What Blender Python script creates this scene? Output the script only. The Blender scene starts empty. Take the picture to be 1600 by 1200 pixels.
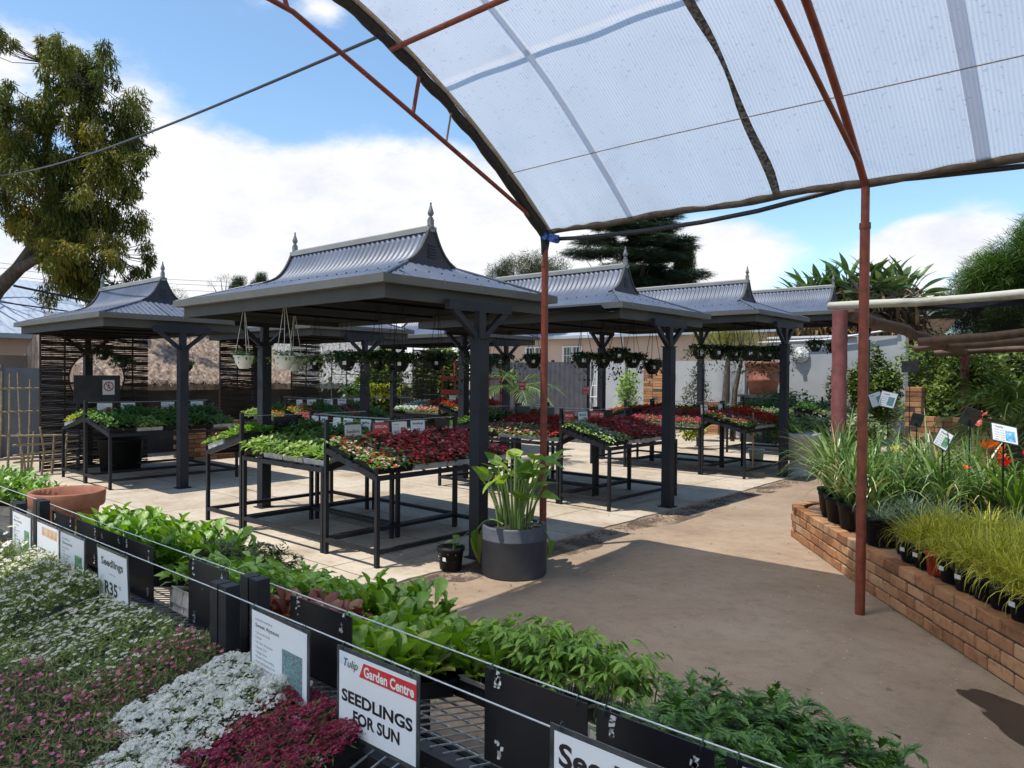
import bpy, math, random
import numpy as np
from mathutils import Matrix, Vector
SC = bpy.context.scene
COL = SC.collection
R = math.radians
rng = np.random.default_rng(11)
random.seed(5)

# ------------------------------------------------------------------ mesh builder
class MB:
    def __init__(s): s.p = []; s.n = 0
    def add(s, V, F, mi=0, sm=False):
        V = np.asarray(V, float).reshape(-1, 3); F = np.asarray(F, int)
        s.p.append((V, F + s.n, mi, sm)); s.n += len(V); return s
    def box(s, a, b, mi=0):
        (x0, y0, z0), (x1, y1, z1) = a, b
        V = [(x0,y0,z0),(x1,y0,z0),(x1,y1,z0),(x0,y1,z0),(x0,y0,z1),(x1,y0,z1),(x1,y1,z1),(x0,y1,z1)]
        return s.add(V, [(3,2,1,0),(4,5,6,7),(0,1,5,4),(1,2,6,5),(2,3,7,6),(3,0,4,7)], mi)
    def bar(s, p, q, w, h=None, mi=0, up=(0,0,1)):
        p = np.array(p, float); q = np.array(q, float); d = q - p; d /= np.linalg.norm(d)
        u = np.array(up, float)
        if abs(d @ u) > .98: u = np.array((1.,0,0))
        sx = np.cross(d, u); sx /= np.linalg.norm(sx); sy = np.cross(sx, d)
        h = h or w; V = []
        for c in (p, q):
            for a, b in ((-1,-1),(1,-1),(1,1),(-1,1)): V.append(c + sx*a*w/2 + sy*b*h/2)
        return s.add(V, [(3,2,1,0),(4,5,6,7),(0,1,5,4),(1,2,6,5),(2,3,7,6),(3,0,4,7)], mi)
    def tube(s, pts, r, n=8, mi=0, cap=True, sm=True):
        P = np.array(pts, float); m = len(P); r = np.broadcast_to(np.array(r, float), (m,))
        T = np.gradient(P, axis=0); T /= np.linalg.norm(T, axis=1)[:, None] + 1e-12
        u = np.array((0,0,1.)) if abs(T[0][2]) < .9 else np.array((1.,0,0))
        V = []
        for i in range(m):
            a = np.cross(T[i], u); a /= np.linalg.norm(a) + 1e-12; b = np.cross(a, T[i]); u = b
            t = np.linspace(0, 2*np.pi, n, endpoint=False)
            V.append(P[i] + r[i]*(np.cos(t)[:, None]*a + np.sin(t)[:, None]*b))
        V = np.concatenate(V); F = []
        for i in range(m-1):
            for k in range(n):
                k2 = (k+1) % n; F.append((i*n+k, i*n+k2, (i+1)*n+k2, (i+1)*n+k))
        s.add(V, F, mi, sm)
        if cap:
            c = np.concatenate([V[:n], V[-n:], P[:1], P[-1:]])
            s.add(c, [(2*n, (k+1) % n, k) for k in range(n)] + [(2*n+1, n+k, n+(k+1) % n) for k in range(n)], mi)
        return s
    def lathe(s, prof, n=20, c=(0,0,0), mi=0, sm=True):
        t = np.linspace(0, 2*np.pi, n, endpoint=False); V = []
        for r, z in prof:
            r = max(r, 1e-4); V.append(np.stack([c[0]+r*np.cos(t), c[1]+r*np.sin(t), np.full(n, c[2]+z)], 1))
        V = np.concatenate(V); F = []
        for i in range(len(prof)-1):
            for k in range(n):
                k2 = (k+1) % n; F.append((i*n+k, i*n+k2, (i+1)*n+k2, (i+1)*n+k))
        return s.add(V, F, mi, sm)
    def grid(s, f, nu, nv, mi=0, sm=True):
        V = [f(i/nu, j/nv) for j in range(nv+1) for i in range(nu+1)]
        F = [(j*(nu+1)+i, j*(nu+1)+i+1, (j+1)*(nu+1)+i+1, (j+1)*(nu+1)+i) for j in range(nv) for i in range(nu)]
        return s.add(V, F, mi, sm)
    def mesh(s, name, mats):
        me = bpy.data.meshes.new(name)
        V = np.concatenate([a[0] for a in s.p]); me.vertices.add(len(V)); me.vertices.foreach_set('co', V.ravel())
        L = np.concatenate([a[1].ravel() for a in s.p]); sz = np.concatenate([np.full(len(a[1]), a[1].shape[1]) for a in s.p])
        me.loops.add(len(L)); me.loops.foreach_set('vertex_index', L.astype(np.int32))
        me.polygons.add(len(sz)); st = np.concatenate([[0], np.cumsum(sz)[:-1]])
        me.polygons.foreach_set('loop_start', st.astype(np.int32)); me.polygons.foreach_set('loop_total', sz.astype(np.int32))
        me.polygons.foreach_set('material_index', np.concatenate([np.full(len(a[1]), a[2]) for a in s.p]).astype(np.int32))
        me.polygons.foreach_set('use_smooth', np.concatenate([np.full(len(a[1]), a[3]) for a in s.p]))
        for m in (mats if isinstance(mats, (list, tuple)) else [mats]): me.materials.append(m)
        me.update(calc_edges=True); me.validate(); return me
    def obj(s, name, mats, parent=None, **k): return link(name, s.mesh(name, mats), parent, **k)

def link(name, data, parent=None, loc=None, rot=None, mat=None):
    o = bpy.data.objects.new(name, data); COL.objects.link(o)
    if parent: o.parent = parent
    if loc is not None: o.location = loc
    if rot is not None: o.rotation_euler = rot
    if mat is not None: o.matrix_local = mat
    return o
def tag(o, label=None, cat=None, group=None, kind=None):
    if label: o['label'] = label
    if cat: o['category'] = cat
    if group: o['group'] = group
    if kind: o['kind'] = kind
    return o
def thing(name, label, cat, loc=(0,0,0), rz=0, group=None):
    o = link(name, None, None, loc, (0,0,rz)); o.empty_display_size = .1
    return tag(o, label, cat, group)
def children(o): return [c for c in bpy.data.objects if c.parent == o]
KIDS = {}
def copy_tree(o, parent=None, kids=None):
    c = o.copy(); COL.objects.link(c); c.parent = parent
    for ch in (KIDS.get(o.name) or children(o)): copy_tree(ch, c)
    return c

# ------------------------------------------------------------------ materials
def newmat(name):
    m = bpy.data.materials.new(name); m.use_nodes = True; nt = m.node_tree; nt.nodes.clear()
    return m, nt
def N(nt, t, **k):
    n = nt.nodes.new(t)
    for a, b in k.items():
        if a.startswith('_'): n.inputs[a[1:]].default_value = b
        else: setattr(n, a, b)
    return n
def rgba(c): return (c[0], c[1], c[2], 1)
def ramp(nt, stops, interp='LINEAR'):
    r = nt.nodes.new('ShaderNodeValToRGB'); e = r.color_ramp; e.interpolation = interp
    while len(e.elements) < len(stops): e.elements.new(.5)
    for el, (p, c) in zip(e.elements, stops): el.position = p; el.color = rgba(c)
    return r
def mk(name, c1, c2=None, scale=6, rough=.6, metal=0, bump=0, bscale=80, detail=4, spec=.5, stops=None, stretch=None, coat=0):
    m, nt = newmat(name); L = nt.links
    out = N(nt, 'ShaderNodeOutputMaterial'); b = N(nt, 'ShaderNodeBsdfPrincipled')
    b.inputs['Roughness'].default_value = rough; b.inputs['Metallic'].default_value = metal
    b.inputs['Specular IOR Level'].default_value = spec; b.inputs['Coat Weight'].default_value = coat
    L.new(b.outputs[0], out.inputs[0]); tc = N(nt, 'ShaderNodeTexCoord'); src = tc.outputs['Object']
    if stretch:
        mp = N(nt, 'ShaderNodeMapping'); mp.inputs['Scale'].default_value = stretch; L.new(src, mp.inputs[0]); src = mp.outputs[0]
    if c2 or stops:
        n = N(nt, 'ShaderNodeTexNoise', _Scale=scale, _Detail=detail, _Roughness=.6); L.new(src, n.inputs['Vector'])
        r = ramp(nt, stops or [(.35, c1), (.65, c2)]); L.new(n.outputs['Fac'], r.inputs[0]); L.new(r.outputs[0], b.inputs['Base Color'])
    else: b.inputs['Base Color'].default_value = rgba(c1)
    if bump:
        n2 = N(nt, 'ShaderNodeTexNoise', _Scale=bscale, _Detail=5); L.new(src, n2.inputs['Vector'])
        bp = N(nt, 'ShaderNodeBump', _Strength=bump, _Distance=.01); L.new(n2.outputs['Fac'], bp.inputs['Height']); L.new(bp.outputs[0], b.inputs['Normal'])
    return m
def leafmat(name, stops, transl=.25, rough=.5, tint=None, spec=.35, nscale=0, vein=0):
    """foliage: colour differs leaf by leaf (random per island), some light passes through"""
    m, nt = newmat(name); L = nt.links
    out = N(nt, 'ShaderNodeOutputMaterial'); b = N(nt, 'ShaderNodeBsdfPrincipled', _Roughness=rough)
    b.inputs['Specular IOR Level'].default_value = spec
    g = N(nt, 'ShaderNodeNewGeometry'); r = ramp(nt, stops); fac = g.outputs['Random Per Island']
    if nscale:
        tc = N(nt, 'ShaderNodeTexCoord'); n = N(nt, 'ShaderNodeTexNoise', _Scale=nscale, _Detail=2); L.new(tc.outputs['Object'], n.inputs['Vector'])
        mx = N(nt, 'ShaderNodeMath', operation='MULTIPLY_ADD'); mx.inputs[1].default_value = .45; L.new(fac, mx.inputs[0])
        ad = N(nt, 'ShaderNodeMath', operation='MULTIPLY_ADD'); ad.inputs[1].default_value = 1.6; ad.inputs[2].default_value = -.52
        L.new(n.outputs['Fac'], ad.inputs[0]); L.new(ad.outputs[0], mx.inputs[2]); fac = mx.outputs[0]
    L.new(fac, r.inputs[0]); L.new(r.outputs[0], b.inputs['Base Color'])
    if vein:      # puckered, blotchy blade
        tc = N(nt, 'ShaderNodeTexCoord'); n = N(nt, 'ShaderNodeTexNoise', _Scale=vein, _Detail=4); L.new(tc.outputs['Object'], n.inputs['Vector']); bp = N(nt, 'ShaderNodeBump', _Strength=.55, _Distance=.006); L.new(n.outputs['Fac'], bp.inputs['Height']); L.new(bp.outputs[0], b.inputs['Normal'])
        rv = ramp(nt, [(.33,(.62,.66,.6)),(.5,(1,1,1)),(.68,(1.2,1.15,1.1))]); L.new(n.outputs['Fac'], rv.inputs[0]); mv = N(nt, 'ShaderNodeMix', data_type='RGBA', blend_type='MULTIPLY'); mv.inputs[0].default_value = .8; L.new(r.outputs[0], mv.inputs['A']); L.new(rv.outputs[0], mv.inputs['B']); L.new(mv.outputs['Result'], b.inputs['Base Color'])
    if transl:
        t = N(nt, 'ShaderNodeBsdfTranslucent'); mx2 = N(nt, 'ShaderNodeMixShader', _0=transl) if False else nt.nodes.new('ShaderNodeMixShader')
        mx2.inputs[0].default_value = transl
        hs = N(nt, 'ShaderNodeHueSaturation'); hs.inputs['Saturation'].default_value = 1.15; hs.inputs['Value'].default_value = 1.5
        L.new(r.outputs[0], hs.inputs['Color']); L.new(hs.outputs[0], t.inputs[0])
        L.new(b.outputs[0], mx2.inputs[1]); L.new(t.outputs[0], mx2.inputs[2]); L.new(mx2.outputs[0], out.inputs[0])
    else: L.new(b.outputs[0], out.inputs[0])
    return m

M = {}
M['charcoal'] = mk('charcoal_paint', (.016,.018,.024), (.024,.027,.035), 5, .55, spec=.22, bump=.06, bscale=140)
M['black_steel'] = mk('black_steel', (.010,.011,.014), (.019,.021,.026), 9, .5, spec=.25, bump=.08, bscale=120)
M['fascia'] = mk('fascia_grey', (.054,.054,.052), (.066,.066,.062), 3, .65, spec=.3, bump=.03, bscale=60)
M['gutter'] = mk('gutter_grey', (.098,.097,.09), (.12,.118,.108), 4, .6, spec=.3)
M['ridge'] = mk('ridge_cap', (.33,.33,.31), (.33,.33,.31), 3, .5, stops=[(.3,(.27,.27,.25)),(.62,(.22,.215,.20)),(.72,(.27,.17,.09))])
M['finial'] = mk('finial_grey', (.15,.152,.15), (.21,.21,.20), 20, .45, metal=.3)
M['roof'] = mk('roof_sheet_blue', (.112,.133,.188), (.142,.165,.225), 2.6, .46, metal=.0, spec=.5, detail=8, stops=[(.3,(.056,.070,.105)),(.5,(.078,.095,.138)),(.75,(.105,.124,.173))])
M['roof_shade'] = mk('roof_shade_black', (.007,.007,.009), (.012,.012,.014), 5, .9, spec=.1)  # black that stands in for the shade inside the shelter roofs
M['gable'] = mk('gable_dark', (.018,.02,.032), (.028,.03,.045), 5, .6)
M['redpipe'] = mk('red_oxide_pipe', (.235,.058,.032), (.30,.078,.043), 14, .5, bump=.15, bscale=70, stops=[(.3,(.115,.031,.020)),(.5,(.19,.047,.026)),(.75,(.24,.062,.035))], spec=.3)
M['blackcloth'] = mk('black_binding', (.012,.011,.010), (.03,.026,.022), 30, .8, bump=.4, bscale=60)
M['brownpole'] = mk('wrapped_pole', (.045,.032,.024), (.10,.075,.055), 12, .8, bump=.5, bscale=40)
M['hose'] = mk('black_hose', (.018,.02,.024), None, rough=.45)
M['blueclamp'] = mk('blue_clamp', (.02,.08,.35), None, rough=.4)
M['rope'] = mk('twine', (.30,.23,.14), (.18,.13,.08), 60, .9)
M['galv'] = mk('galvanised_wire', (.34,.35,.36), (.45,.46,.46), 20, .35, metal=.6)
M['wire'] = mk('tension_wire', (.55,.56,.56), None, rough=.35, metal=.4)
M['terracotta'] = mk('terracotta', (.33,.125,.068), (.42,.17,.10), 9, .75, bump=.12, bscale=60, stops=[(.25,(.20,.07,.038)),(.5,(.29,.105,.057)),(.8,(.38,.155,.09))])
M['blackpot'] = mk('black_plastic_pot', (.008,.008,.009), (.013,.013,.014), 12, .55, spec=.2)
M['redpot'] = mk('red_plastic_pot', (.42,.03,.02), None, rough=.4)
M['greypot'] = mk('grey_plaster_pot', (.05,.055,.065), (.075,.08,.09), 5, .6, bump=.25, bscale=45, stops=[(.3,(.042,.048,.06)),(.55,(.06,.067,.08)),(.8,(.085,.088,.095))])
M['whitepot'] = mk('white_plastic_pot', (.62,.62,.60), (.70,.70,.68), 6, .4)
M['soil'] = mk('soil', (.018,.013,.009), (.05,.036,.025), 60, .95, bump=.8, bscale=120)
M['tray'] = mk('grey_seed_tray', (.30,.31,.32), (.46,.46,.45), 14, .5)
M['traydirt'] = mk('white_foam_tray', (.62,.60,.55), (.36,.32,.27), 10, .8, bump=.2, bscale=80)
M['label'] = mk('white_label', (.72,.72,.70), None, rough=.5)
M['board'] = mk('black_board', (.008,.008,.010), (.014,.014,.016), 8, .35, stops=[(.3,(.007,.007,.009)),(.7,(.015,.015,.018))])
M['scuff'] = mk('tape_residue', (.62,.62,.60), (.12,.12,.12), 70, .6, stops=[(.5,(.70,.70,.68)),(.62,(.05,.05,.05))])
M['laminate'] = mk('laminate_edge', (.03,.035,.04), (.07,.075,.08), 12, .2)
M['paper'] = mk('sign_paper', (.72,.74,.78), (.76,.775,.81), 3, .35)
M['papergrey'] = mk('sign_paper_grey', (.46,.455,.45), (.50,.49,.48), 3, .4)
M['ink'] = mk('ink_black', (.012,.012,.014), None, rough=.4)
M['inkred'] = mk('ink_red', (.55,.03,.035), None, rough=.35)
M['inkwhite'] = mk('ink_white', (.78,.78,.78), None, rough=.35)
M['inkblue'] = mk('ink_blue', (.03,.10,.30), None, rough=.4)
M['inkorange'] = mk('ink_orange', (.62,.25,.08), (.65,.55,.40), 20, .4)
M['picteal'] = mk('photo_teal', (.08,.25,.24), None, 75, .3, stops=[(.3,(.03,.06,.07)),(.45,(.16,.36,.34)),(.55,(.09,.07,.13)),(.7,(.30,.48,.45))])
M['picred'] = mk('photo_red', (.4,.03,.05), None, 60, .3, stops=[(.35,(.05,.06,.03)),(.5,(.45,.03,.05)),(.7,(.6,.2,.2))])
M['picgreen'] = mk('photo_green', (.1,.3,.12), None, 60, .3, stops=[(.35,(.03,.08,.04)),(.5,(.10,.28,.14)),(.7,(.35,.42,.30))])
M['picblue'] = mk('photo_blue', (.1,.3,.6), None, 40, .3, stops=[(.35,(.05,.18,.45)),(.5,(.15,.42,.70)),(.7,(.55,.7,.8))])
M['greytie'] = mk('green_tie', (.01,.03,.028), None, rough=.5)
M['bark'] = mk('bark', (.045,.034,.026), (.10,.078,.06), 14, .9, bump=.6, bscale=30, stretch=(1,1,.3))
M['barkpale'] = mk('bark_pale', (.12,.10,.08), (.22,.19,.15), 14, .9, bump=.5, bscale=30, stretch=(1,1,.3))
M['logred'] = mk('log_red_paint', (.24,.05,.045), (.30,.075,.065), 8, .7, bump=.35, bscale=25, stops=[(.3,(.14,.05,.045)),(.5,(.22,.062,.06)),(.72,(.27,.09,.085))])
M['logbare'] = mk('log_bare', (.19,.12,.09), (.27,.18,.14), 9, .85, bump=.4, bscale=25)
M['logpale'] = mk('log_pale', (.42,.40,.32), (.52,.50,.41), 5, .75, bump=.4, bscale=30, stretch=(.25,1,1), stops=[(.28,(.16,.14,.11)),(.42,(.40,.38,.31)),(.7,(.55,.53,.44))])
M['logbrown'] = mk('log_brown', (.11,.075,.055), (.20,.13,.095), 7, .85, bump=.45, bscale=25, stops=[(.3,(.08,.055,.042)),(.55,(.15,.10,.075)),(.75,(.20,.09,.07))])
M['darknet'] = mk('dark_shade_net', (.014,.017,.024), (.024,.028,.038), 6, .95, spec=.1)
M['greywall'] = mk('grey_plaster', (.34,.355,.365), (.40,.41,.415), 1.5, .8, bump=.1, bscale=30)
M['coping'] = mk('white_coping', (.68,.67,.64), (.74,.73,.70), 4, .7)
M['peach'] = mk('peach_plaster', (.47,.34,.27), (.52,.385,.305), 1.2, .85)
M['glass'] = mk('window_glass', (.02,.022,.025), None, rough=.12, spec=.6)
M['whiteframe'] = mk('white_frame', (.68,.68,.66), None, rough=.5)
M['greyfence'] = mk('grey_fence', (.07,.072,.085), (.10,.10,.115), 5, .6)
M['bluegrey'] = mk('blue_grey_wall', (.11,.125,.145), (.135,.15,.17), 3, .7)
M['stick'] = mk('stick_wood', (.22,.17,.11), (.34,.27,.18), 18, .85, bump=.4, bscale=40)
M['wattle'] = mk('wattle_stick', (.020,.013,.010), (.048,.030,.022), 25, .8, bump=.4, bscale=60)
M['thatch'] = mk('thatch', (.30,.225,.165), None, 9, .95, bump=1, bscale=50, stretch=(1,1,.35), stops=[(.28,(.08,.052,.036)),(.45,(.22,.155,.112)),(.62,(.33,.25,.19)),(.8,(.43,.34,.27))])
M['thatchgrey'] = mk('thatch_grey', (.25,.24,.22), None, 8, .95, bump=1, bscale=50, stretch=(1,1,.4), stops=[(.3,(.14,.13,.12)),(.5,(.27,.26,.24)),(.75,(.40,.385,.36))])
M['darkwall'] = mk('dark_wall', (.03,.03,.034), (.05,.05,.055), 3, .8)
M['farroof'] = mk('far_roof_blue', (.30,.35,.43), (.37,.42,.49), 1.2, .55)
M['redrack'] = mk('red_rack_paint', (.33,.05,.035), (.27,.045,.035), 9, .6)
M['whitestone'] = mk('white_stone', (.50,.50,.48), (.60,.60,.58), 12, .7, bump=.15, bscale=40)
M['whiteplastic'] = mk('white_plastic', (.70,.72,.73), None, rough=.5)
M['concretetub'] = mk('concrete_tub', (.30,.30,.29), (.42,.42,.40), 9, .85, bump=.2)
M['wood'] = mk('oak_plank', (.26,.15,.07), (.36,.22,.11), 7, .6, stretch=(6,1,1))

# leaves
gr = lambda a, b, c: [(0, a), (.5, b), (1, c)]
M['l_lettuce'] = leafmat('leaf_lettuce', [(0,(.09,.18,.022)),(.5,(.165,.295,.036)),(.9,(.27,.41,.07)),(.96,(.36,.40,.09)),(1,(.42,.36,.12))], .3, .38, spec=.5, vein=70)
M['l_spinach'] = leafmat('leaf_spinach', [(0,(.06,.14,.016)),(.5,(.12,.25,.026)),(.92,(.21,.35,.05)),(1,(.33,.36,.08))], .3, .36, spec=.5, vein=90)
M['l_basil'] = leafmat('leaf_basil', gr((.10,.20,.03),(.17,.30,.05),(.26,.40,.09)), .3, .38, spec=.5)
M['l_tomato'] = leafmat('leaf_tomato', gr((.095,.19,.03),(.17,.30,.045),(.27,.40,.08)), .3, .45)
M['l_dark'] = leafmat('leaf_dark', gr((.036,.09,.018),(.065,.15,.028),(.12,.22,.048)), .25, .42)
M['l_darkcut'] = leafmat('leaf_dark_cut', gr((.045,.06,.02),(.075,.105,.03),(.13,.16,.055)), .2, .5)
M['l_redlet'] = leafmat('leaf_red_lettuce', gr((.07,.018,.012),(.13,.035,.022),(.17,.08,.035)), .25, .4)
M['l_pale'] = leafmat('leaf_pale_green', gr((.16,.25,.055),(.25,.37,.085),(.37,.48,.15)), .3, .4)
M['l_mid'] = leafmat('leaf_mid_green', gr((.07,.145,.026),(.12,.225,.04),(.20,.32,.075)), .25, .45)
M['l_yellow'] = leafmat('leaf_yellow_green', gr((.28,.32,.03),(.42,.45,.05),(.55,.55,.10)), .3, .45)
M['l_bronze'] = leafmat('leaf_bronze', gr((.06,.03,.015),(.07,.08,.022),(.10,.15,.04)), .2, .35)
M['l_fine'] = leafmat('leaf_fine', gr((.06,.10,.016),(.125,.185,.03),(.22,.28,.06)), .2, .55)
M['l_finered'] = leafmat('leaf_fine_reddish', gr((.05,.06,.015),(.085,.105,.024),(.14,.165,.04)), .2, .55)
M['l_grass'] = leafmat('leaf_gold_grass', gr((.20,.22,.022),(.42,.41,.042),(.62,.54,.09)), .3, .5)
M['l_strap'] = leafmat('leaf_strap', [(0,(.055,.115,.022)),(.45,(.115,.20,.04)),(.78,(.24,.33,.12)),(.93,(.34,.36,.16)),(1,(.45,.30,.12))], .25, .35, spec=.5)
M['l_strapb'] = leafmat('leaf_strap_bright', gr((.08,.16,.022),(.15,.26,.04),(.26,.37,.09)), .3, .4)
M['l_blue'] = leafmat('leaf_blue_grass', gr((.05,.09,.05),(.09,.14,.08),(.15,.20,.12)), .2, .5)
M['l_tan'] = leafmat('leaf_tan_grass', gr((.20,.13,.05),(.30,.21,.09),(.34,.28,.10)), .25, .6)
M['l_calla'] = leafmat('leaf_calla', [(0,(.09,.18,.028)),(.5,(.18,.30,.045)),(.88,(.32,.41,.09)),(1,(.46,.42,.12))], .35, .36, spec=.5, vein=40)
M['stem'] = leafmat('stem_green', gr((.10,.17,.04),(.17,.25,.07),(.25,.31,.10)), .1, .5)
M['stemdark'] = leafmat('stem_brown', gr((.08,.09,.03),(.13,.14,.05),(.15,.19,.06)), 0, .6)
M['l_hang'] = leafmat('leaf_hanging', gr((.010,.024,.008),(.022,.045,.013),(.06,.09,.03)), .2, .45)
M['l_var'] = leafmat('leaf_variegated', gr((.06,.10,.03),(.16,.21,.08),(.45,.46,.30)), .3, .45)
M['t_olive'] = leafmat('tree_olive', [(0,(.028,.045,.010)),(.3,(.07,.095,.016)),(.6,(.145,.145,.022)),(.85,(.23,.185,.028)),(1,(.34,.25,.04))], .3, .6, nscale=.55)
M['t_green'] = leafmat('tree_green', gr((.03,.065,.014),(.065,.125,.025),(.13,.20,.045)), .25, .5, nscale=.7)
M['t_grey'] = leafmat('tree_greygreen', gr((.035,.05,.022),(.06,.08,.035),(.10,.125,.06)), .25, .55, nscale=.6)
M['t_cedar'] = leafmat('tree_cedar', gr((.016,.034,.018),(.035,.062,.032),(.07,.10,.048)), .1, .6, nscale=.5)
M['t_cyp'] = leafmat('tree_cypress', gr((.012,.028,.010),(.028,.05,.016),(.07,.085,.025)), .1, .6, nscale=1)
M['t_strel'] = leafmat('leaf_strelitzia', gr((.045,.09,.025),(.08,.135,.04),(.14,.20,.065)), .25, .35, spec=.5)
M['t_dead'] = leafmat('leaf_dead', gr((.10,.065,.03),(.17,.11,.055),(.26,.18,.09)), .1, .8)
M['t_palm'] = leafmat('leaf_palm', gr((.05,.10,.025),(.09,.16,.038),(.19,.25,.075)), .2, .4, spec=.5)
M['t_bush'] = leafmat('leaf_bush', gr((.05,.09,.02),(.11,.17,.035),(.23,.27,.075)), .25, .5, nscale=1.2)
M['t_bamboo'] = leafmat('leaf_bamboo', gr((.10,.12,.025),(.20,.22,.045),(.34,.32,.08)), .3, .5)
M['t_twig'] = mk('twig_grey', (.20,.17,.15), (.28,.25,.22), 20, .9)

def petals(name, stops, tr=.38, ns=0): return leafmat(name, stops, tr, .5, spec=.3, nscale=ns)
M['f_rose'] = petals('petal_rose', [(0,(.58,.028,.035)),(.45,(.80,.075,.09)),(.8,(.83,.19,.21)),(1,(.82,.48,.48))])
M['f_red'] = petals('petal_red', [(0,(.38,.012,.016)),(.6,(.64,.035,.035)),(1,(.70,.12,.10))])
M['f_redwhite'] = petals('petal_red_white', [(0,(.55,.03,.03)),(.42,(.58,.05,.05)),(.5,(.60,.25,.22)),(.62,(.70,.62,.58)),(1,(.74,.72,.70))])
M['f_whitegreen'] = petals('petal_cream', [(0,(.62,.64,.55)),(.85,(.74,.74,.68)),(.93,(.62,.2,.2)),(1,(.6,.12,.12))])
M['f_hot'] = petals('petal_crimson', [(0,(.42,.012,.06)),(.6,(.58,.03,.13)),(1,(.66,.10,.22))])
M['f_mix'] = petals('petal_mixed', [(0,(.62,.07,.02)),(.25,(.66,.16,.06)),(.45,(.68,.30,.22)),(.6,(.55,.05,.20)),(.75,(.72,.66,.6)),(1,(.6,.03,.03))])
M['f_salvia'] = petals('petal_scarlet', [(0,(.42,.008,.006)),(1,(.65,.02,.012))])
M['f_orange'] = petals('petal_orange', [(0,(.62,.10,.015)),(.5,(.68,.17,.02)),(.8,(.66,.06,.02)),(1,(.70,.42,.05))])
M['f_pink'] = petals('petal_pink', [(0,(.52,.06,.22)),(.5,(.62,.16,.36)),(1,(.70,.40,.55))])
M['f_dustpink'] = petals('petal_dusty_pink', [(0,(.34,.05,.13)),(.5,(.48,.12,.23)),(1,(.60,.28,.36))])
M['f_white'] = petals('petal_white', [(0,(.70,.70,.67)),(1,(.80,.80,.78))])
M['f_purple'] = petals('petal_purple', [(0,(.06,.005,.016)),(.4,(.15,.010,.028)),(.75,(.23,.016,.06)),(.92,(.28,.05,.16)),(1,(.40,.20,.34))], ns=16)
M['f_wine'] = petals('petal_wine', [(0,(.07,.005,.014)),(.5,(.18,.012,.03)),(.85,(.30,.03,.06)),(1,(.42,.10,.14))], ns=18)
M['f_coral'] = petals('petal_coral', [(0,(.58,.08,.06)),(.6,(.66,.20,.16)),(1,(.72,.5,.45))])
M['f_yellow'] = petals('petal_yellow', [(0,(.68,.42,.015)),(1,(.74,.58,.04))])
M['f_centre'] = mk('flower_centre', (.55,.36,.03), None, rough=.7)
M['f_green'] = mk('floret_eye', (.20,.22,.06), None, rough=.7)
# ------------------------------------------------------------------ leaf templates and scattering
def leaf_t(L=1., W=.5, seg=3, shape='ovate', droop=.15, cup=.15, stalk=0.):
    """blade along +Y, normal +Z, two quads wide"""
    V = []; 
    for i in range(seg+1):
        t = i/seg if shape != 'spoon' else 1-(1-i/seg)**1.7
        w = {'ovate': math.sin(math.pi*min(1, t**.75*.97+.03))**.8, 'spoon': (.25+.75*t if t < .6 else 1)*math.sqrt(max(0, 1-max(0,(t-.6)/.4)**2.2)) ,
             'lance': math.sin(math.pi*(t*.93+.05))*(1-.35*t), 'strap': (1-t**3)*(.75+.25*min(1,t*6)), 'heart': (1-t)**.65*min(1,(t+.05)*7)}[shape]
        w = max(w, .04)*W/2; y = stalk + t*L; z = -droop*t*t*L
        V += [(-w, y, z+cup*w), (0, y, z), (w, y, z+cup*w)]
    F = []
    for i in range(seg):
        a = 3*i; F += [(a, a+1, a+4, a+3), (a+1, a+2, a+5, a+4)]
    return np.array(V), np.array(F)
def quad_t(L=1., W=.5):
    return np.array([(0,0,0),(W/2,L*.45,.04*L),(0,L,0),(-W/2,L*.45,.04*L)]), np.array([(0,1,2,3)])
def flower_t(n=5, r=1., w=.75, cup=.25, centre=False):
    V = [(0,0,0)]; F = []
    for k in range(n):
        a = 2*math.pi*k/n; d = math.pi/n*w
        V += [(math.cos(a-d)*r*.62, math.sin(a-d)*r*.62, cup*r*.55), (math.cos(a)*r, math.sin(a)*r, cup*r), (math.cos(a+d)*r*.62, math.sin(a+d)*r*.62, cup*r*.55)]
        F.append((0, 3*k+1, 3*k+2, 3*k+3))
    return np.array(V), np.array(F)
def rots(yaw, pitch, roll=0.):
    yaw, pitch, roll = np.broadcast_arrays(np.asarray(yaw, float), pitch, roll)
    K = yaw.size; yaw, pitch, roll = yaw.ravel(), pitch.ravel(), roll.ravel()
    o, z = np.ones(K), np.zeros(K)
    c, s = np.cos(pitch), np.sin(pitch); X = np.stack([np.stack([o,z,z],1), np.stack([z,c,-s],1), np.stack([z,s,c],1)], 1)
    c, s = np.cos(yaw), np.sin(yaw); Z = np.stack([np.stack([c,-s,z],1), np.stack([s,c,z],1), np.stack([z,z,o],1)], 1)
    c, s = np.cos(roll), np.sin(roll); Y = np.stack([np.stack([c,z,s],1), np.stack([z,o,z],1), np.stack([-s,z,c],1)], 1)
    return Z @ X @ Y
def scat(mb, T, pos, yaw, pitch, roll=0., sc=1., mi=0, sm=False, sw=1.):
    V, F = T; pos = np.asarray(pos, float).reshape(-1, 3); K = len(pos)
    if K == 0: return
    yaw = np.broadcast_to(yaw, (K,)); pitch = np.broadcast_to(pitch, (K,)); roll = np.broadcast_to(roll, (K,))
    sc = np.broadcast_to(np.asarray(sc, float), (K,)); sw = np.broadcast_to(np.asarray(sw, float), (K,))
    A = rots(yaw, pitch, roll)
    S = V[None]*np.stack([sc*sw, sc, sc], 1)[:, None, :]
    W = np.einsum('kij,knj->kni', A, S) + pos[:, None, :]
    n = len(V); FF = F[None] + (np.arange(K)*n)[:, None, None]
    mb.add(W.reshape(-1, 3), FF.reshape(-1, F.shape[1]), mi, sm)
def U(a, b, n=None): return rng.uniform(a, b, n)
TAU = 2*math.pi
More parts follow.
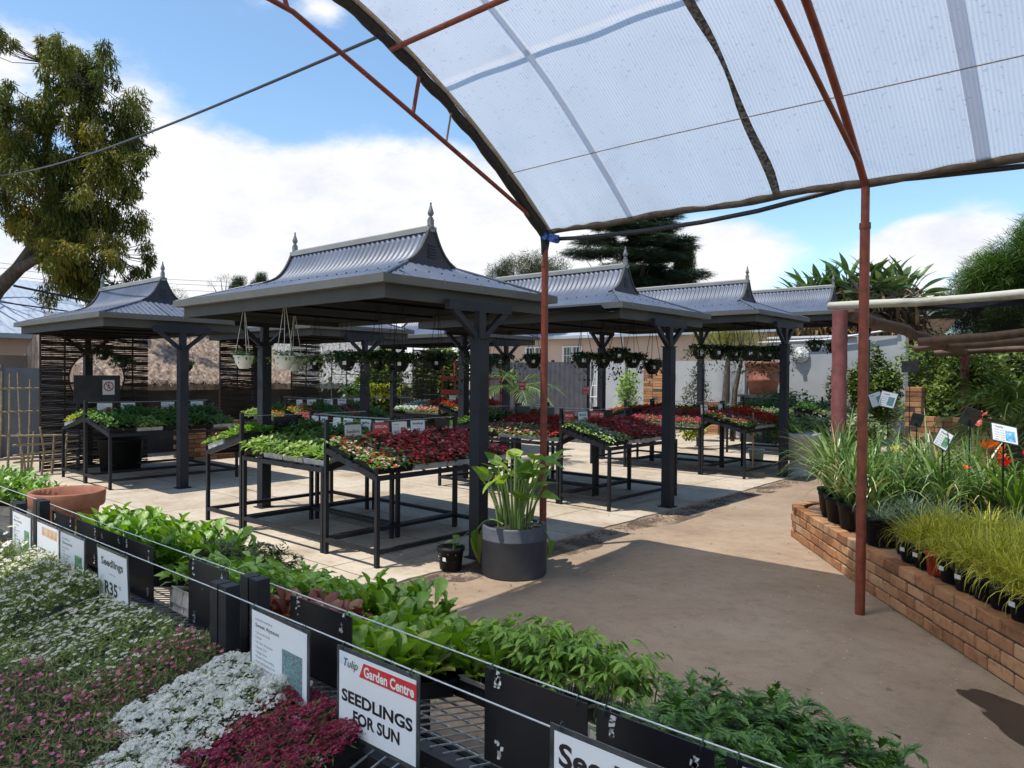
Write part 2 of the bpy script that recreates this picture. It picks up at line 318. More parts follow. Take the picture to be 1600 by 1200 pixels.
def blades(mb, base, n, L, W, lean=(.1,.9), curl=(.6,1.6), seg=5, mi=0, spread=.02, yawc=None):
    """arching grass / strap leaves growing from base points"""
    for b in np.asarray(base, float).reshape(-1, 3):
        yaw = U(0, TAU, n) if yawc is None else rng.normal(yawc[0], yawc[1], n)
        ln = U(*L, n) if isinstance(L, tuple) else np.full(n, L); th0 = U(*lean, n); cu = U(*curl, n)
        P = np.stack([b[0]+U(-spread, spread, n), b[1]+U(-spread, spread, n), np.full(n, b[2])], 1)
        rows = []; tw = U(-.5, .5, n)
        for i in range(seg+1):
            t = i/seg; th = th0 + cu*t*t
            if i: P = P + (ln/seg)[:, None]*np.stack([np.sin(th)*np.cos(yaw), np.sin(th)*np.sin(yaw), np.cos(th)], 1)
            w = W*(1-t**2.2)*.5*(.7+.3*min(1, 5*t)) + .0006
            sd = np.stack([-np.sin(yaw+tw), np.cos(yaw+tw), np.zeros(n)], 1)
            rows.append((P - sd*w, P + sd*w))
        V = np.stack([r for pr in rows for r in pr], 1)
        F = np.array([(2*i, 2*i+1, 2*i+3, 2*i+2) for i in range(seg)])
        FF = F[None] + (np.arange(n)*2*(seg+1))[:, None, None]
        mb.add(V.reshape(-1, 3), FF.reshape(-1, 4), mi)

# ------------------------------------------------------------------ the contents of one seed tray (x -.2...2, y -.18...18, z from tray top 0)
TX, TY = .19, .17
def jit_grid(nx, ny, j=.3):
    gx, gy = np.meshgrid((np.arange(nx)+.5)/nx*2-1, (np.arange(ny)+.5)/ny*2-1)
    gx = gx.ravel()*TX*.95 + U(-j, j, nx*ny)*TX/nx; gy = gy.ravel()*TY*.95 + U(-j, j, nx*ny)*TY/ny
    return np.stack([gx, gy], 1)
def rosettes(nx, ny, nleaf, L, W, shape, h, tilt=(.15,1.2), cup=.5, droop=.25, seg=3, stalk=.25):
    mb = MB(); T = leaf_t(1, W, seg, shape, droop, cup, stalk)
    for x, y in jit_grid(nx, ny):
        n = int(nleaf*U(.75, 1.25)); k = np.arange(n)
        pit = np.interp(k/n, [0, 1], [tilt[1], tilt[0]]) + U(-.15, .15, n)
        hh = h*U(.8, 1.2)
        scat(mb, T, np.stack([x+U(-.008,.008,n), y+U(-.008,.008,n), hh*np.interp(k/n, [0,1],[.9,.2])*U(.6,1.1,n)], 1), k*2.4+U(-.4,.4,n), pit, U(-.35,.35,n), L*U(.65,1.1,n), 0, True)
    return mb
def bushy(nleaf, L, W, h, shape='ovate', seg=2, mode='dome', lean=.6, edge=.04):
    """a closed canopy of small leaves"""
    mb = MB(); T = leaf_t(1, W, seg, shape, .25, .3)
    x = U(-TX-edge, TX+edge, nleaf); y = U(-TY-edge, TY+edge, nleaf); e = np.clip(np.minimum(TX+edge-abs(x), TY+edge-abs(y))/.06, 0, 1)
    top = h*(.45+.55*np.sqrt(e))*(.85+.25*np.sin(x*37+1)*np.cos(y*41)); z = top*U(.45, 1.05, nleaf)
    scat(mb, T, np.stack([x, y, z], 1), U(0, TAU, nleaf), U(-.5, .9, nleaf), U(-.5,.5,nleaf), L*U(.6,1.15,nleaf), 0, True)
    return mb, (lambda n: _top(n, h, edge))
def _top(n, h, edge):
    x = U(-TX-edge, TX+edge, n); y = U(-TY-edge, TY+edge, n); e = np.clip(np.minimum(TX+edge-abs(x), TY+edge-abs(y))/.06, 0, 1)
    return np.stack([x, y, h*(.45+.55*np.sqrt(e))*(.85+.25*np.sin(x*37+1)*np.cos(y*41))], 1)
def stems(mb, x, y, z0, z1, r, mi):
    for a, b, c, d in zip(x, y, np.broadcast_to(z0, (len(x),)), z1): mb.tube([(a, b, c), (a+U(-.006,.006), b+U(-.006,.006), (c+d)/2), (a, b, d)], r, 5, mi, False)
def tray_mesh(deep=.05, foam=False):
    mb = MB(); x, y, w = .2, .18, .006
    for a, b in (((-x,-y,0),(x,-y+w,deep)), ((-x,y-w,0),(x,y,deep)), ((-x,-y+w,0),(-x+w,y-w,deep)), ((x-w,-y+w,0),(x,y-w,deep))): mb.box(a, b)
    for k in range(1, 4): mb.box((-x+k*.1-.004,-y-.004,.004),(-x+k*.1+.004,-y,deep))      # cell ribs on the long sides
    for k in range(1, 4): mb.box((-x+k*.1-.004,y,.004),(-x+k*.1+.004,y+.004,deep))
    mb.box((-x-.006,-y-.006,deep),(x+.006,-y,deep+.004)); mb.box((-x-.006,y,deep),(x+.006,y+.006,deep+.004))
    mb.box((-x-.006,-y,deep),(-x,y,deep+.004)); mb.box((x,-y,deep),(x+.006,y,deep+.004))
    mb.box((-x+w,-y+w,.002),(x-w,y-w,deep-.008), 1)
    return mb.mesh('tray', [M['traydirt'] if foam else M['tray'], M['soil']])
TRAY = tray_mesh(); TRAYF = tray_mesh(.06, True)
def mk_black():
    me = TRAY.copy(); me.materials.clear(); me.materials.append(M['blackpot']); me.materials.append(M['soil']); return me
TRAYB = mk_black()
KINDS = {}
def kind(name, label, mb, lmat, blooms=None, bmats=None, tray=None):
    """store foliage and blossom meshes once; trays share them"""
    KINDS[name] = (label, mb.mesh('foliage', lmat), blooms.mesh('blossoms', bmats) if blooms else None, tray or TRAY)

def build_kinds():
    kind('lettuce', 'bright green lettuce', rosettes(5, 4, 14, .112, .58, 'spoon', .055, (.4,1.45), .55, .28, 6, .12), M['l_lettuce'], tray=TRAYB)
    kind('spinach', 'glossy green spinach', rosettes(5, 4, 14, .080, .74, 'spoon', .12, (.15,1.3), .55, .38, 6, .25), M['l_spinach'], tray=TRAYB)
    kind('redlettuce', 'dark red lettuce', rosettes(5, 4, 10, .085, .8, 'spoon', .03, (.2,1.2), .5, .3, 5, .1), M['l_redlet'], tray=TRAYF)
    mb, _ = bushy(620, .062, .66, .13); kind('basil', 'light green basil', mb, M['l_basil'], tray=TRAYF)
    # tomato / pepper: stems with drooping pointed leaflets
    mb = MB(); T = leaf_t(1, .42, 3, 'lance', .45, .25)
    for x, y in jit_grid(6, 5):
        h = U(.15, .25); stems(mb, [x], [y], 0, [h*.9], .0026, 1)
        for z in np.linspace(h*.5, h*.98, 7):
            yw = U(0, TAU); Lb = U(.04, .075); n = 5; f = np.linspace(.35, 1, n)
            px = x+np.cos(yw)*Lb*f; py = y+np.sin(yw)*Lb*f; pz = z+.5*Lb*f-.35*Lb*f*f
            scat(mb, T, np.stack([px, py, pz], 1), yw-math.pi/2+np.array([1,-1,1,-1,0])*.9+U(-.2,.2,n), U(-.35,.25,n), U(-.4,.4,n), U(.032,.055,n), 0, True)
    kind('tomato', 'leggy tomato seedlings', mb, [M['l_tomato'], M['stemdark']], tray=TRAYF)
    def cut(n, h, L):
        mb = MB(); T = leaf_t(1, .36, 2, 'lance', .3, .2); P = _top(n, h, .05)
        P[:, 2] *= U(.45, 1.06, n); yw = U(0, TAU, n); pit = U(-.25, .8, n); sc = L*U(.7,1.2,n)
        d = np.stack([np.cos(yw+1.5708)*np.cos(pit), np.sin(yw+1.5708)*np.cos(pit), np.sin(pit)], 1)
        for f, a, s in ((.0,.0,1.25),(.15,.75,.75),(.15,-.75,.75),(.45,.7,.65),(.45,-.7,.65),(.75,.6,.5),(.75,-.6,.5)):
            scat(mb, T, P + d*(sc*f)[:, None], yw+a, pit+U(-.12,.12,n), U(-.3,.3,n), sc*s, 0, True)
        return mb
    kind('darkcut', 'dark cut leaves', cut(520, .20, .050), M['l_dark'], tray=TRAYF)
    kind('parsley', 'dull cut leaves', cut(340, .15, .055), M['l_darkcut'], tray=TRAYF)
    # bedding plants on the display benches
    def bed(name, label, lm, fm, nf=150, r=.020, hL=.05, nl=420, h=.11, pet=5, W=.7, cup=.3, dens=1):
        mb, top = bushy(nl, hL, W, h, seg=2); f = MB(); T = flower_t(pet, 1, .95, cup); P = top(nf); P[:, 2] += U(-.005, .022, nf)
        scat(f, T, P, U(0, TAU, nf), U(-.6, .6, nf), U(-.6,.6,nf), r*U(.65,1.15,nf), 0)
        kind(name, label, mb, lm, f, fm)
    bed('begonia_rose', 'rose red begonias', M['l_bronze'], M['f_rose'], 300, .0195)
    bed('begonia_red', 'deep red begonias', M['l_bronze'], M['f_red'], 260, .019)
    bed('begonia_mixed', 'red white begonias', M['l_mid'], M['f_redwhite'], 170, .019)
    bed('begonia_white', 'creamy white begonias', M['l_pale'], M['f_whitegreen'], 110, .017)
    bed('impatiens_hot', 'crimson pink impatiens', M['l_mid'], M['f_hot'], 240, .021, cup=.1)
    bed('impatiens_mixed', 'mixed coloured impatiens', M['l_dark'], M['f_mix'], 130, .021, cup=.1)
    bed('salvia', 'scarlet salvias', M['l_dark'], M['f_salvia'], 420, .016, h=.15, cup=1.1)
    bed('marigold', 'orange marigolds', M['l_mid'], M['f_orange'], 90, .022, h=.12, pet=8, cup=.5)
    bed('petunia_pink', 'bright pink petunias', M['l_mid'], M['f_pink'], 130, .026, pet=5, cup=.35)
    bed('petunia_white', 'white petunias', M['l_mid'], M['f_white'], 110, .028, pet=5, cup=.35)
    bed('coral', 'coral impatiens', M['l_mid'], M['f_coral'], 170, .022, cup=.1)
    bed('yellow', 'yellow pansies', M['l_mid'], M['f_yellow'], 120, .024, cup=.1)
    mb, _ = bushy(400, .065, .68, .12); kind('pale', 'pale green seedlings', mb, M['l_pale'])
    mb, _ = bushy(420, .055, .6, .11); kind('mid', 'mid green seedlings', mb, M['l_mid'])
    kind('broad', 'broad leaved seedlings', rosettes(4, 3, 8, .105, .62, 'ovate', .06, (.2,1.1), .4, .35, 3, .25), M['l_basil'])
    mb, _ = bushy(380, .075, .5, .17); kind('dark', 'dark green seedlings', mb, M['l_dark'], tray=TRAYB)
    kind('yellowleaf', 'yellow green seedlings', rosettes(5, 4, 8, .085, .6, 'ovate', .05, (.2,1.2), .4, .3, 3, .2), M['l_yellow'])
    mb, _ = bushy(420, .05, .7, .12); kind('variegated', 'silvery seedlings', mb, M['l_var'])
    # fine foliage with small daisies
    def fine(n, h, lm, ex=.035):
        h *= .62
        mb = MB(); P = np.stack([U(-TX-ex, TX+ex, n), U(-TY-ex, TY+ex, n), np.zeros(n)], 1)
        blades(mb, [(0,0,0)], 4, .02, .002); Q = _top(n, h, ex); Q[:, 2] *= U(.25, 1.1, n)
        scat(mb, leaf_t(1, .13, 2, 'lance', .2, .2), Q, U(0, TAU, n), U(-.1, 1.4, n), U(-.6,.6,n), U(.022, .05, n), 0)
        return mb
    def daisies(n, h, r, fm, pet=9, cup=.05, ex=.035, tilt=.5, ctr=True, lift=(.0,.02)):
        h *= .66
        f = MB(); P = _top(n, h, ex); P[:, 2] += U(*lift, n); yw = U(0, TAU, n); pt = U(-tilt, tilt, n); rl = U(-tilt, tilt, n); s = r*U(.7,1.15,n)
        scat(f, flower_t(pet, 1, .95, cup), P, yw, pt, rl, s, 0)
        if ctr:
            t = np.linspace(0, TAU, 6, endpoint=False); d = (np.array([(0,0,.35)] + [(.32*math.cos(a), .32*math.sin(a), .12) for a in t]), np.array([(0, 1+k, 1+(k+1) % 6) for k in range(6)]))
            scat(f, d, P, yw, pt, rl, s, 1)
        return f
    kind('daisy_white', 'small white daisies over fine green leaves', fine(2600, .15, None), M['l_fine'], daisies(560, .155, .0085, None, lift=(-.005,.014)), [M['f_white'], M['f_centre']], tray=TRAYB)
    kind('daisy_few', 'sparse small white daisies over fine green leaves', fine(2600, .15, None), M['l_fine'], daisies(190, .155, .0085, None), [M['f_white'], M['f_centre']], tray=TRAYB)
    kind('pink_fine', 'small dusty pink flowers over fine reddish green leaves', fine(2800, .15, None), M['l_finered'], daisies(210, .155, .0085, None, 6, .5, tilt=.7, ctr=False), [M['f_dustpink']], tray=TRAYB)
    kind('marguerite', 'tall white daisies with yellow centres', fine(1200, .12, None), M['l_fine'], daisies(40, .20, .019, None, 12, .05, tilt=.35, lift=(-.05,.03)), [M['f_white'], M['f_centre']], tray=TRAYB)
    # sweet alyssum: domed heads of tiny four-petalled florets
    def alyssum(name, label, fm, ncl, lm, eye=True):
        fol = fine(1500, .10, None); f = MB(); P = _top(ncl, .075, .045); P[:, 2] += U(-.012,.014,ncl)
        K = 19; t = np.arange(K)*2.39996; rr = np.sqrt((np.arange(K)+.5)/K)*1.15
        hd = np.stack([np.sin(rr)*np.cos(t), np.sin(rr)*np.sin(t), np.cos(rr)], 1)
        R0 = (.0145 if eye else .012)*U(.6,1.25,ncl)
        A = rots(U(0,TAU,ncl), U(-.5,.5,ncl), U(-.5,.5,ncl)); H = np.einsum('kij,nj->kni', A, hd); Q = (P[:, None] + H*R0[:, None, None]).reshape(-1, 3); D = H.reshape(-1, 3)
        nl = ncl*9; Lq = _top(nl, .078, .045); Lq[:, 2] += U(-.016, .012, nl); Q = np.concatenate([Q + rng.normal(0, .0022, Q.shape), Lq]); Dl = np.stack([U(-.5,.5,nl), U(-.5,.5,nl), np.ones(nl)], 1); Dl /= np.linalg.norm(Dl, axis=1)[:, None]; D = np.concatenate([D, Dl])
        yw = np.arctan2(-D[:,0], D[:,1]); pt = -np.arccos(np.clip(D[:,2], -1, 1))
        q = flower_t(4, 1, 1.0, .12); scat(f, q, Q, yw, pt, U(-.3,.3,len(Q)), .0054*U(.75,1.15,len(Q)), 0)
        if eye:
            e = (np.array([(.26,0,.16),(0,.26,.16),(-.26,0,.16),(0,-.26,.16)]), np.array([(0,1,2,3)])); scat(f, e, Q, yw, pt, 0, .0058, 1)
        kind(name, label, fol, lm, f, [fm, M['f_green']], tray=TRAYB)
    alyssum('alyssum_white', 'dense heads of tiny white alyssum', M['f_white'], 330, M['l_fine'])
    alyssum('alyssum_purple', 'purple and magenta alyssum heads', M['f_purple'], 330, M['l_finered'], False)
    alyssum('alyssum_wine', 'wine red alyssum heads', M['f_wine'], 300, M['l_finered'], False)
build_kinds()
TRAYCOUNT = {}
def place_tray(kn, mat, label, group, sx=1., flip=False, hs=1., black=False):
    lab, fol, blo, tr = KINDS[kn]; tr = TRAYB if black else tr
    o = link('seedling_tray', None); o.matrix_world = mat; o.empty_display_size = .1
    tag(o, label, 'seedling tray', group)
    s = (sx*U(.97, 1.0), 1, 1); rz = math.pi if flip else 0
    t = link('tray', tr, o); t.scale = (sx, 1, 1)
    h = .06 if tr is TRAYF else .05
    f = link('foliage', fol, o, (0,0,h-.012), (0,0,rz)); f.scale = (sx, 1, U(.92,1.1)*hs)
    if blo:
        b = link('blossoms', blo, o, (0,0,h-.012), (0,0,rz)); b.scale = f.scale
    return o
# ------------------------------------------------------------------ camera, sun, sky
YAW, PIT, ROL = R(41.3), R(.657), R(.452)
cam = bpy.data.cameras.new('camera'); cam.sensor_width = 36; cam.lens = 36*1147.1/1600; cam.clip_end = 2000; cam.clip_start = .05
co = link('camera', cam); SC.camera = co
_c, _s, _cp, _sp, _cr, _sr = math.cos(YAW), math.sin(YAW), math.cos(PIT), math.sin(PIT), math.cos(ROL), math.sin(ROL)
_r = Vector((_c, _s, 0)); _fh = Vector((-_s, _c, 0)); _f = _fh*_cp - Vector((0,0,_sp)); _u = _fh*_sp + Vector((0,0,_cp))
_ex = _r*_cr + _u*_sr; _ey = -_r*_sr + _u*_cr
mw = Matrix.Identity(4)
for i, v in enumerate((_ex, _ey, -_f)):
    for j in range(3): mw[j][i] = v[j]
mw[2][3] = 1.65; co.matrix_world = mw
SUND = Vector((-.173, -.315, 1)).normalized()           # towards the sun
sl = bpy.data.lights.new('sun', 'SUN'); sl.energy = 5.0; sl.angle = R(.5); sl.color = (1, .955, .88)
so = link('sun', sl); so.rotation_euler = SUND.to_track_quat('Z', 'Y').to_euler(); so.location = (0, 0, 30)
SC.view_settings.view_transform = 'Standard'; SC.view_settings.look = 'None'; SC.view_settings.gamma = 1
SC.view_settings.exposure = 0.15

def make_world():
    w = bpy.data.worlds.new('World'); SC.world = w; w.use_nodes = True; nt = w.node_tree; nt.nodes.clear(); L = nt.links
    out = N(nt, 'ShaderNodeOutputWorld'); bg = N(nt, 'ShaderNodeBackground'); bg.inputs['Strength'].default_value = .115
    L.new(bg.outputs[0], out.inputs[0])
    sky = N(nt, 'ShaderNodeTexSky', sky_type='NISHITA', sun_disc=False); sky.sun_elevation = math.asin(SUND.z)
    sky.sun_rotation = math.atan2(SUND.x, SUND.y); sky.altitude = 1500; sky.air_density = 1.0; sky.dust_density = .6; sky.ozone_density = 1.5
    tint = N(nt, 'ShaderNodeMix', data_type='RGBA', blend_type='MULTIPLY'); tint.inputs[0].default_value = 1; tint.inputs['B'].default_value = (1.80, 1.95, 1.85, 1)
    L.new(sky.outputs[0], tint.inputs['A'])
    tc = N(nt, 'ShaderNodeTexCoord'); dirv = tc.outputs['Generated']
    def noise(scale, detail, vec, rough=.6, lac=2.1):
        n = N(nt, 'ShaderNodeTexNoise', _Scale=scale, _Detail=detail, _Roughness=rough, _Lacunarity=lac); L.new(vec, n.inputs['Vector']); return n.outputs['Fac']
    def math_(op, a, b=None, c=None, clamp=False):
        n = N(nt, 'ShaderNodeMath', operation=op, use_clamp=clamp)
        for i, v in enumerate((a, b, c)):
            if v is None: continue
            if hasattr(v, 'links'): L.new(v, n.inputs[i])
            else: n.inputs[i].default_value = v
        return n.outputs[0]
    mp = N(nt, 'ShaderNodeMapping'); mp.inputs['Scale'].default_value = (1, 1, 2.0); L.new(dirv, mp.inputs[0])
    nz = noise(3.4, 8, mp.outputs[0]); nf = noise(11, 8, mp.outputs[0], .65)
    # cloud banks by compass direction (unit vectors towards each bank, angular radius, weight)
    banks = [((-.86,.48,.14), .22, 1.0), ((-.79,.58,.16), .245, 1.0), ((-.70,.70,.16), .25, .95), ((-.60,.80,.12), .2, .9), ((-.885,.37,.285), .09, .5), ((-.94,.24,.34), .12, .55), ((-.93,.36,.08), .2, .9),
             ((-.40,.905,.165), .085, .75), ((-.23,.96,.155), .06, .85), ((-.165,.97,.165), .065, .85), ((-.21,.97,.10), .09, .6), ((-.50,.86,.12), .12, .75), ((-.745,.51,.43), .03, .35), ((.6,.7,.3), .5, .7), ((.3,-.9,.3), .6, .7), ((-.97,-.1,.25), .3, .6)]  # the last three banks lie out of view, added for their light
    acc = None
    for d, rad, wgt in banks:
        v = Vector(d).normalized()
        dp = N(nt, 'ShaderNodeVectorMath', operation='DISTANCE'); L.new(mp.outputs[0], dp.inputs[0]); dp.inputs[1].default_value = (v.x, v.y, v.z*2)
        a = math_('MULTIPLY_ADD', math_('DIVIDE', dp.outputs['Value'], rad*1.45), -1, 1.0); a = math_('MULTIPLY', math_('MAXIMUM', a, 0), wgt)
        acc = a if acc is None else math_('ADD', acc, a)
    cov = math_('ADD', math_('MULTIPLY', math_('MINIMUM', acc, 1.0), 1.25), math_('ADD', math_('MULTIPLY', math_('SUBTRACT', nz, .5), 1.5), math_('MULTIPLY', math_('SUBTRACT', nf, .5), .45)))
    mr = N(nt, 'ShaderNodeMapRange', interpolation_type='SMOOTHSTEP'); mr.inputs['From Min'].default_value = .20; mr.inputs['From Max'].default_value = .70; L.new(cov, mr.inputs['Value'])
    # cloud bodies: bright tops, faintly lilac-grey undersides
    cr = ramp(nt, [(.34, (6.5, 6.75, 7.4)), (.5, (7.9, 8.0, 8.3)), (.64, (8.6, 8.6, 8.6))]); L.new(math_('ADD', math_('MULTIPLY', nf, .5), math_('MULTIPLY', nz, .5)), cr.inputs[0])
    mx = N(nt, 'ShaderNodeMix', data_type='RGBA'); L.new(mr.outputs[0], mx.inputs[0]); L.new(tint.outputs['Result'], mx.inputs['A']); L.new(cr.outputs[0], mx.inputs['B'])
    L.new(mx.outputs['Result'], bg.inputs['Color'])
make_world()

# ------------------------------------------------------------------ ground
def ground_mats():
    # brown hard-packed path
    m, nt = newmat('path_surface'); L = nt.links; out = N(nt, 'ShaderNodeOutputMaterial'); b = N(nt, 'ShaderNodeBsdfPrincipled', _Roughness=.85); b.inputs['Specular IOR Level'].default_value = .25; L.new(b.outputs[0], out.inputs[0])
    tc = N(nt, 'ShaderNodeTexCoord'); v = tc.outputs['Object']
    def nz(s, d=5, r=.6):
        n = N(nt, 'ShaderNodeTexNoise', _Scale=s, _Detail=d, _Roughness=r); L.new(v, n.inputs['Vector']); return n.outputs['Fac']
    r1 = ramp(nt, [(.28,(.205,.147,.10)),(.5,(.287,.21,.146)),(.72,(.355,.272,.197))]); L.new(nz(.8), r1.inputs[0])
    r2 = ramp(nt, [(.30,(.55,.53,.52)),(.5,(1,1,1)),(.75,(1.12,1.1,1.06))]); L.new(nz(9, 8, .7), r2.inputs[0])
    mx = N(nt, 'ShaderNodeMix', data_type='RGBA', blend_type='MULTIPLY'); mx.inputs[0].default_value = .5; L.new(r1.outputs[0], mx.inputs['A']); L.new(r2.outputs[0], mx.inputs['B'])
    r3 = ramp(nt, [(.28,(.45,.43,.41)),(.44,(1,1,1)),(.60,(1,1,1)),(.74,(1.5,1.45,1.4))]); L.new(nz(130, 2), r3.inputs[0])
    m2 = N(nt, 'ShaderNodeMix', data_type='RGBA', blend_type='MULTIPLY'); m2.inputs[0].default_value = .7; L.new(mx.outputs['Result'], m2.inputs['A']); L.new(r3.outputs[0], m2.inputs['B'])
    # hairline cracks
    vo = N(nt, 'ShaderNodeTexVoronoi', feature='DISTANCE_TO_EDGE', _Scale=.42); nn = N(nt, 'ShaderNodeTexNoise', _Scale=2.2, _Detail=5); L.new(v, nn.inputs['Vector'])
    ad = N(nt, 'ShaderNodeVectorMath', operation='MULTIPLY_ADD'); L.new(nn.outputs['Color'], ad.inputs[0]); ad.inputs[1].default_value = (.5,.5,.5); L.new(v, ad.inputs[2]); L.new(ad.outputs[0], vo.inputs['Vector'])
    rc = ramp(nt, [(0,(.35,.33,.31)),(.0045,(1,1,1))]); L.new(vo.outputs['Distance'], rc.inputs[0])
    m3 = N(nt, 'ShaderNodeMix', data_type='RGBA', blend_type='MULTIPLY'); L.new(m2.outputs['Result'], m3.inputs['A']); L.new(rc.outputs[0], m3.inputs['B'])
    rg = ramp(nt, [(.62,(0,0,0)),(.70,(1,1,1))]); L.new(nz(.5, 2), rg.inputs[0]); L.new(rg.outputs[0], m3.inputs[0])
    L.new(m3.outputs['Result'], b.inputs['Base Color'])
    bp = N(nt, 'ShaderNodeBump', _Strength=.35, _Distance=.01); L.new(nz(60, 6, .7), bp.inputs['Height']); L.new(bp.outputs[0], b.inputs['Normal'])
    M['path'] = m
    # cast concrete bays with dark joints and stains
    m, nt = newmat('concrete_slabs'); L = nt.links; out = N(nt, 'ShaderNodeOutputMaterial'); b = N(nt, 'ShaderNodeBsdfPrincipled', _Roughness=.85); b.inputs['Specular IOR Level'].default_value = .25; L.new(b.outputs[0], out.inputs[0])
    tc = N(nt, 'ShaderNodeTexCoord'); v = tc.outputs['Object']
    def nz(s, d=5, r=.6):
        n = N(nt, 'ShaderNodeTexNoise', _Scale=s, _Detail=d, _Roughness=r); L.new(v, n.inputs['Vector']); return n.outputs['Fac']
    br = N(nt, 'ShaderNodeTexBrick', offset=0, squash=1); br.inputs['Scale'].default_value = 1; br.inputs['Brick Width'].default_value = 1.75; br.inputs['Row Height'].default_value = 1.22; br.inputs['Mortar Size'].default_value = .007; br.inputs['Mortar Smooth'].default_value = .2
    br.inputs['Color1'].default_value = (.485,.425,.35,1); br.inputs['Color2'].default_value = (.435,.378,.308,1); br.inputs['Mortar'].default_value = (.10,.075,.055,1); L.new(v, br.inputs['Vector'])
    r1 = ramp(nt, [(.28,(.60,.52,.45)),(.45,(.92,.88,.82)),(.62,(1.08,1.07,1.05)),(.8,(1.16,1.15,1.12))]); L.new(nz(1.3, 6, .65), r1.inputs[0])
    mx = N(nt, 'ShaderNodeMix', data_type='RGBA', blend_type='MULTIPLY'); mx.inputs[0].default_value = 1; L.new(br.outputs['Color'], mx.inputs['A']); L.new(r1.outputs[0], mx.inputs['B'])
    r2 = ramp(nt, [(.3,(.68,.64,.6)),(.5,(1,1,1)),(.7,(1.06,1.06,1.05))]); L.new(nz(14, 8, .7), r2.inputs[0])
    m2 = N(nt, 'ShaderNodeMix', data_type='RGBA', blend_type='MULTIPLY'); m2.inputs[0].default_value = .7; L.new(mx.outputs['Result'], m2.inputs['A']); L.new(r2.outputs[0], m2.inputs['B'])
    r4 = ramp(nt, [(.60,(1,1,1)),(.72,(.60,.47,.36))]); L.new(nz(.55, 4), r4.inputs[0])
    m3 = N(nt, 'ShaderNodeMix', data_type='RGBA', blend_type='MULTIPLY'); m3.inputs[0].default_value = .8; L.new(m2.outputs['Result'], m3.inputs['A']); L.new(r4.outputs[0], m3.inputs['B'])
    L.new(m3.outputs['Result'], b.inputs['Base Color'])
    bp = N(nt, 'ShaderNodeBump', _Strength=.3, _Distance=.01); L.new(nz(40, 6, .7), bp.inputs['Height']); L.new(bp.outputs[0], b.inputs['Normal'])
    M['slabs'] = m
ground_mats()
mb = MB(); mb.add([(-400,-400,0),(400,-400,0),(400,400,0),(-400,400,0)], [(0,1,2,3)])
tag(mb.obj('ground', M['path']), kind='structure')
mb = MB(); ys = np.arange(-8, 26, .12)
xe = -4.49 + .014*np.sin(ys*2.1) + .010*np.sin(ys*7.3+1) + rng.normal(0, .010, len(ys))
V = [(-34, y, .016) for y in ys] + [(x, y, .016) for x, y in zip(xe, ys)] + [(x, y, -.02) for x, y in zip(xe, ys)]; n = len(ys)
mb.add(V, [(i, n+i, n+i+1, i+1) for i in range(n-1)] + [(n+i, 2*n+i, 2*n+i+1, n+i+1) for i in range(n-1)])
tag(mb.obj('concrete_paving', M['slabs']), kind='structure')
def blob(name, mat, cx, cy, rx, ry, z, seed, n=64, rot=0):
    r = np.random.default_rng(seed); t = np.linspace(0, TAU, n, endpoint=False)
    k = 1 + sum(r.normal(0, .13/(i**.6))*np.cos(i*t + r.uniform(0, 6)) for i in range(2, 14))
    x = rx*k*np.cos(t); y = ry*k*np.sin(t); c, s = math.cos(rot), math.sin(rot)
    V = np.concatenate([np.stack([cx+x*c-y*s, cy+x*s+y*c, np.full(n, z)], 1), [[cx, cy, z]]])
    return tag(MB().add(V, [(n, i, (i+1) % n) for i in range(n)]).obj(name, mat), kind='structure')
M['wet'] = mk('wet_path', (.035,.026,.02), (.055,.042,.032), 7, .32, bump=.12, bscale=50)
M['dirt'] = mk('loose_dirt', (.075,.05,.036), (.14,.10,.075), 8, .95, bump=.9, bscale=35)
def drift_mat():
    m, nt = newmat('broken_dirt'); L = nt.links; out = N(nt, 'ShaderNodeOutputMaterial'); b = N(nt, 'ShaderNodeBsdfPrincipled', _Roughness=.95); tc = N(nt, 'ShaderNodeTexCoord'); n = N(nt, 'ShaderNodeTexNoise', _Scale=30, _Detail=9, _Roughness=.8); L.new(tc.outputs['Object'], n.inputs['Vector']); n0 = N(nt, 'ShaderNodeTexNoise', _Scale=2.6, _Detail=5); L.new(tc.outputs['Object'], n0.inputs['Vector']); av = N(nt, 'ShaderNodeMath', operation='MULTIPLY_ADD'); av.inputs[1].default_value = 1.3; L.new(n0.outputs['Fac'], av.inputs[0]); L.new(n.outputs['Fac'], av.inputs[2])
    r = ramp(nt, [(.0,(0,0,0)),(1,(1,1,1))]); mr = N(nt, 'ShaderNodeMapRange'); mr.inputs['From Min'].default_value = 1.08; mr.inputs['From Max'].default_value = 1.3; L.new(av.outputs[0], mr.inputs['Value']); L.new(mr.outputs[0], r.inputs[0]); c = ramp(nt, [(.4,(.075,.05,.036)),(.7,(.13,.092,.068))]); L.new(n.outputs['Fac'], c.inputs[0]); L.new(c.outputs[0], b.inputs['Base Color'])
    t = N(nt, 'ShaderNodeBsdfTransparent'); x = nt.nodes.new('ShaderNodeMixShader'); L.new(r.outputs[0], x.inputs[0]); L.new(t.outputs[0], x.inputs[1]); L.new(b.outputs[0], x.inputs[2]); L.new(x.outputs[0], out.inputs[0]); return m
M['drift'] = drift_mat()
blob('water_stain', M['wet'], -.30, 4.16, .50, .21, .004, 3, rot=-.6)
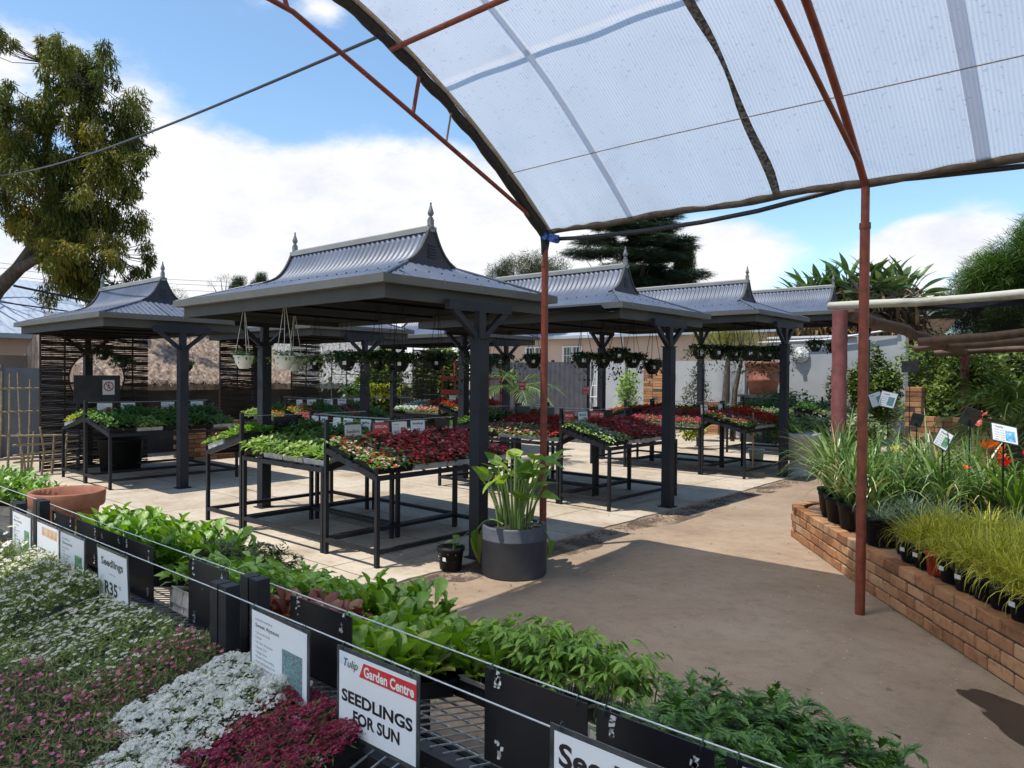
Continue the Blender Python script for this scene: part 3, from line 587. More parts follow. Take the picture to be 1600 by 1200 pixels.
# loose soil swept along the edge of the paving
mb = MB(); n = 1500; y = U(2.2, 13, n); x = -4.44 + np.abs(rng.normal(0, .12, n))*(.6+.6*np.sin(y*1.7)**2); s = U(.004, .02, n)**1.0
T = (np.array([(-1,-.8,0),(1,-.7,0),(.8,1,0),(-.9,.8,0),(0,0,.7)]), np.array([(0,1,4),(1,2,4),(2,3,4),(3,0,4)]))
scat(mb, T, np.stack([x, y, np.full(n, .001)], 1), U(0, TAU, n), 0, 0, s*.7); tag(mb.obj('loose_soil', M['dirt']), kind='stuff')
for i, (cy, rx, ry) in enumerate([(3.5,.22,.7),(4.55,.24,.6),(5.65,.26,.75),(7.6,.24,.8),(8.9,.2,.7),(10.6,.2,.8)]): blob('soil_drift', M['drift'], -4.36+.03*i % .1, cy, rx, ry, .003+.0006*i, 20+i)
# small litter on the path: fallen petals and stones
mb = MB(); n = 900; scat(mb, T, np.stack([U(-4.3, 0, n), U(2.4, 9, n), np.full(n, .001)], 1), U(0, TAU, n), 0, 0, U(.002, .008, n)); tag(mb.obj('grit', mk('grit', (.45,.40,.34), (.22,.17,.13), 40, .9)), kind='stuff')
# dry leaves and petals blown about
mb = MB(); n = 260; x = np.concatenate([U(-4.4, .2, 110), -4.35+np.abs(rng.normal(0,.25,80)), U(-8, -4.6, 70)]); y = np.concatenate([U(2.6, 10, 110), U(2.5, 12, 80), U(3.2, 11, 70)]); z = np.where(x < -4.47, .02, .005)
scat(mb, leaf_t(1,.45,2,'ovate',-.3,.5), np.stack([x, y, z], 1), U(0,TAU,n), U(-.15,.25,n), U(-.4,.4,n), U(.012,.04,n), 0); tag(mb.obj('fallen_leaves', leafmat('dry_leaf', [(0,(.10,.06,.03)),(.6,(.22,.14,.06)),(.85,(.30,.20,.08)),(.92,(.5,.05,.05)),(1,(.14,.18,.05))], .1, .8)), kind='stuff')
mb = MB(); P = [(-2.75-.012*i, 3.72+.05*math.sin(i*.5), .008+.01*abs(math.sin(i*.9))) for i in range(16)]; mb.tube(P, .004, 6)
tag(mb.obj('dropped_tie', M['hose']), 'thin black tie lying on the brown path near the lettuce', 'cable tie')

# ------------------------------------------------------------------ pagoda-roofed shelters
HA, HB = 1.75, 1.02      # half length along x, half width along y at the fascia
PROF = [(.0,3.022),(.03,3.0),(.055,2.94),(.085,2.88),(.12,2.82),(.165,2.763),(.22,2.714),(.29,2.675),(.38,2.64),(.55,2.59),(.8,2.51),(1.085,2.412)]
XG = 1.17                # gable end
def xhip(d): return XG if d <= .29 else XG + (d-.29)/(1.085-.29)*(HA+.062-XG)
def shelter_parts():
    P = {}
    # corrugated sheets, front and back: ribs run down the slope
    mb = MB(); pitch = .078; nx = int(2*(HA+.062)/pitch)*6; xs = np.linspace(-(HA+.062), HA+.08, nx+1); amp = .0075*np.cos(np.arange(nx+1)*2*np.pi/6)
    for sgn in (-1, 1):
        rows = []
        for i, (d, z) in enumerate(PROF):
            e = xhip(d); j = min(i+1, len(PROF)-1); k = max(i-1, 0); t = np.array([PROF[j][0]-PROF[k][0], PROF[j][1]-PROF[k][1]]); t /= np.linalg.norm(t); nrm = np.array([-t[1], t[0]])
            xc = np.clip(xs, -e, e); rows.append(np.stack([xc, sgn*(d+amp*nrm[0]), z+amp*nrm[1]], 1))
        V = np.concatenate(rows); w = nx+1; F = []
        for i in range(len(PROF)-1):
            e = max(xhip(PROF[i][0]), xhip(PROF[i+1][0]))
            for k in range(nx):
                if abs(xs[k]) > e+.013 and abs(xs[k+1]) > e+.013: continue
                q = (i*w+k, i*w+k+1, (i+1)*w+k+1, (i+1)*w+k); F.append(q if sgn < 0 else q[::-1])
        mb.add(V, F, 0, True)
    # hip ends
    for sgn in (-1, 1):
        ys = np.linspace(-1.085, 1.085, 29*6+1); am = .006*np.cos(np.arange(len(ys))*2*np.pi/6); rows = []
        for t in np.linspace(0, 1, 5):
            d = .29+t*(1.085-.29); rows.append(np.stack([np.full(len(ys), sgn*xhip(d)), np.clip(ys, -d, d), 2.675+(2.412-2.675)*t+am], 1))
        V = np.concatenate(rows); w = len(ys); F = []
        for i in range(4):
            dm = .29+(i+1)/4*.795
            for k in range(w-1):
                if min(abs(ys[k]), abs(ys[k+1])) > dm: continue
                q = (i*w+k, i*w+k+1, (i+1)*w+k+1, (i+1)*w+k); F.append(q if sgn < 0 else q[::-1])
        mb.add(V, F, 0, True)
    # hip flashings
    for sx in (-1, 1):
        for sy in (-1, 1): mb.tube([(sx*xhip(.29), sy*.29, 2.68), (sx*xhip(1.085), sy*1.085, 2.425)], .016, 6)
    for sy in (-1, 1):
        for d, z in ((.60,2.575),):
            for x in np.arange(-xhip(d)+.05, xhip(d), .156): mb.box((x-.006, sy*d-.005, z+.002), (x+.006, sy*d+.005, z+.013), 1)
    for sx in (-1, 1):
        for t in (.5,):
            d = .29+t*.795
            for y in np.arange(-d+.06, d, .155): mb.box((sx*xhip(d)-.005, y-.006, 2.675-.263*t+.002), (sx*xhip(d)+.005, y+.006, 2.675-.263*t+.013), 1)
    P['roof'] = mb.mesh('roof', [M['roof'], M['gable']])
    mb = MB()
    for sx in (-1, 1):
        x = sx*(XG+.012); V = [(x, -d, z) for d, z in PROF[:8]] + [(x, d, z) for d, z in PROF[:8]]; V.append((x, 0, 2.66))
        mb.add(V, [(16, i, i+1) for i in range(7)] + [(16, 8+i, 9+i) for i in range(7)])
        for k in range(5): mb.box((min(x, x+sx*.012), -.05, 2.745+k*.028), (max(x, x+sx*.012), .05, 2.757+k*.028), 0)
        mb.box((min(x-sx*.02, x+sx*.012), -.30, 2.652), (max(x-sx*.02, x+sx*.012), .30, 2.672))
        if sx < 0: P['gable0'] = mb.mesh('gable', M['gable']); mb = MB()
    P['gable1'] = mb.mesh('gable', M['gable'])
    mb = MB()
    for sx in (-1, 1):
        for sy in (-1, 1):
            P2 = [(sx*(XG+.004), sy*(d+.006), z+.012) for d, z in PROF[1:9]]
            mb = MB()
            for a, b in zip(P2[:-1], P2[1:]): mb.bar(a, b, .035, .02, up=(0, sy*.7, .7))
            P['barge%d%d' % (sx, sy)] = mb.mesh('barge_trim', M['fascia'])
    mb = MB(); mb.box((-XG-.02, -.05, 2.992), (XG+.02, .05, 3.040)); mb.tube([(-XG-.02, 0, 3.040), (XG+.02, 0, 3.040)], .024, 8); P['ridge'] = mb.mesh('ridge_cap', M['ridge'])
    P['finial'] = MB().box((-.028,-.028,0),(.028,.028,.07)).lathe([(.022,.07),(.030,.078),(.030,.088),(.016,.095),(.020,.102),(.036,.125),(.038,.14),(.026,.175),(.013,.215),(.009,.235),(.013,.242),(.013,.25),(.001,.258)], 10).mesh('finial', M['finial'])
    mb = MB(); t = .03
    mb.box((-HA,-HB,2.25),(HA,-HB+t,2.385)); mb.box((-HA,HB-t,2.25),(HA,HB,2.385)); mb.box((-HA,-HB+t,2.25),(-HA+t,HB-t,2.385)); mb.box((HA-t,-HB+t,2.25),(HA,HB-t,2.385))
    P['fascia'] = mb.mesh('fascia', M['fascia'])
    mb = MB(); a, b, g = HA, HB, .085
    for (x0, y0, x1, y1) in ((-a-g,-b-g,a+g,-b-.002),(-a-g,b+.002,a+g,b+g),(-a-g,-b-.002,-a-.002,b+.002),(a+.002,-b-.002,a+g,b+.002)): mb.box((x0,y0,2.362),(x1,y1,2.432))
    for s in (-1, 1):
        for y in np.linspace(-b+.12, b-.12, 5): mb.box((s*(a+g)-.004, y-.004, 2.395), (s*(a+g)+.003, y+.004, 2.446), 1)
    P['gutter'] = mb.mesh('gutter', [M['gutter'], M['finial']])
    mb = MB(); mb.box((-HA+t,-HB+t,2.305),(HA-t,HB-t,2.312))  # flat sheet added below the roof, its black imitating the shade there
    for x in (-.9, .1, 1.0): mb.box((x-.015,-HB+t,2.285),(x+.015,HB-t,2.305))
    P['roof_shade'] = mb.mesh('shade_underside', M['roof_shade'])
    mb = MB(); mb.box((-.06,-.06,0),(.06,.06,1.955)); mb.box((-.075,-.075,1.955),(.075,.075,1.965)); mb.box((-.035,-.04,1.965),(.035,.04,2.2))
    mb.box((-.03,-.40,2.2),(.03,.40,2.285)); mb.box((-.09,-.09,0),(.09,.09,.012))
    for s in (-1, 1): mb.bar((0, s*.03, 1.965), (0, s*.34, 2.215), .05, .05, up=(1,0,0))
    P['post'] = mb.mesh('post', M['charcoal'])
    return P
SP = shelter_parts()
def shelter(cx, cy, label, dz=0., clips=False):
    o = thing('market_shelter', label, 'garden shelter', (cx, cy, .016), 0, 'pagoda roofed shelters over the plant benches')
    for k, nm, dzz in (('roof','roof',0),('gable0','gable',0),('gable1','gable',0),('barge-1-1','barge_trim',0),('barge-11','barge_trim',0),('barge1-1','barge_trim',0),('barge11','barge_trim',0),('ridge','ridge_cap',0),('fascia','fascia',0),('gutter','gutter',0),('roof_shade','shade_underside',0)): link(nm, SP[k], o, (0,0,dz))
    for s in (-1, 1): link('finial', SP['finial'], o, (s*(XG-.01), 0, 3.055+dz)).scale = (.82, .82, .86)
    for s in (-1, 1):
        p = link('post', SP['post'], o, (s*(HA+.068), 0, 0)); p.scale = (s, 1, (2.285+dz)/2.285)
    return o
SHEL = [(-6.37, 4.74, 0, 'largest shelter, blue curved metal roof with finials, in front of the path'),
        (-6.42, 8.22, .06, 'second shelter along the path, directly behind the largest one, same blue curved roof'),
        (-6.45, 12.1, .26, 'third shelter along the path, blue curved roof partly behind the second one'),
        (-6.25, 15.9, .52, 'farthest shelter along the path, its roof end beside the red log post'),
        (-12.2, 4.74, 0, 'separate blue roofed shelter on the far left, in front of a woven stick screen'),
        (-12.1, 7.85, .02, 'shelter behind the hanging white pots, its grey fascia seen under the largest roof'),
        (-12.0, 11.4, .05, 'shelter in the back row whose fascia shows just left of the middle dark post')]
for cx, cy, dz, lb in SHEL: shelter(cx, cy, lb, dz)

mb = MB(); mb.grid(lambda u, v: (-7.4+2.6*u+.15*v, 6.99+.19*v, 2.47-.05*math.sin(math.pi*v)*(1+.4*math.sin(u*7))-.10*(1-u)*v*0+.03*math.sin(u*5)*v), 22, 12)
tag(mb.obj('shade_cloth', M['darknet']), 'dark shade cloth slung along the front eave of the second shelter', 'shade cloth')
# ------------------------------------------------------------------ display benches
def bench_mesh(L, D, zr=.96, drop=.18, post=1.22, w=.036, skew=True):
    """one sloping steel bench, high side at y=0, low side at y=-D; returns frame, legs, deck"""
    zl = zr-drop; h = L/2
    fr = MB()
    for s in (-1, 1):
        x = s*(h-w/2); fr.bar((x,-w,zr-.02),(x,-D+w,zl-.02), w, .05); fr.bar((x,-w,.13),(x,-D+w,.13), w, w)
    fr.box((-h+w,-w,zr-.045),(h-w,0,zr-.005)); fr.box((-h+w,-D,zl-.045),(h-w,-D+w,zl-.005)); fr.box((-h+w,-w,.112),(h-w,0,.148)); fr.box((-h+w,-D,.112),(h-w,-D+w,.148))
    dk = MB()
    for k in range(1, 8):
        y = -D*k/8; z = zr-drop*k/8-.012; dk.bar((-h+w, y, z),(h-w, y, z), .012, .012)
    for k in range(1, int(L/.3)): dk.bar((-h+k*.3, -w, zr-.022),(-h+k*.3, -D+w, zl-.022), .012, .012)
    hi = MB().box((-w/2,-w,0),(w/2,0,post)); lo = MB().box((-w/2,0,0),(w/2,w,zl))
    return dict(frame=fr.mesh('frame', M['black_steel']), deck=dk.mesh('deck', M['black_steel']), hi=hi.mesh('leg', M['black_steel']), lo=lo.mesh('leg', M['black_steel']), L=L, D=D, zr=zr, drop=drop, w=w, post=post)
BE = bench_mesh(1.66, .77); BM = bench_mesh(1.44, .84); BL = bench_mesh(1.9, .95)
def bench(B, x, y, rz, label, wire=True):
    o = thing('display_bench', label, 'plant bench', (x, y, .016), rz, 'sloping black steel plant benches')
    link('frame', B['frame'], o); link('deck', B['deck'], o)
    for s in (-1, 1):
        link('leg', B['hi'], o, (s*(B['L']/2-B['w']/2), 0, 0)); link('leg', B['lo'], o, (s*(B['L']/2-B['w']/2), -B['D'], 0))
    if wire:
        link('sign_wire', B.setdefault('wiremesh', MB().tube([(-B['L']/2+.02, -.018, 1.19), (0, -.018, 1.183), (B['L']/2-.02, -.018, 1.19)], .003, 5).mesh('sign_wire', M['wire'])), o)
    return Matrix.Translation((x, y, .016)) @ Matrix.Rotation(rz, 4, 'Z')
ORD = ['first','second','third','fourth','fifth','sixth']
def fill(B, mw, grid, where, group):
    """grid[row][col] kinds; row 0 is the low front row"""
    ang = math.atan2(B['drop'], B['D']); nr = len(grid); rowd = B['D']/math.cos(ang)/nr
    for r, row in enumerate(grid):
        nc = len(row); cw = (B['L']-.02)/nc
        for c, kn in enumerate(row):
            if not kn: continue
            d = B['D']-(r+.5)*B['D']/nr*1.0
            z = B['zr']-B['drop']*d/B['D']+.004
            x = -B['L']/2+.01+(c+.5)*cw
            mt = mw @ Matrix.Translation((x, -d, z)) @ Matrix.Rotation(ang, 4, 'X') @ Matrix.Rotation(U(-.02,.02), 4, 'Z')
            rowname = ['lower row','upper row','top row'][r] if nr > 1 else 'row'
            place_tray(kn, mt, f"{KINDS[kn][0]}, {ORD[c]} from left, {rowname} of {where}", group, min(1.0, (cw-.012)/.412), (r*7+c*3) % 2 == 0, .74 if KINDS[kn][2] else .92, r > 0 or c == 0)
def two(a, n, b=None): return [[a]*n, [b or a]*n]
def cell(cx, cy, which, names, f, r, l, b, back=True):
    """the four benches under one shelter: front, right, left, back"""
    nf, nrr, nl, nb = names; wf = [f'the {w} bench under {which} shelter' for w in ('front','right','left','back')]
    if f: fill(BM, bench(BM, cx-.045, cy-.02, 0, nf), f, wf[0], 'trays on the '+nf)
    if r: fill(BE, bench(BE, cx+.69, cy-.03, R(90), nrr), r, wf[1], 'trays on the '+nrr)
    if l: fill(BE, bench(BE, cx-.79, cy-.03, R(-90), nl), l, wf[2], 'trays on the '+nl)
    if b: fill(BM, bench(BM, cx-.045, cy+.02, R(180), nb), b, wf[3], 'trays on the '+nb)
A = 'begonia_rose'; Bw = 'begonia_mixed'; W = 'begonia_white'; Rd = 'begonia_red'
cell(-6.37, 4.74, 'largest', ('green seedling bench under the largest shelter','rose begonia bench under the largest shelter','pale seedling bench at the left of the largest shelter','dark seedling bench under the largest shelter'),
     [['pale','mid','pale','broad'],['dark','mid','dark','broad']], [[Bw,A,A,A],['begonia_mixed',A,A,A]], two('pale', 4, 'broad'), two('dark', 4, 'mid'))
cell(-6.40, 8.28, 'second', ('red begonia bench under the second shelter','white edged begonia bench under the second shelter','leafy bench at the left of the second shelter','back bench under the second shelter'),
     [[Bw,Bw,Bw,Rd],[Rd,Rd,Rd,Rd]], [[W,Rd,A,Rd],[W,Rd,A,Rd]], [['coral','mid','impatiens_hot','mid'],['dark','variegated','dark','mid']], [['salvia','petunia_white','salvia',Rd],['petunia_pink','petunia_pink',Rd,'salvia']])
cell(-6.40, 12.15, 'third', ('crimson impatiens bench under the third shelter','mixed impatiens and salvia bench under the third shelter','pink petunia bench under the third shelter','dark seedling bench under the third shelter'),
     [['impatiens_hot']*4,[Rd,'impatiens_hot',Rd,'salvia']], [['impatiens_mixed','impatiens_mixed','salvia','salvia'],['impatiens_mixed','impatiens_hot','salvia','salvia']], two('petunia_pink', 4, 'salvia'), two('dark', 4))
cell(-6.25, 15.9, 'farthest', ('bench of silvery seedlings under the farthest shelter','silvery leaf bench under the farthest shelter','',''), two('variegated', 4, 'dark'), [['variegated','broad','variegated','mid'],['dark','dark','variegated','dark']], None, None)
for rz, nm, g in ((R(90), 'right bench of far left shelter', [['dark','pale','dark','dark','mid'],['mid','dark','mid','dark','dark']]), (R(-90), 'left bench of far left shelter', [['mid','mid','pale','yellowleaf','yellowleaf'],['dark','mid','mid','pale','pale']])):
    fill(BL, bench(BL, -11.83+(.002 if rz > 0 else -.002), 4.90, rz, 'black steel '+nm+(', dark green seedlings' if rz > 0 else ', yellow green seedlings')), g, nm, 'trays on the '+nm)
cell(-12.1, 7.85, 'marigold', ('orange marigold bench in the back row','mixed bedding bench in the back row','',''), [['pale','broad','marigold','marigold'],['mid','mid','marigold','impatiens_hot']], [['impatiens_hot','dark','impatiens_mixed','dark'],['marigold','dark','impatiens_hot','dark']], None, None)
cell(-12.0, 11.4, 'coral flowers', ('white and coral bench far behind the middle post','yellow and coral bench far behind the middle post','',''), [['petunia_white','petunia_white','coral','coral'],['petunia_white','coral','salvia','salvia']], [['coral','yellow','coral','petunia_pink'],['salvia','salvia','salvia','salvia']], None, None)

# ------------------------------------------------------------------ lettered signs
FONT = {}
def textmesh(s, bold=0., shear=0.):
    k = (s, bold, shear)
    if k not in FONT:
        c = bpy.data.curves.new('txt', 'FONT'); c.body = s; c.size = 1; c.offset = bold; c.shear = shear; c.resolution_u = 3; c.align_x = 'LEFT'; c.fill_mode = 'FRONT'
        o = bpy.data.objects.new('txt', c); COL.objects.link(o); bpy.context.view_layer.update()
        me = o.to_mesh(); me.calc_loop_triangles()
        V = np.array([v.co[:] for v in me.vertices]); F = np.array([t.vertices[:] for t in me.loop_triangles]); o.to_mesh_clear()
        bpy.data.objects.remove(o); bpy.data.curves.remove(c); FONT[k] = (V, F)
    return FONT[k]
def text(mb, s, x, z, h, y=-.0012, bold=0., mi=0, width=None, center=False, shear=0., rot=0.):
    V, F = textmesh(s, bold, shear)
    if len(V) == 0: return
    sc = h/.73; w = V[:, 0].max()*sc; sx = sc
    if width and w > 0: sx = sc*width/w; w = width
    X = V[:, 0]*sx - (w/2 if center else 0); Z = V[:, 1]*sc
    if rot: X, Z = X*math.cos(rot)-Z*math.sin(rot), X*math.sin(rot)+Z*math.cos(rot)
    mb.add(np.stack([x+X, np.full(len(X), y), z+Z], 1), F, mi)
def rect(mb, x0, z0, x1, z1, y, mi=0): mb.add([(x0,y,z0),(x1,y,z0),(x1,y,z1),(x0,y,z1)], [(0,1,2,3)], mi)
def curve_card(mb, w, h, y, mi=0, bow=.0, t=.002):
    mb.box((-w/2, y, -h), (w/2, y+t, 0), mi)
def sign(label, loc, rz, w, h, design, group=None, tilt=0., ties=True, cat='sign', border=.012, paper='paper', name='plant_sign'):
    o = thing(name, label, cat, loc, rz, group); o.rotation_euler = (tilt, 0, rz)
    mb = MB(); mb.box((-w/2, 0, -h), (w/2, .003, 0)); mb.obj('backing', M['laminate'], o)
    if paper: mb = MB(); mb.box((-w/2+border, -.001, -h+border), (w/2-border, 0, -border)); mb.obj('paper', M[paper], o)
    design(o, w, h, border)
    if ties:
        mb = MB()
        for s in (-1, 1):
            t = np.linspace(0, TAU, 9); mb.tube(np.stack([np.full(9, s*(w/2-.03)), .0015+.006*np.cos(t), .002+.009*np.sin(t)], 1), .0014, 5)
        mb.obj('tie', M['greytie'], o)
    return o
def d_price(top='Seedlings', sub='each tray', price='R35', sup='95', big=False):
    def f(o, w, h, b):
        mb = MB()
        text(mb, top, 0, -h*(.33 if big else .30), h*(.20 if big else .13), bold=.03, width=w*(.86 if big else .70), center=True); mb.obj('heading', M['ink'], o); mb = MB()
        if sub: text(mb, sub, 0, -h*.44, h*.035, width=w*.2, center=True); mb.obj('small_print', M['ink'], o)
        mb = MB()
        text(mb, price, -w*.06, -h*.78, h*.22, bold=.03, width=w*.42, center=True); text(mb, sup, w*.19, -h*.63, h*.07, width=w*.08)
        text(mb, '* * *', w*.22, -h*.90, h*.03, width=w*.1) if False else None
        mb.obj('price', M['ink'], o)
        mb = MB(); t = np.linspace(0, 9, 30); mb.tube(np.stack([-w*.40+.010*w*t+.012*w*np.sin(t*2.2), np.full(30, -.0018), -h*.86+.03*h*np.cos(t*1.9)], 1), .0008, 4); rect(mb, -w*.41, -h*.925, -w*.28, -h*.915, -.0013); mb.obj('logo', M['inkred'], o)
    return f
def d_special(o, w, h, b):
    mb = MB(); rect(mb, -w/2+b, -h+b, w/2-b, -b, -.0012); mb.obj('red_panel', M['inkred'], o)
    mb = MB(); text(mb, 'SPECIAL', 0, -h*.36, h*.18, -.002, .015, width=w*.78, center=True); text(mb, '-----', 0, -h*.52, h*.05, -.002, width=w*.18, center=True); text(mb, 'R24', -w*.03, -h*.84, h*.2, -.002, .015, width=w*.34, center=True); text(mb, '95', w*.17, -h*.74, h*.08, -.002, width=w*.08); mb.obj('lettering', M['inkwhite'], o)
def d_info(title, lines, pic, px=.30, ul='', logo=False):
    def f(o, w, h, b):
        mb = MB()
        if ul: text(mb, ul, -w*.40, -h*.16, h*.035, width=w*.30)
        text(mb, title, -w*.40, -h*.245, h*.05, bold=.02, width=w*.42); mb.obj('heading', M['ink'], o); mb = MB()
        for i, ln in enumerate(lines): text(mb, '• '+ln, -w*.40, -h*(.33+.062*i), h*.034)
        mb.obj('lettering', M['ink'], o)
        mb = MB(); rect(mb, w*(.5-px-.10), -h*.87, w*.40, -h*.36, -.0014); mb.obj('picture', M[pic], o)
    return f
def d_tulip(o, w, h, b):
    mb = MB(); z0, z1 = -h*.265, -h*.095; V = [(-w*.205,-.0013,z0),(w*.47,-.0013,z0),(w*.47,-.0013,z1),(-w*.15,-.0013,z1)]; mb.add(V, [(0,1,2,3)]); mb.obj('red_banner', M['inkred'], o)
    mb = MB(); rect(mb, -w*.455, -h*.20, -w*.36, -h*.06, -.0011); mb.obj('blue_corner', mk('pale_blue_ink', (.45,.60,.74), (.68,.75,.82), 9, .4), o)
    mb = MB(); text(mb, 'Garden Centre', -w*.145, -h*.235, h*.115, -.0021, .03, width=w*.59); mb.obj('banner_lettering', M['inkwhite'], o)
    mb = MB(); text(mb, 'Tulip', -w*.42, -h*.205, h*.10, -.0021, .0, width=w*.20, shear=.3); mb.obj('logo_lettering', M['ink'], o); mb = MB(); text(mb, 'SEEDLINGS', 0, -h*.60, h*.135, -.0016, .034, width=w*.86, center=True); text(mb, 'FOR SUN', 0, -h*.80, h*.135, -.0016, .034, width=w*.57, center=True); mb.obj('lettering', M['ink'], o)
def d_shade(o, w, h, b):
    mb = MB(); text(mb, 'Seedlings', 0, -h*.52, h*.2, bold=.02, width=w*.74, center=True); text(mb, 'For Shade', 0, -h*.80, h*.2, bold=.02, width=w*.80, center=True); mb.obj('lettering', M['ink'], o)
def d_orange(o, w, h, b):
    mb = MB(); rect(mb, -w*.25, -h*.27, w*.40, -h*.10, -.0013); mb.obj('banner', M['inkorange'], o)
    mb = MB(); text(mb, 'SEEDLINGS', 0, -h*.66, h*.14, bold=.02, width=w*.84, center=True); text(mb, 'FOR SUN', 0, -h*.86, h*.13, bold=.02, width=w*.5, center=True); mb.obj('lettering', M['ink'], o)
def d_small(pic):
    def f(o, w, h, b):
        mb = MB(); text(mb, 'Seedling', -w*.40, -h*.25, h*.08, width=w*.35)
        for i in range(4): text(mb, ['full sun','annual','water well','bright colour'][i], -w*.40, -h*(.42+.11*i), h*.06, width=w*.36)
        mb.obj('lettering', M['ink'], o)
        mb = MB(); rect(mb, w*.08, -h*.88, w*.40, -h*.42, -.0014); mb.obj('picture', M[pic], o)
    return f
def board(label, x0, x1, ztop, zbot, y, seed, group=None):
    o = thing('black_board', label, 'sign board', ((x0+x1)/2, y, ztop), 0, 'black backs of the sign boards on the front bench'); w = x1-x0; h = ztop-zbot; r = np.random.default_rng(seed)
    mb = MB().box((-w/2, 0, -h), (w/2, .004, 0))
    for fx, fz in ((-.36,-.14),(.36,-.16),(-.34,-.84),(.33,-.82)):
        if r.random() < .85:
            for _ in range(8):
                a, bq = fx*w+r.normal(0, .004), fz*h+r.normal(0, .016); s, t2 = r.uniform(.002,.009), r.uniform(.002,.008)
                q = np.array([(-s,-t2),(s*r.uniform(.4,1),-t2*r.uniform(.3,1)),(s,t2*r.uniform(.3,1)),(-s*r.uniform(.2,1),t2)]); mb.add([(a+u, -.0008, bq+v) for u, v in q], [(0,1,2,3)], 1)
    mb.obj('panel', [M['board'], M['scuff']], o)
    mb = MB()
    for s in (-1, 1):
        t = np.linspace(0, TAU, 9); mb.tube(np.stack([np.full(9, s*(w/2-.025)), .002+.009*np.cos(t), .0+.012*np.sin(t)], 1), .0018, 5)
    mb.obj('tie', M['greytie'], o)
    return o
# ------------------------------------------------------------------ front bench: two low steel benches back to back, wires between their posts
FL = 2.25
def front_bench_meshes():
    B = bench_mesh(FL, .80, .66, .20, .945, .05)
    dk = MB()
    n = int(FL/.05)
    for k in range(1, n):
        x = -FL/2+k*.05; dk.bar((x, -.02, .66), (x, -.79, .468), .0045, .0045)
    for k in range(9):
        y = -.03-k*.095; dk.bar((-FL/2+.01, y, .66-.2*(-y)/.8-.006), (FL/2-.01, y, .66-.2*(-y)/.8-.006), .0055, .0055)
    B['deck'] = dk.mesh('wire_mesh_top', M['galv'])
    w = MB(); 
    for z in (.928,): w.tube([(x, -.018-.031, z-.004*math.cos(x*1.3)) for x in np.linspace(-FL/2+.0, FL/2-.0, 14)], .0021, 6)
    B['wires'] = w.mesh('tension_wire', M['wire'])
    return B
FB = front_bench_meshes()
FRONT = {}
def front_bench(x, y, rz, label):
    o = thing('low_plant_bench', label, 'plant bench', (x, y, 0), rz, 'low black benches in the foreground')
    link('frame', FB['frame'], o); link('wire_mesh_top', FB['deck'], o); link('tension_wire', FB['wires'], o)
    for s in (-1, 1):
        link('leg', FB['hi'], o, (s*(FL/2-.025), 0, 0)); link('leg', FB['lo'], o, (s*(FL/2-.025), -.80, 0))
    return Matrix.Translation((x, y, 0)) @ Matrix.Rotation(rz, 4, 'Z')
NEARB, FARB = {}, {}
for i, cx in enumerate((-5.735, -3.475, -1.215, 1.045)):
    wn = ['farthest','second farthest','middle','nearest'][i]
    NEARB[i] = front_bench(cx, 1.24, 0, f'{wn} low black bench carrying flower trays, near side of the wires')
    FARB[i] = front_bench(cx, 1.30, math.pi, f'{wn} low black bench with wire mesh top, far side of the wires')
ANGF = math.atan2(.20, .80)
HSC = dict(spinach=1.2, lettuce=1.02, basil=1.2, parsley=1.25, tomato=1.05, darkcut=1.0, daisy_white=.62, daisy_few=.5, pink_fine=.62, alyssum_white=.75, mid=1.8, broad=1.5, redlettuce=1.5, alyssum_purple=.5, alyssum_wine=.8)
def front_tray(kn, x, y, label, near, flip=False, sx=1., dz=0):
    d = (1.24-y) if near else (y-1.30); z = .664-.2*d/.8+.004+dz
    mt = Matrix.Translation((x, y, z)) @ Matrix.Rotation(0 if near else math.pi, 4, 'Z') @ Matrix.Rotation(ANGF, 4, 'X')
    return place_tray(kn, mt, label, 'flower trays on the near front bench' if near else 'vegetable trays on the far front bench', sx, flip, HSC.get(kn, 1.)*(1.5 if kn == 'basil' and x < -6 else 1.5 if kn == 'daisy_white' and x < -3.4 and y > .9 else .5 if kn == 'daisy_white' and y > .9 else 1))
YI, YO = 1.035, .66
for kn, x, y, lb in [
    ('marguerite', -4.36, YI, 'tall white daisies with yellow centres against the sign wires at the far left'), ('daisy_white', -3.94, YI, 'white daisies below the sign whose red word band is faded'),
    ('daisy_white', -3.53, YI, 'white daisies hiding the foot of the white sign with a green photo'), ('daisy_white', -3.12, YI, 'small white daisies spilling under the R35 sign'),
    ('daisy_few', -2.70, YI, 'thin scatter of white daisies on green, right next to the R35 sign'), ('alyssum_white', -2.07, YI, 'white alyssum pressed against the wide black post'), ('pink_fine', -2.43, YI, 'dusty pink flowers reaching the wire mesh beside the wide post'), ('alyssum_purple', -1.74, YI, 'purple alyssum below the sheet about sweet alyssum'),
    ('daisy_white', -4.36, YO, 'white daisies at the left picture edge, outer row'), ('daisy_white', -3.94, YO, 'white daisies in the outer row, second tray from the left edge'), ('daisy_white', -3.53, YO, 'white daisies in the outer row just left of the pink flowers'),
    ('daisy_few', -3.12, YO, 'white daisies thinning out among the pink flowers'), ('pink_fine', -2.70, YO, 'dusty pink flowers next to the white alyssum'), ('pink_fine', -2.29, YO, 'dusty pink flowers touching the outer white alyssum'), ('alyssum_white', -1.90, YO, 'white alyssum at the bottom edge of the picture'),
    ('alyssum_wine', -1.54, YO, 'wine red alyssum at the bottom edge of the picture'), ('pink_fine', -3.11, .30, 'dusty pink flowers in the lower left corner'), ('pink_fine', -2.69, .30, 'dusty pink flowers at the bottom edge left of the white alyssum')]:
    front_tray(kn, x, y, lb, True, (x*100) % 2 > 1, .86 if kn == 'alyssum_white' else .68 if x == -2.43 else .85 if kn == 'alyssum_purple' else 1.)
YN, YF = 1.56, 1.93
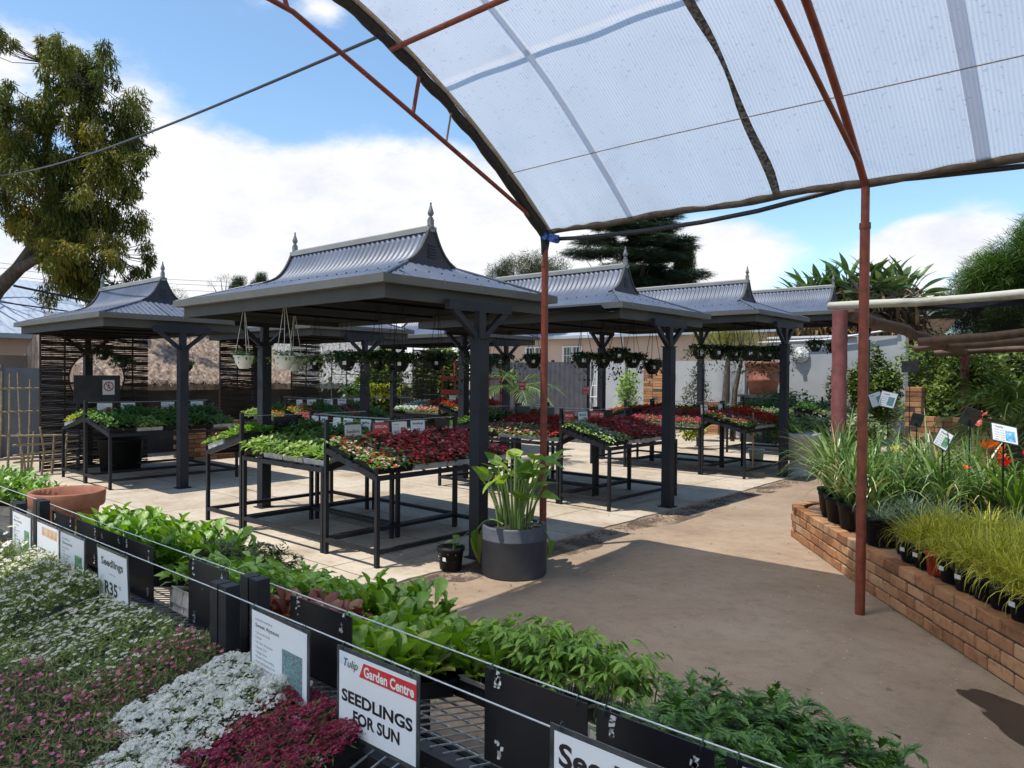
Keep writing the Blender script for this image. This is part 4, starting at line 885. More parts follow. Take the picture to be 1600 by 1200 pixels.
for kn, x, y, lb in [
    ('mid', -7.9, YF, 'leafy green seedlings at the left picture edge beyond the bowl'), ('mid', -7.48, YF, 'leafy green seedlings left of the terracotta bowl, far row'), ('broad', -7.06, YF, 'broad leaved green seedlings left of the terracotta bowl'), ('mid', -7.5, YN, 'leafy green seedlings left of the bowl, near row'), ('basil', -7.0, YN, 'bright leafy seedlings left of the bowl, near row'), ('mid', -6.6, YF, 'leafy seedlings just behind the terracotta bowl'), ('basil', -6.5, YN, 'light green seedlings behind the black end post'),
    ('spinach', -4.98, YF, 'spinach touching the terracotta bowl'), ('spinach', -4.57, YF, 'spinach, second tray from the terracotta bowl'), ('spinach', -4.16, YF, 'spinach, third tray from the terracotta bowl'), ('spinach', -3.86, YF, 'spinach next to the curly cut leaves'),
    ('spinach', -4.3, YN, 'spinach close behind the row of black boards'), ('spinach', -3.85, YN, 'spinach behind the boards above the R35 sign'),
    ('parsley', -3.48, YF, 'curly dull green cut leaves between spinach and basil'), ('basil', -3.07, YF, 'basil in the far row'), ('basil', -2.72, YF, 'basil in the far row at the edge of the paving'), ('basil', -2.95, YN, 'basil standing on a second white tray behind the scuffed board'),
    ('redlettuce', -2.44, 1.60, 'dark red lettuce between the basil and the green lettuce'),
    ('lettuce', -2.10, YF, 'green lettuce behind the sweet alyssum sheet, far row'), ('spinach', -2.36, YF+.03, 'tall dark green lettuce at the back of the row'), ('lettuce', -1.82, YF, 'green lettuce in the far row behind the large red bannered sign'), ('lettuce', -1.98, YN, 'green lettuce close behind the large red bannered sign'),
    ('tomato', -1.60, 1.95, 'leggy tomato seedlings on bare stems behind the wide black board'), ('tomato', -1.37, 1.97, 'leggy tomato seedlings at the right end of their row'),
    ('darkcut', -.87, 1.90, 'dark green cut leaves behind the right end of the wires'), ('darkcut', -.66, 1.93, 'dark green cut leaves over the puddle side of the bench'), ('darkcut', -.74, 1.55, 'dark green cut leaves close behind the rightmost black board')]:
    front_tray(kn, x, y, lb, False, int(x*100) % 2 == 0, dz=.03 if 'second' in lb and 'white tray' in lb else 0)
o = thing('seedling_tray', 'empty upturned white foam tray under the basil beside the scuffed board', 'seedling tray', (-2.93, 1.56, .60)); o.rotation_euler = (-ANGF, 0, 0); link('tray', TRAYF, o)
# a stray yellowing plant hanging off the lettuce
# terracotta bowl
o = thing('terracotta_bowl', 'wide terracotta bowl standing on the far front bench', 'plant pot', (-5.58, 1.76, .552)); o.scale = (.98, .98, 1.2)
MB().lathe([(.0,.0),(.150,.0),(.165,.01),(.20,.15),(.205,.152),(.225,.155),(.232,.165),(.238,.235),(.232,.243),(.212,.240),(.205,.16),(.15,.03),(.0,.025)], 36).obj('bowl', M['terracotta'], o)
# signs on the near wire
G1 = 'laminated signs on the front wire'; ZW = .922; YS = 1.186
bul = ['Sun to semi-shade', 'Annual', 'Ht: 10cm, fast grower', 'Spacing: 15cm', 'Foliage: Green', 'Flowers: Sweet smelling', 'Plant with Seedling Food', 'Fine, well drained soil']
sign('white A4 sheet with a small dark photo, left end of the front wire', (-4.44, YS, .915), 0, .32, .235, d_info('Marguerite', bul[:6], 'picgreen', .25, 'Daisy'), G1)
sign('sign with a faded orange band reading SEEDLINGS, half hidden by daisies', (-4.03, YS, .915), 0, .33, .25, d_orange, G1)
sign('white sheet with a square green photo, next to the R35 sign', (-3.70, YS, .915), 0, .32, .25, d_info('Chamomile', bul[:7], 'picgreen', .28, 'Seedling'), G1)
sign('white price sign reading Seedlings R35 hanging over the daisies', (-3.24, YS, .915), 0, .33, .245, d_price(), G1, tilt=R(2))
sign('laminated sheet about sweet alyssum with a teal and purple photo', (-1.965, YS, ZW), R(-2), .345, .242, d_info('Sweet Alyssum', bul, 'picteal', .33, 'Lobularia maritima'), G1)
sign('large white sign with red Garden Centre banner reading SEEDLINGS FOR SUN', (-1.50, YS, ZW-.006), R(1), .33, .236, d_tulip, G1)
sign('white price sign reading Seedlings cut off by the bottom edge of the picture', (-.765, YS, ZW+.014), 0, .33, .236, d_price(big=True), G1)
for i, (x0, x1, bt, lb) in enumerate([(-4.50,-4.17,.70,'leftmost board, behind the sheet with the small dark photo'), (-4.13,-3.84,.70,'second board from the left'), (-3.83,-3.55,.69,'third board from the left, above the green photo sheet'), (-3.54,-3.22,.66,'board behind the R35 sign'),
      (-2.89,-2.575,.64,'scuffed board with three tape marks beside the wide post'), (-2.155,-1.82,.68,'board behind the sweet alyssum sheet'), (-1.265,-.95,.68,'wide board with a torn white spot, right of the red bannered sign'), (-.925,-.645,.68,'board above the lowest Seedlings sign'), (-.62,-.30,.68,'rightmost board at the bottom right of the wires')]):
    board('black '+lb, x0, x1, .90 if i < 4 else .915, bt, 1.345, 50+i)

# ------------------------------------------------------------------ shade tunnel
YE, XE0 = 5.46, -4.39
def hz(a): return 2.985+.83*a-.11*a*a
AW = .83/.11
def hoop_pts(x, dz=0, a0=0, a1=AW, n=40): return [(x, YE-a, hz(a)+dz) for a in np.linspace(a0, a1, n)]
def net_mat():
    m, nt = newmat('shade_net'); L = nt.links; out = N(nt, 'ShaderNodeOutputMaterial'); tc = N(nt, 'ShaderNodeTexCoord')
    d = N(nt, 'ShaderNodeBsdfDiffuse'); t = N(nt, 'ShaderNodeBsdfTranslucent'); tr = N(nt, 'ShaderNodeBsdfTransparent'); tr.inputs[0].default_value = (.93,.95,1,1)
    n = N(nt, 'ShaderNodeTexNoise', _Scale=1.6, _Detail=9, _Roughness=.68); L.new(tc.outputs['Object'], n.inputs['Vector'])
    r = ramp(nt, [(.25,(.44,.465,.515)),(.42,(.56,.59,.64)),(.75,(.61,.64,.685))]); L.new(n.outputs['Fac'], r.inputs[0])
    wv = N(nt, 'ShaderNodeTexWave', wave_type='BANDS', bands_direction='X', _Scale=13.0, _Distortion=.8, _Detail=2); L.new(tc.outputs['Object'], wv.inputs['Vector']); wr_ = ramp(nt, [(0,(.84,.85,.87)),(1,(1.04,1.04,1.04))]); L.new(wv.outputs['Fac'], wr_.inputs[0])
    sp = N(nt, 'ShaderNodeTexNoise', _Scale=38, _Detail=3); L.new(tc.outputs['Object'], sp.inputs['Vector']); sr = ramp(nt, [(.30,(.72,.72,.72)),(.38,(1,1,1))]); L.new(sp.outputs['Fac'], sr.inputs[0])
    m1 = N(nt, 'ShaderNodeMix', data_type='RGBA', blend_type='MULTIPLY'); m1.inputs[0].default_value = 1; L.new(r.outputs[0], m1.inputs['A']); L.new(wr_.outputs[0], m1.inputs['B']); m2 = N(nt, 'ShaderNodeMix', data_type='RGBA', blend_type='MULTIPLY'); m2.inputs[0].default_value = 1; L.new(m1.outputs['Result'], m2.inputs['A']); L.new(sr.outputs[0], m2.inputs['B'])
    L.new(m2.outputs['Result'], d.inputs[0]); L.new(m2.outputs['Result'], t.inputs[0])
    a = N(nt, 'ShaderNodeMixShader'); a.inputs[0].default_value = .72; L.new(d.outputs[0], a.inputs[1]); L.new(t.outputs[0], a.inputs[2])
    w = N(nt, 'ShaderNodeTexWave', wave_type='BANDS', bands_direction='X', _Scale=14.0, _Distortion=.6, _Detail=1); w.inputs['Detail Scale'].default_value = 2; L.new(tc.outputs['Object'], w.inputs['Vector'])
    n3 = N(nt, 'ShaderNodeTexNoise', _Scale=85, _Detail=2); L.new(tc.outputs['Object'], n3.inputs['Vector'])
    ma = N(nt, 'ShaderNodeMath', operation='MULTIPLY_ADD'); ma.inputs[1].default_value = .05; ma.inputs[2].default_value = .0; L.new(w.outputs['Fac'], ma.inputs[0])
    mb2 = N(nt, 'ShaderNodeMath', operation='MULTIPLY_ADD'); mb2.inputs[1].default_value = .035; L.new(n3.outputs['Fac'], mb2.inputs[0]); L.new(ma.outputs[0], mb2.inputs[2])
    x = N(nt, 'ShaderNodeMixShader'); L.new(mb2.outputs[0], x.inputs[0]); rf = N(nt, 'ShaderNodeBsdfRefraction', _Roughness=.62, _IOR=1.18); rf.inputs[0].default_value = (1,.97,.92,1); fw = nt.nodes.new('ShaderNodeMixShader'); fw.inputs[0].default_value = .24; L.new(a.outputs[0], fw.inputs[1]); L.new(rf.outputs[0], fw.inputs[2]); L.new(fw.outputs[0], x.inputs[1]); L.new(tr.outputs[0], x.inputs[2]); L.new(x.outputs[0], out.inputs[0])
    return m
M['net'] = net_mat()
M['strap'] = leafmat('strap_cloth', [(0,(.34,.37,.44)),(1,(.38,.41,.48))], .6, .8)
M['seam'] = mk('net_seam', (.04,.042,.045), (.16,.165,.18), 40, .9, stops=[(.4,(.03,.032,.035)),(.6,(.20,.21,.23))])
M['hem'] = mk('net_hem', (.50,.47,.40), (.60,.58,.54), 15, .8)
def tunnel():
    o = thing('shade_tunnel', 'arched shade net tunnel on red pipe hoops overhead at the right', 'shade canopy', (XE0, YE, 0)); X0, Y0 = XE0, YE
    def put(mb, name, mat): c = mb.obj(name, mat, o); c.matrix_parent_inverse = Matrix.Translation((-X0, -Y0, 0)); return c
    xs = [XE0, -1.54, 1.31, 4.1]
    for i, x in enumerate(xs):
        for yy in (YE, YE-AW):
            if yy < 0 and i == 0: pass
            mb = MB(); mb.tube([(x, yy, 0), (x, yy, 1.5), (x, yy, 2.72)], .034, 12); mb.tube([(x, yy, 2.70), (x, yy, 2.99)], .029, 12); mb.tube([(x, yy, 2.69), (x, yy, 2.73)], .039, 12); put(mb, 'post', M['redpipe'])
        put(MB().tube(hoop_pts(x), .026, 10), 'hoop', M['redpipe'])
        ch = [(x, YE-a, z) for a, z in ((.17,3.11),(1.76,3.72),(2.72,4.08),(2.9,4.10),(AW-2.9,4.10),(AW-2.72,4.08),(AW-1.76,3.72),(AW-.17,3.11))]
        mb = MB()
        for p, q in zip(ch[:-1], ch[1:]): mb.tube([p, q], .019, 8)
        put(mb, 'chord', M['redpipe'])
        for a in (1.66, AW-1.66): put(MB().tube([(x, YE-a, 3.68), (x, YE-a+.07, hz(a-.07))], .016, 8), 'strut', M['redpipe'])
        for a in (2.76, AW-2.76): put(MB().tube([(x, YE-a, 4.085), (x, YE-a-.16, hz(a+.16))], .016, 8), 'strut', M['redpipe'])
    for a in (1.88, AW/2, AW-1.88): put(MB().tube([(XE0, YE-a, hz(a)-.045), (4.1, YE-a, hz(a)-.045)], .021, 8), 'purlin', M['redpipe'])
    mb = MB()
    def f(u, v):
        a = v*AW; x = XE0-.03+u*(4.16-XE0)
        bay = ((x-XE0) % 2.85)/2.85; sag = -.018*math.sin(math.pi*bay)*math.sin(math.pi*min(1, v*6 if v < .5 else (1-v)*6)) + .008*math.sin(x*5.1+a*3)*math.sin(a*4.3)
        wr = .011*math.sin(x*23+a*2.5+2*math.sin(x*3.1))*max(0, 1-a/1.1)+.004*math.sin(x*9-a*5)
        return (x, YE-a, hz(a)+.032+sag*.8+wr)
    mb.grid(f, 260, 70); put(mb, 'net', M['net'])
    for xs_, w in ((-3.45,.028), (-.85,.042), (.9,.04)):
        mb = MB(); mb.grid(lambda u, v: (xs_-w+2*w*u, YE-v*AW, hz(v*AW)+.070), 1, 40); put(mb, 'strap', M['strap'])
    mb = MB(); mb.grid(lambda u, v: (XE0+u*8.4, YE-1.39-.02+.04*v, hz(1.39+.02-.04*v)+.078), 30, 1); put(mb, 'strap', M['strap'])
    mb = MB(); mb.grid(lambda u, v: (-2.16+(u-.5)*(.055+.02*math.sin(v*40))+.012*math.sin(v*61), YE-v*AW, hz(v*AW)+.020+.01*math.sin(v*90)*u), 2, 90); put(mb, 'seam', M['seam'])
    pts = [(XE0-.004+.006*math.sin(i*1.7), YE-a, hz(a)+.006*math.sin(i*1.3)) for i, a in enumerate(np.linspace(-.02, AW, 90))]
    put(MB().tube(pts, [.036+.011*abs(math.sin(i*.83))+.010*max(0, 1-i/10) for i in range(90)], 9), 'edge_binding', M['blackcloth'])
    mb = MB(); mb.grid(lambda u, v: (XE0+.03+u*.055, YE-v*AW, hz(v*AW)+.024), 1, 60); put(mb, 'hem', M['hem'])
    mb = MB(); t = np.linspace(0, 1, 60); mb.tube([(XE0+.02+q*8.45, YE+.012*math.sin(q*37), 3.012+.008*math.sin(q*50)) for q in t], [.030+.004*math.sin(q*300) for q in t], 9); put(mb, 'eave_pole', M['brownpole'])
    for dx, dz in ((.03,.0),(.11,-.03)): 
        mb = MB(); mb.tube([(XE0+dx, YE-.05, 2.965+dz), (XE0+dx, YE+.05, 2.965+dz)], .032, 10); mb.box((XE0+dx-.014, YE-.06, 2.99+dz), (XE0+dx+.014, YE+.06, 3.01+dz)); put(mb, 'blue_clamp', M['blueclamp'])
    put(MB().tube([(XE0-.01, YE, 2.80), (XE0, YE, 2.92), (XE0, YE, 2.985)], [.03,.043,.05], 9), 'post_wrap', M['blackcloth'])
    return o
tunnel()
# hose slung below the eave, twine under the net, rope on the end truss, overhead cable
pp = [(-4.37,2.955),(-4.0,2.925),(-3.35,2.905),(-2.8,2.91),(-2.33,2.935),(-1.9,2.985),(-1.6,3.02),(-1.54,3.025),(-1.2,3.0),(-.7,2.975),(0,2.955),(1.2,2.98),(2.8,2.97)]
mb = MB(); mb.tube([(x, YE+.05, z) for x, z in pp], .019, 8); tag(mb.obj('irrigation_hose', M['hose']), 'black irrigation hose slung below the eave pole of the net tunnel', 'hose')
mb = MB(); mb.tube([(XE0+q*8, YE-.60, 3.43+.012*math.sin(q*9)) for q in np.linspace(0, 1, 20)], .004, 5); tag(mb.obj('twine', M['rope']), 'thin brown twine stretched lengthwise under the white net', 'twine')
a0 = 1.30; mb = MB(); mb.tube([(XE0, YE-a0+.08, hz(a0-.08)-.02), (XE0, YE-a0+.05, 3.80), (XE0, YE-a0+.035, 3.72), (XE0, YE-a0, 3.56)], [.007,.009,.008,.010], 6); tag(mb.obj('rope', M['rope']), 'short frayed rope tied between the red truss pipe and the black edge', 'rope')
P0, P1 = Vector((XE0, 3.45, 4.16)), Vector((-22.08, 4.63, 6.36))
mb = MB(); mb.tube([tuple(P0.lerp(P1, t) + Vector((0,0,-.28*math.sin(math.pi*t)))) for t in np.linspace(0, 1, 24)], .013, 6); tag(mb.obj('overhead_cable', M['hose']), 'black overhead cable running from the tunnel hoop past the olive tree', 'cable')

# ------------------------------------------------------------------ potted plants by the path
o = thing('planter_drum', 'large round charcoal planter of broad leaved calla lilies beside the red post', 'planter', (-4.02, 4.62, 0))
MB().lathe([(0,0),(.262,0),(.272,.012),(.272,.295),(.277,.30),(.277,.31),(.272,.315),(.272,.40),(.265,.412),(.245,.412),(.24,.37),(0,.365)], 48).obj('drum', M['greypot'], o)
MB().lathe([(.0,.385),(.12,.38),(.24,.372)], 24).obj('soil', M['soil'], o)
r_ = np.random.default_rng(4); mb = MB(); st = MB(); T = leaf_t(1, .80, 6, 'heart', .28, .32)
for k in range(44):
    an = r_.uniform(0, TAU); rr = r_.uniform(.02, .15); out = r_.uniform(.02, .17) if k > 3 else .24; hgt = r_.uniform(.26, .52) if k > 7 else r_.uniform(.48, .60)
    b = np.array((rr*math.cos(an), rr*math.sin(an), .38)); e = np.array(((rr+out)*math.cos(an), (rr+out)*math.sin(an), .38+hgt*(1-.5*max(0, out-.25)/.25)))
    mid = (b+e)/2 + np.array((0,0,.06))-.15*np.array((math.cos(an), math.sin(an), 0))*out; t = np.linspace(0, 1, 7)[:, None]; pts = (1-t)**2*b+2*t*(1-t)*mid+t*t*e
    st.tube(pts, np.linspace(.011, .006, 7), 6, 0, False)
    scat(mb, T, [e], an-math.pi/2+r_.uniform(-.5,.5), r_.uniform(-.35, 1.15), r_.uniform(-.7,.7), r_.uniform(.14, .23), 0, True)
for an, z, ln in ((3.5,.30,.24),(3.75,.36,.2),(.35,.30,.14)):       # wilted leaves hanging over the rim
    b = np.array((.1*math.cos(an), .1*math.sin(an), .40)); m1 = np.array((.22*math.cos(an), .22*math.sin(an), .50)); e = np.array((.31*math.cos(an), .31*math.sin(an), z)); t = np.linspace(0, 1, 8)[:, None]
    st.tube((1-t)**2*b+2*t*(1-t)*m1+t*t*e, .007, 6, 0, False); scat(mb, T, [e], an-math.pi/2, -1.35, .3, ln, 0, True)
st.obj('stalks', M['stem'], o); mb.obj('leaves', M['l_calla'], o)
mb = MB(); scat(mb, flower_t(5,1,.9,.3), np.stack([.15+U(-.06,.06,14), .08+U(-.06,.06,14), U(.39,.44,14)], 1), U(0,TAU,14), U(-.6,.6,14), 0, .014, 0); mb.obj('small_flowers', petals('petal_mauve', [(0,(.35,.22,.40)),(1,(.55,.45,.6))]), o)
def pot_mesh(r, h, rim=.012): return MB().lathe([(0,0),(r*.74,0),(r*.78,.004),(r*.95,h-.03),(r,h-.03),(r+rim*.4,h-.026),(r+rim*.4,h),(r-.006,h),(r-.012,h-.03),(0,h-.03)], 22)
o = thing('plant_pot', 'small scuffed black pot with one drooping shoot, beside the charcoal planter', 'plant pot', (-4.47, 4.32, 0))
pot_mesh(.115, .20).obj('pot', M['blackpot'], o); MB().lathe([(0,.172),(.09,.172)], 16).obj('soil', M['soil'], o)
mb = MB(); mb.box((.02,-.1125,.10),(.055,-.1085,.13)); c = mb.obj('price_label', M['label'], o)
mb = MB(); rs = np.random.default_rng(2); a = rs.uniform(3.4, 6.0, 26); z = rs.uniform(.02,.17,26); q = .080+.024*z/.17+.0045; s = .004
for A_, Z_, Q_ in zip(a, z, q): mb.box((Q_*math.cos(A_)-s*.6, Q_*math.sin(A_)-s*.6, Z_), (Q_*math.cos(A_)+s*.6, Q_*math.sin(A_)+s*.6, Z_+rs.uniform(.003,.010)))
mb.obj('paint_spots', M['label'], o)
st = MB(); st.tube([(.02,0,.17),(.03,.01,.23),(.035,.01,.28)], .005, 6); st.tube([(.02,0,.17),(.07,.04,.26),(.13,.08,.33)], .004, 6); st.obj('stalks', M['stem'], o)
mb = MB(); scat(mb, T, [(.035,.01,.27),(.03,.01,.25),(.05,.02,.22)], [.3,2.5,4.5], [.4,.1,.3], .3, [.09,.08,.06], 0, True); mb.obj('leaves', M['l_calla'], o)

# ------------------------------------------------------------------ raised brick bed on the right
def brick_mat():
    m, nt = newmat('face_brick'); L = nt.links; out = N(nt, 'ShaderNodeOutputMaterial'); b = N(nt, 'ShaderNodeBsdfPrincipled', _Roughness=.85); b.inputs['Specular IOR Level'].default_value = .2; L.new(b.outputs[0], out.inputs[0])
    g = N(nt, 'ShaderNodeNewGeometry'); r = ramp(nt, [(0,(.25,.115,.056)),(.25,(.34,.165,.08)),(.6,(.42,.215,.108)),(.9,(.47,.265,.14)),(1,(.44,.29,.18))]); L.new(g.outputs['Random Per Island'], r.inputs[0])
    tc = N(nt, 'ShaderNodeTexCoord'); n = N(nt, 'ShaderNodeTexNoise', _Scale=18, _Detail=7, _Roughness=.7); L.new(tc.outputs['Object'], n.inputs['Vector'])
    r2 = ramp(nt, [(.32,(.55,.5,.48)),(.5,(1,1,1)),(.72,(1.15,1.12,1.08))]); L.new(n.outputs['Fac'], r2.inputs[0]); mx = N(nt, 'ShaderNodeMix', data_type='RGBA', blend_type='MULTIPLY'); mx.inputs[0].default_value = .75
    L.new(r.outputs[0], mx.inputs['A']); L.new(r2.outputs[0], mx.inputs['B']); n4 = N(nt, 'ShaderNodeTexNoise', _Scale=2.4, _Detail=6, _Roughness=.7); L.new(tc.outputs['Object'], n4.inputs['Vector'])
    r4 = ramp(nt, [(.34,(.52,.47,.44)),(.5,(1,1,1)),(.66,(1,1,1)),(.74,(1.25,1.22,1.2))]); L.new(n4.outputs['Fac'], r4.inputs[0]); m5 = N(nt, 'ShaderNodeMix', data_type='RGBA', blend_type='MULTIPLY'); m5.inputs[0].default_value = .8; L.new(mx.outputs['Result'], m5.inputs['A']); L.new(r4.outputs[0], m5.inputs['B']); L.new(m5.outputs['Result'], b.inputs['Base Color'])
    n2 = N(nt, 'ShaderNodeTexNoise', _Scale=70, _Detail=5); L.new(tc.outputs['Object'], n2.inputs['Vector']); bp = N(nt, 'ShaderNodeBump', _Strength=.4, _Distance=.006); L.new(n2.outputs['Fac'], bp.inputs['Height']); L.new(bp.outputs[0], b.inputs['Normal'])
    return m
M['brick'] = brick_mat(); M['joint'] = mk('dark_joint', (.05,.035,.026), (.10,.075,.055), 20, .95)
def rbox(c, ex, ey, ez, bv=.005):
    """a brick with softened edges: 24-vertex chamfered box"""
    V = []; hx, hy, hz_ = ex/2, ey/2, ez/2
    V = np.array([(sx*(hx-(bv if a != 0 else 0)), sy*(hy-(bv if a != 1 else 0)), sz*(hz_-(bv if a != 2 else 0))) for a in range(3) for sx in (-1,1) for sy in (-1,1) for sz in (-1,1)])
    def ix(a, x, y, z): return a*8+(x > 0)*4+(y > 0)*2+(z > 0)
    F = []
    for s in (-1, 1):
        F.append([ix(0,s,-1,-1), ix(0,s,1,-1), ix(0,s,1,1), ix(0,s,-1,1)][::s]); F.append([ix(1,-1,s,-1), ix(1,-1,s,1), ix(1,1,s,1), ix(1,1,s,-1)][::s]); F.append([ix(2,-1,-1,s), ix(2,1,-1,s), ix(2,1,1,s), ix(2,-1,1,s)][::s])
        for t in (-1, 1):
            F.append([ix(0,s,t,-1), ix(0,s,t,1), ix(1,s,t,1), ix(1,s,t,-1)]); F.append([ix(0,s,-1,t), ix(0,s,1,t), ix(2,s,1,t), ix(2,s,-1,t)]); F.append([ix(1,-1,s,t), ix(1,1,s,t), ix(2,1,s,t), ix(2,-1,s,t)])
    return V, F
def brick_run(path, courses, z0=0., L_=.222, Hc=.083, D=.106, seed=0, gap=.009, stag=1, rec=.006):
    P = np.array(path, float); seg = np.linalg.norm(np.diff(P, axis=0), axis=1); cum = np.concatenate([[0], np.cumsum(seg)]); r = np.random.default_rng(seed); mb = MB()
    def at(s):
        i = min(max(np.searchsorted(cum, s)-1, 0), len(seg)-1); t = (s-cum[i])/seg[i]; d = (P[i+1]-P[i])/seg[i]; return P[i]+t*(P[i+1]-P[i]), d
    for c in range(courses):
        s = -(c % 2)*(L_+gap)/2*stag
        while s < cum[-1]-.03:
            p, d = at(min(max(s+L_/2, 0), cum[-1])); nrm = np.array((-d[1], d[0])); V, F = rbox(None, L_, D, Hc-gap, .006)
            a = r.normal(0, .008); d2 = np.array((d[0]*math.cos(a)-d[1]*math.sin(a), d[0]*math.sin(a)+d[1]*math.cos(a))); n2 = np.array((-d2[1], d2[0]))
            ctr = p - nrm*(D/2+r.normal(0, .0025)); W = ctr[None]+V[:, :1]*d2+V[:, 1:2]*n2
            mb.add(np.concatenate([W, (z0+(c+.5)*Hc+r.normal(0,.001)+V[:, 2])[:, None]], 1), F, 0); s += L_+gap
    # recessed mortar behind the faces
    Q = []
    for i, p in enumerate(P):
        d = P[min(i+1, len(P)-1)]-P[max(i-1, 0)]; d /= np.linalg.norm(d); nn = np.array((-d[1], d[0])); Q.append((p-nn*rec, p-nn*(D-rec)))
    for i in range(len(P)-1):
        a, b = Q[i], Q[i+1]; V = [(*a[0], z0),(*b[0], z0),(*b[1], z0),(*a[1], z0),(*a[0], z0+courses*Hc-.012),(*b[0], z0+courses*Hc-.012),(*b[1], z0+courses*Hc-.012),(*a[1], z0+courses*Hc-.012)]
        mb.add(V, [(0,1,5,4),(2,3,7,6),(4,5,6,7)], 1)
    return mb
# wall face: right hand side of travel is inside; travel from far end round the nose towards the camera side
nose = [(-2.55+.30*math.cos(a), 7.80+.36*math.sin(a)) for a in np.linspace(R(80), R(217), 12)]
path = [(2.5, 9.6), (0, 8.85)] + nose[:1] + nose + [(-1.63, 6.03), (-.5, 4.64), (.55, 3.35), (1.6, 2.0)]
path = path[::-1]
MBW = brick_run(path, 4, 0, seed=6); W_ = MBW.obj('brick_planter_wall', [M['brick'], M['joint']]); tag(W_, 'low curved red brick wall edging the raised bed on the right', 'brick wall')
mb = MB(); c0 = (1.2, 6.0, .318); PP = [(x*.96+.04*1.2, y*.985+.015*6, .318) for x, y in path] + [(2.4,2.2,.318)]; mb.add([c0]+PP, [(0, i+1, i+2) for i in range(len(PP)-1)])
M['bedtop'] = mk('bed_surface', (.20,.12,.075), (.30,.19,.125), 6, .9, bump=.5, bscale=30); tag(mb.obj('raised_bed_soil', M['bedtop']), kind='structure')
tw = Vector((-.615, .788, 0)); nw = Vector((.788, .615, 0)); Q0 = Vector((-.5, 4.64, .33))
def bed(s, off, z=.33): p = Q0 + tw*s + nw*off; return (p.x, p.y, z)
# small creeping weeds at the wall foot
mb = MB(); pts = []
for s, n in ((.95,120),(.62,60),(.3,140),(0,60),(-.25,90),(1.15,60),(-.5,60)):
    for _ in range(n): p = Q0+tw*(s+rng.normal(0,.10))-nw*abs(rng.normal(0,.035)+.02); pts.append((p.x, p.y, .004+rng.uniform(0,.02)))
scat(mb, leaf_t(1,.6,1,'ovate',.1,.1), pts, U(0,TAU,len(pts)), U(-.2,.8,len(pts)), 0, U(.010,.022,len(pts)), 0); tag(mb.obj('weeds', M['l_mid']), kind='stuff')

POTM = pot_mesh(.085, .15).mesh('pot', M['blackpot']); POTR = pot_mesh(.085, .16).mesh('pot', M['redpot']); POTL = pot_mesh(.14, .23).mesh('pot', M['blackpot'])
SOILM = MB().lathe([(0,.125),(.072,.125)], 12).mesh('soil', M['soil']); LABM = MB().box((-.022,-.0835,.078),(.022,-.0795,.105)).mesh('price_label', M['label'])
GR = []
for v in range(5):
    mb = MB(); blades(mb, [(0,0,.12)], 200, (.16,.40), .0062, (.02,.85), (.2,2.6), 7, spread=.05); GR.append(mb.mesh('grass', M['l_grass']))
BG = []
for v in range(2):
    mb = MB(); blades(mb, [(0,0,.12)], 150, (.18,.36), .006, (.05,.7), (.4,1.6), 5, spread=.05); BG.append(mb.mesh('grass', M['l_blue']))
TAN = MB(); blades(TAN, [(0,0,.16)], 420, (.25,.45), .004, (.02,.8), (.3,1.4), 5, spread=.08); TAN = TAN.mesh('grass', M['l_tan'])
STR = []
for v in range(5):
    mb = MB(); n = [60, 66, 60, 54, 64][v]; blades(mb, [(0,0,.2)], n+14, (.45,.88), .022, (.02,.75), (.4,2.4), 8, spread=.05); STR.append(mb.mesh('leaves', M['l_strap'] if v < 4 else M['l_strapb']))
STU = []
for v in range(3):
    mb = MB(); blades(mb, [(0,0,.2)], 70, (.45,.72), .013, (.0,.35), (.1,1.0), 6, spread=.06); STU.append(mb.mesh('leaves', M['l_strapb']))
def potted(name, label, cat, loc, pot, leaf, rz, sc=1., lab=False, group=None, soil=True):
    o = thing(name, label, cat, loc, 0, group); link('pot', pot, o); l = link('leaves', leaf, o, (0,0,0), (0,0,rz)); l.scale = (sc, sc, sc)
    if lab: link('price_label', LABM, o, (0,0,0), (0,0,R(-8+16*rng.random())+R(-38)))
    return o
gi = 0
for row in range(5):
    for i, s in enumerate(np.arange(1.50 if row < 4 else 1.3, -.75, -.185)):
        red = row == 0 and i == 2; x, y, z = bed(s+.06*(row % 2)+U(-.015,.015), .135+.19*row+U(-.01,.01))
        if red: lb = 'golden grass in the only red pot, on the brick wall'
        else: lb = f"golden grass, {['wall edge row','second row','third row','fourth row','rear row'][row]} of brick bed, number {i+1} counted from red post".replace('number 1 ','first ').replace('number 2 ','second ').replace('number 3 ','third ').replace('number ','') 
        lb = lb.replace('4 counted','fourth counted').replace('5 counted','fifth counted').replace('6 counted','sixth counted').replace('7 counted','seventh counted').replace('8 counted','eighth counted').replace('9 counted','ninth counted').replace('10 counted','tenth counted').replace('11 counted','eleventh counted').replace('12 counted','twelfth counted').replace('13 counted','thirteenth counted')
        if row == 0 and i in (0, 1): leaf = GR[4]
        else: leaf = GR[gi % 5]
        potted('potted_plant', lb, 'potted plant', (x, y, z+(.0)), POTR if red else POTM, leaf, U(0, TAU), U(.85, 1.1), row == 0 and not red and i not in (5, 6), 'golden grasses in small pots on the brick bed'); gi += 1
for k, (s, off) in enumerate([(1.72,.20),(1.92,.33),(2.02,.14),(1.78,.48),(1.98,.58),(1.75,.75),(1.60,.95)]):
    x, y, z = bed(s, off); potted('potted_plant', f"blue grey grass in a black pot behind the red post, {['nearest the wall edge','second from the edge','beside the left wall edge','third row','fourth row','fifth row','rearmost'][k]}", 'potted plant', (x, y, z), POTL if k == 2 else POTM, BG[k % 2], U(0, TAU), U(.9,1.1), k == 2, 'blue grey grasses by the red post')
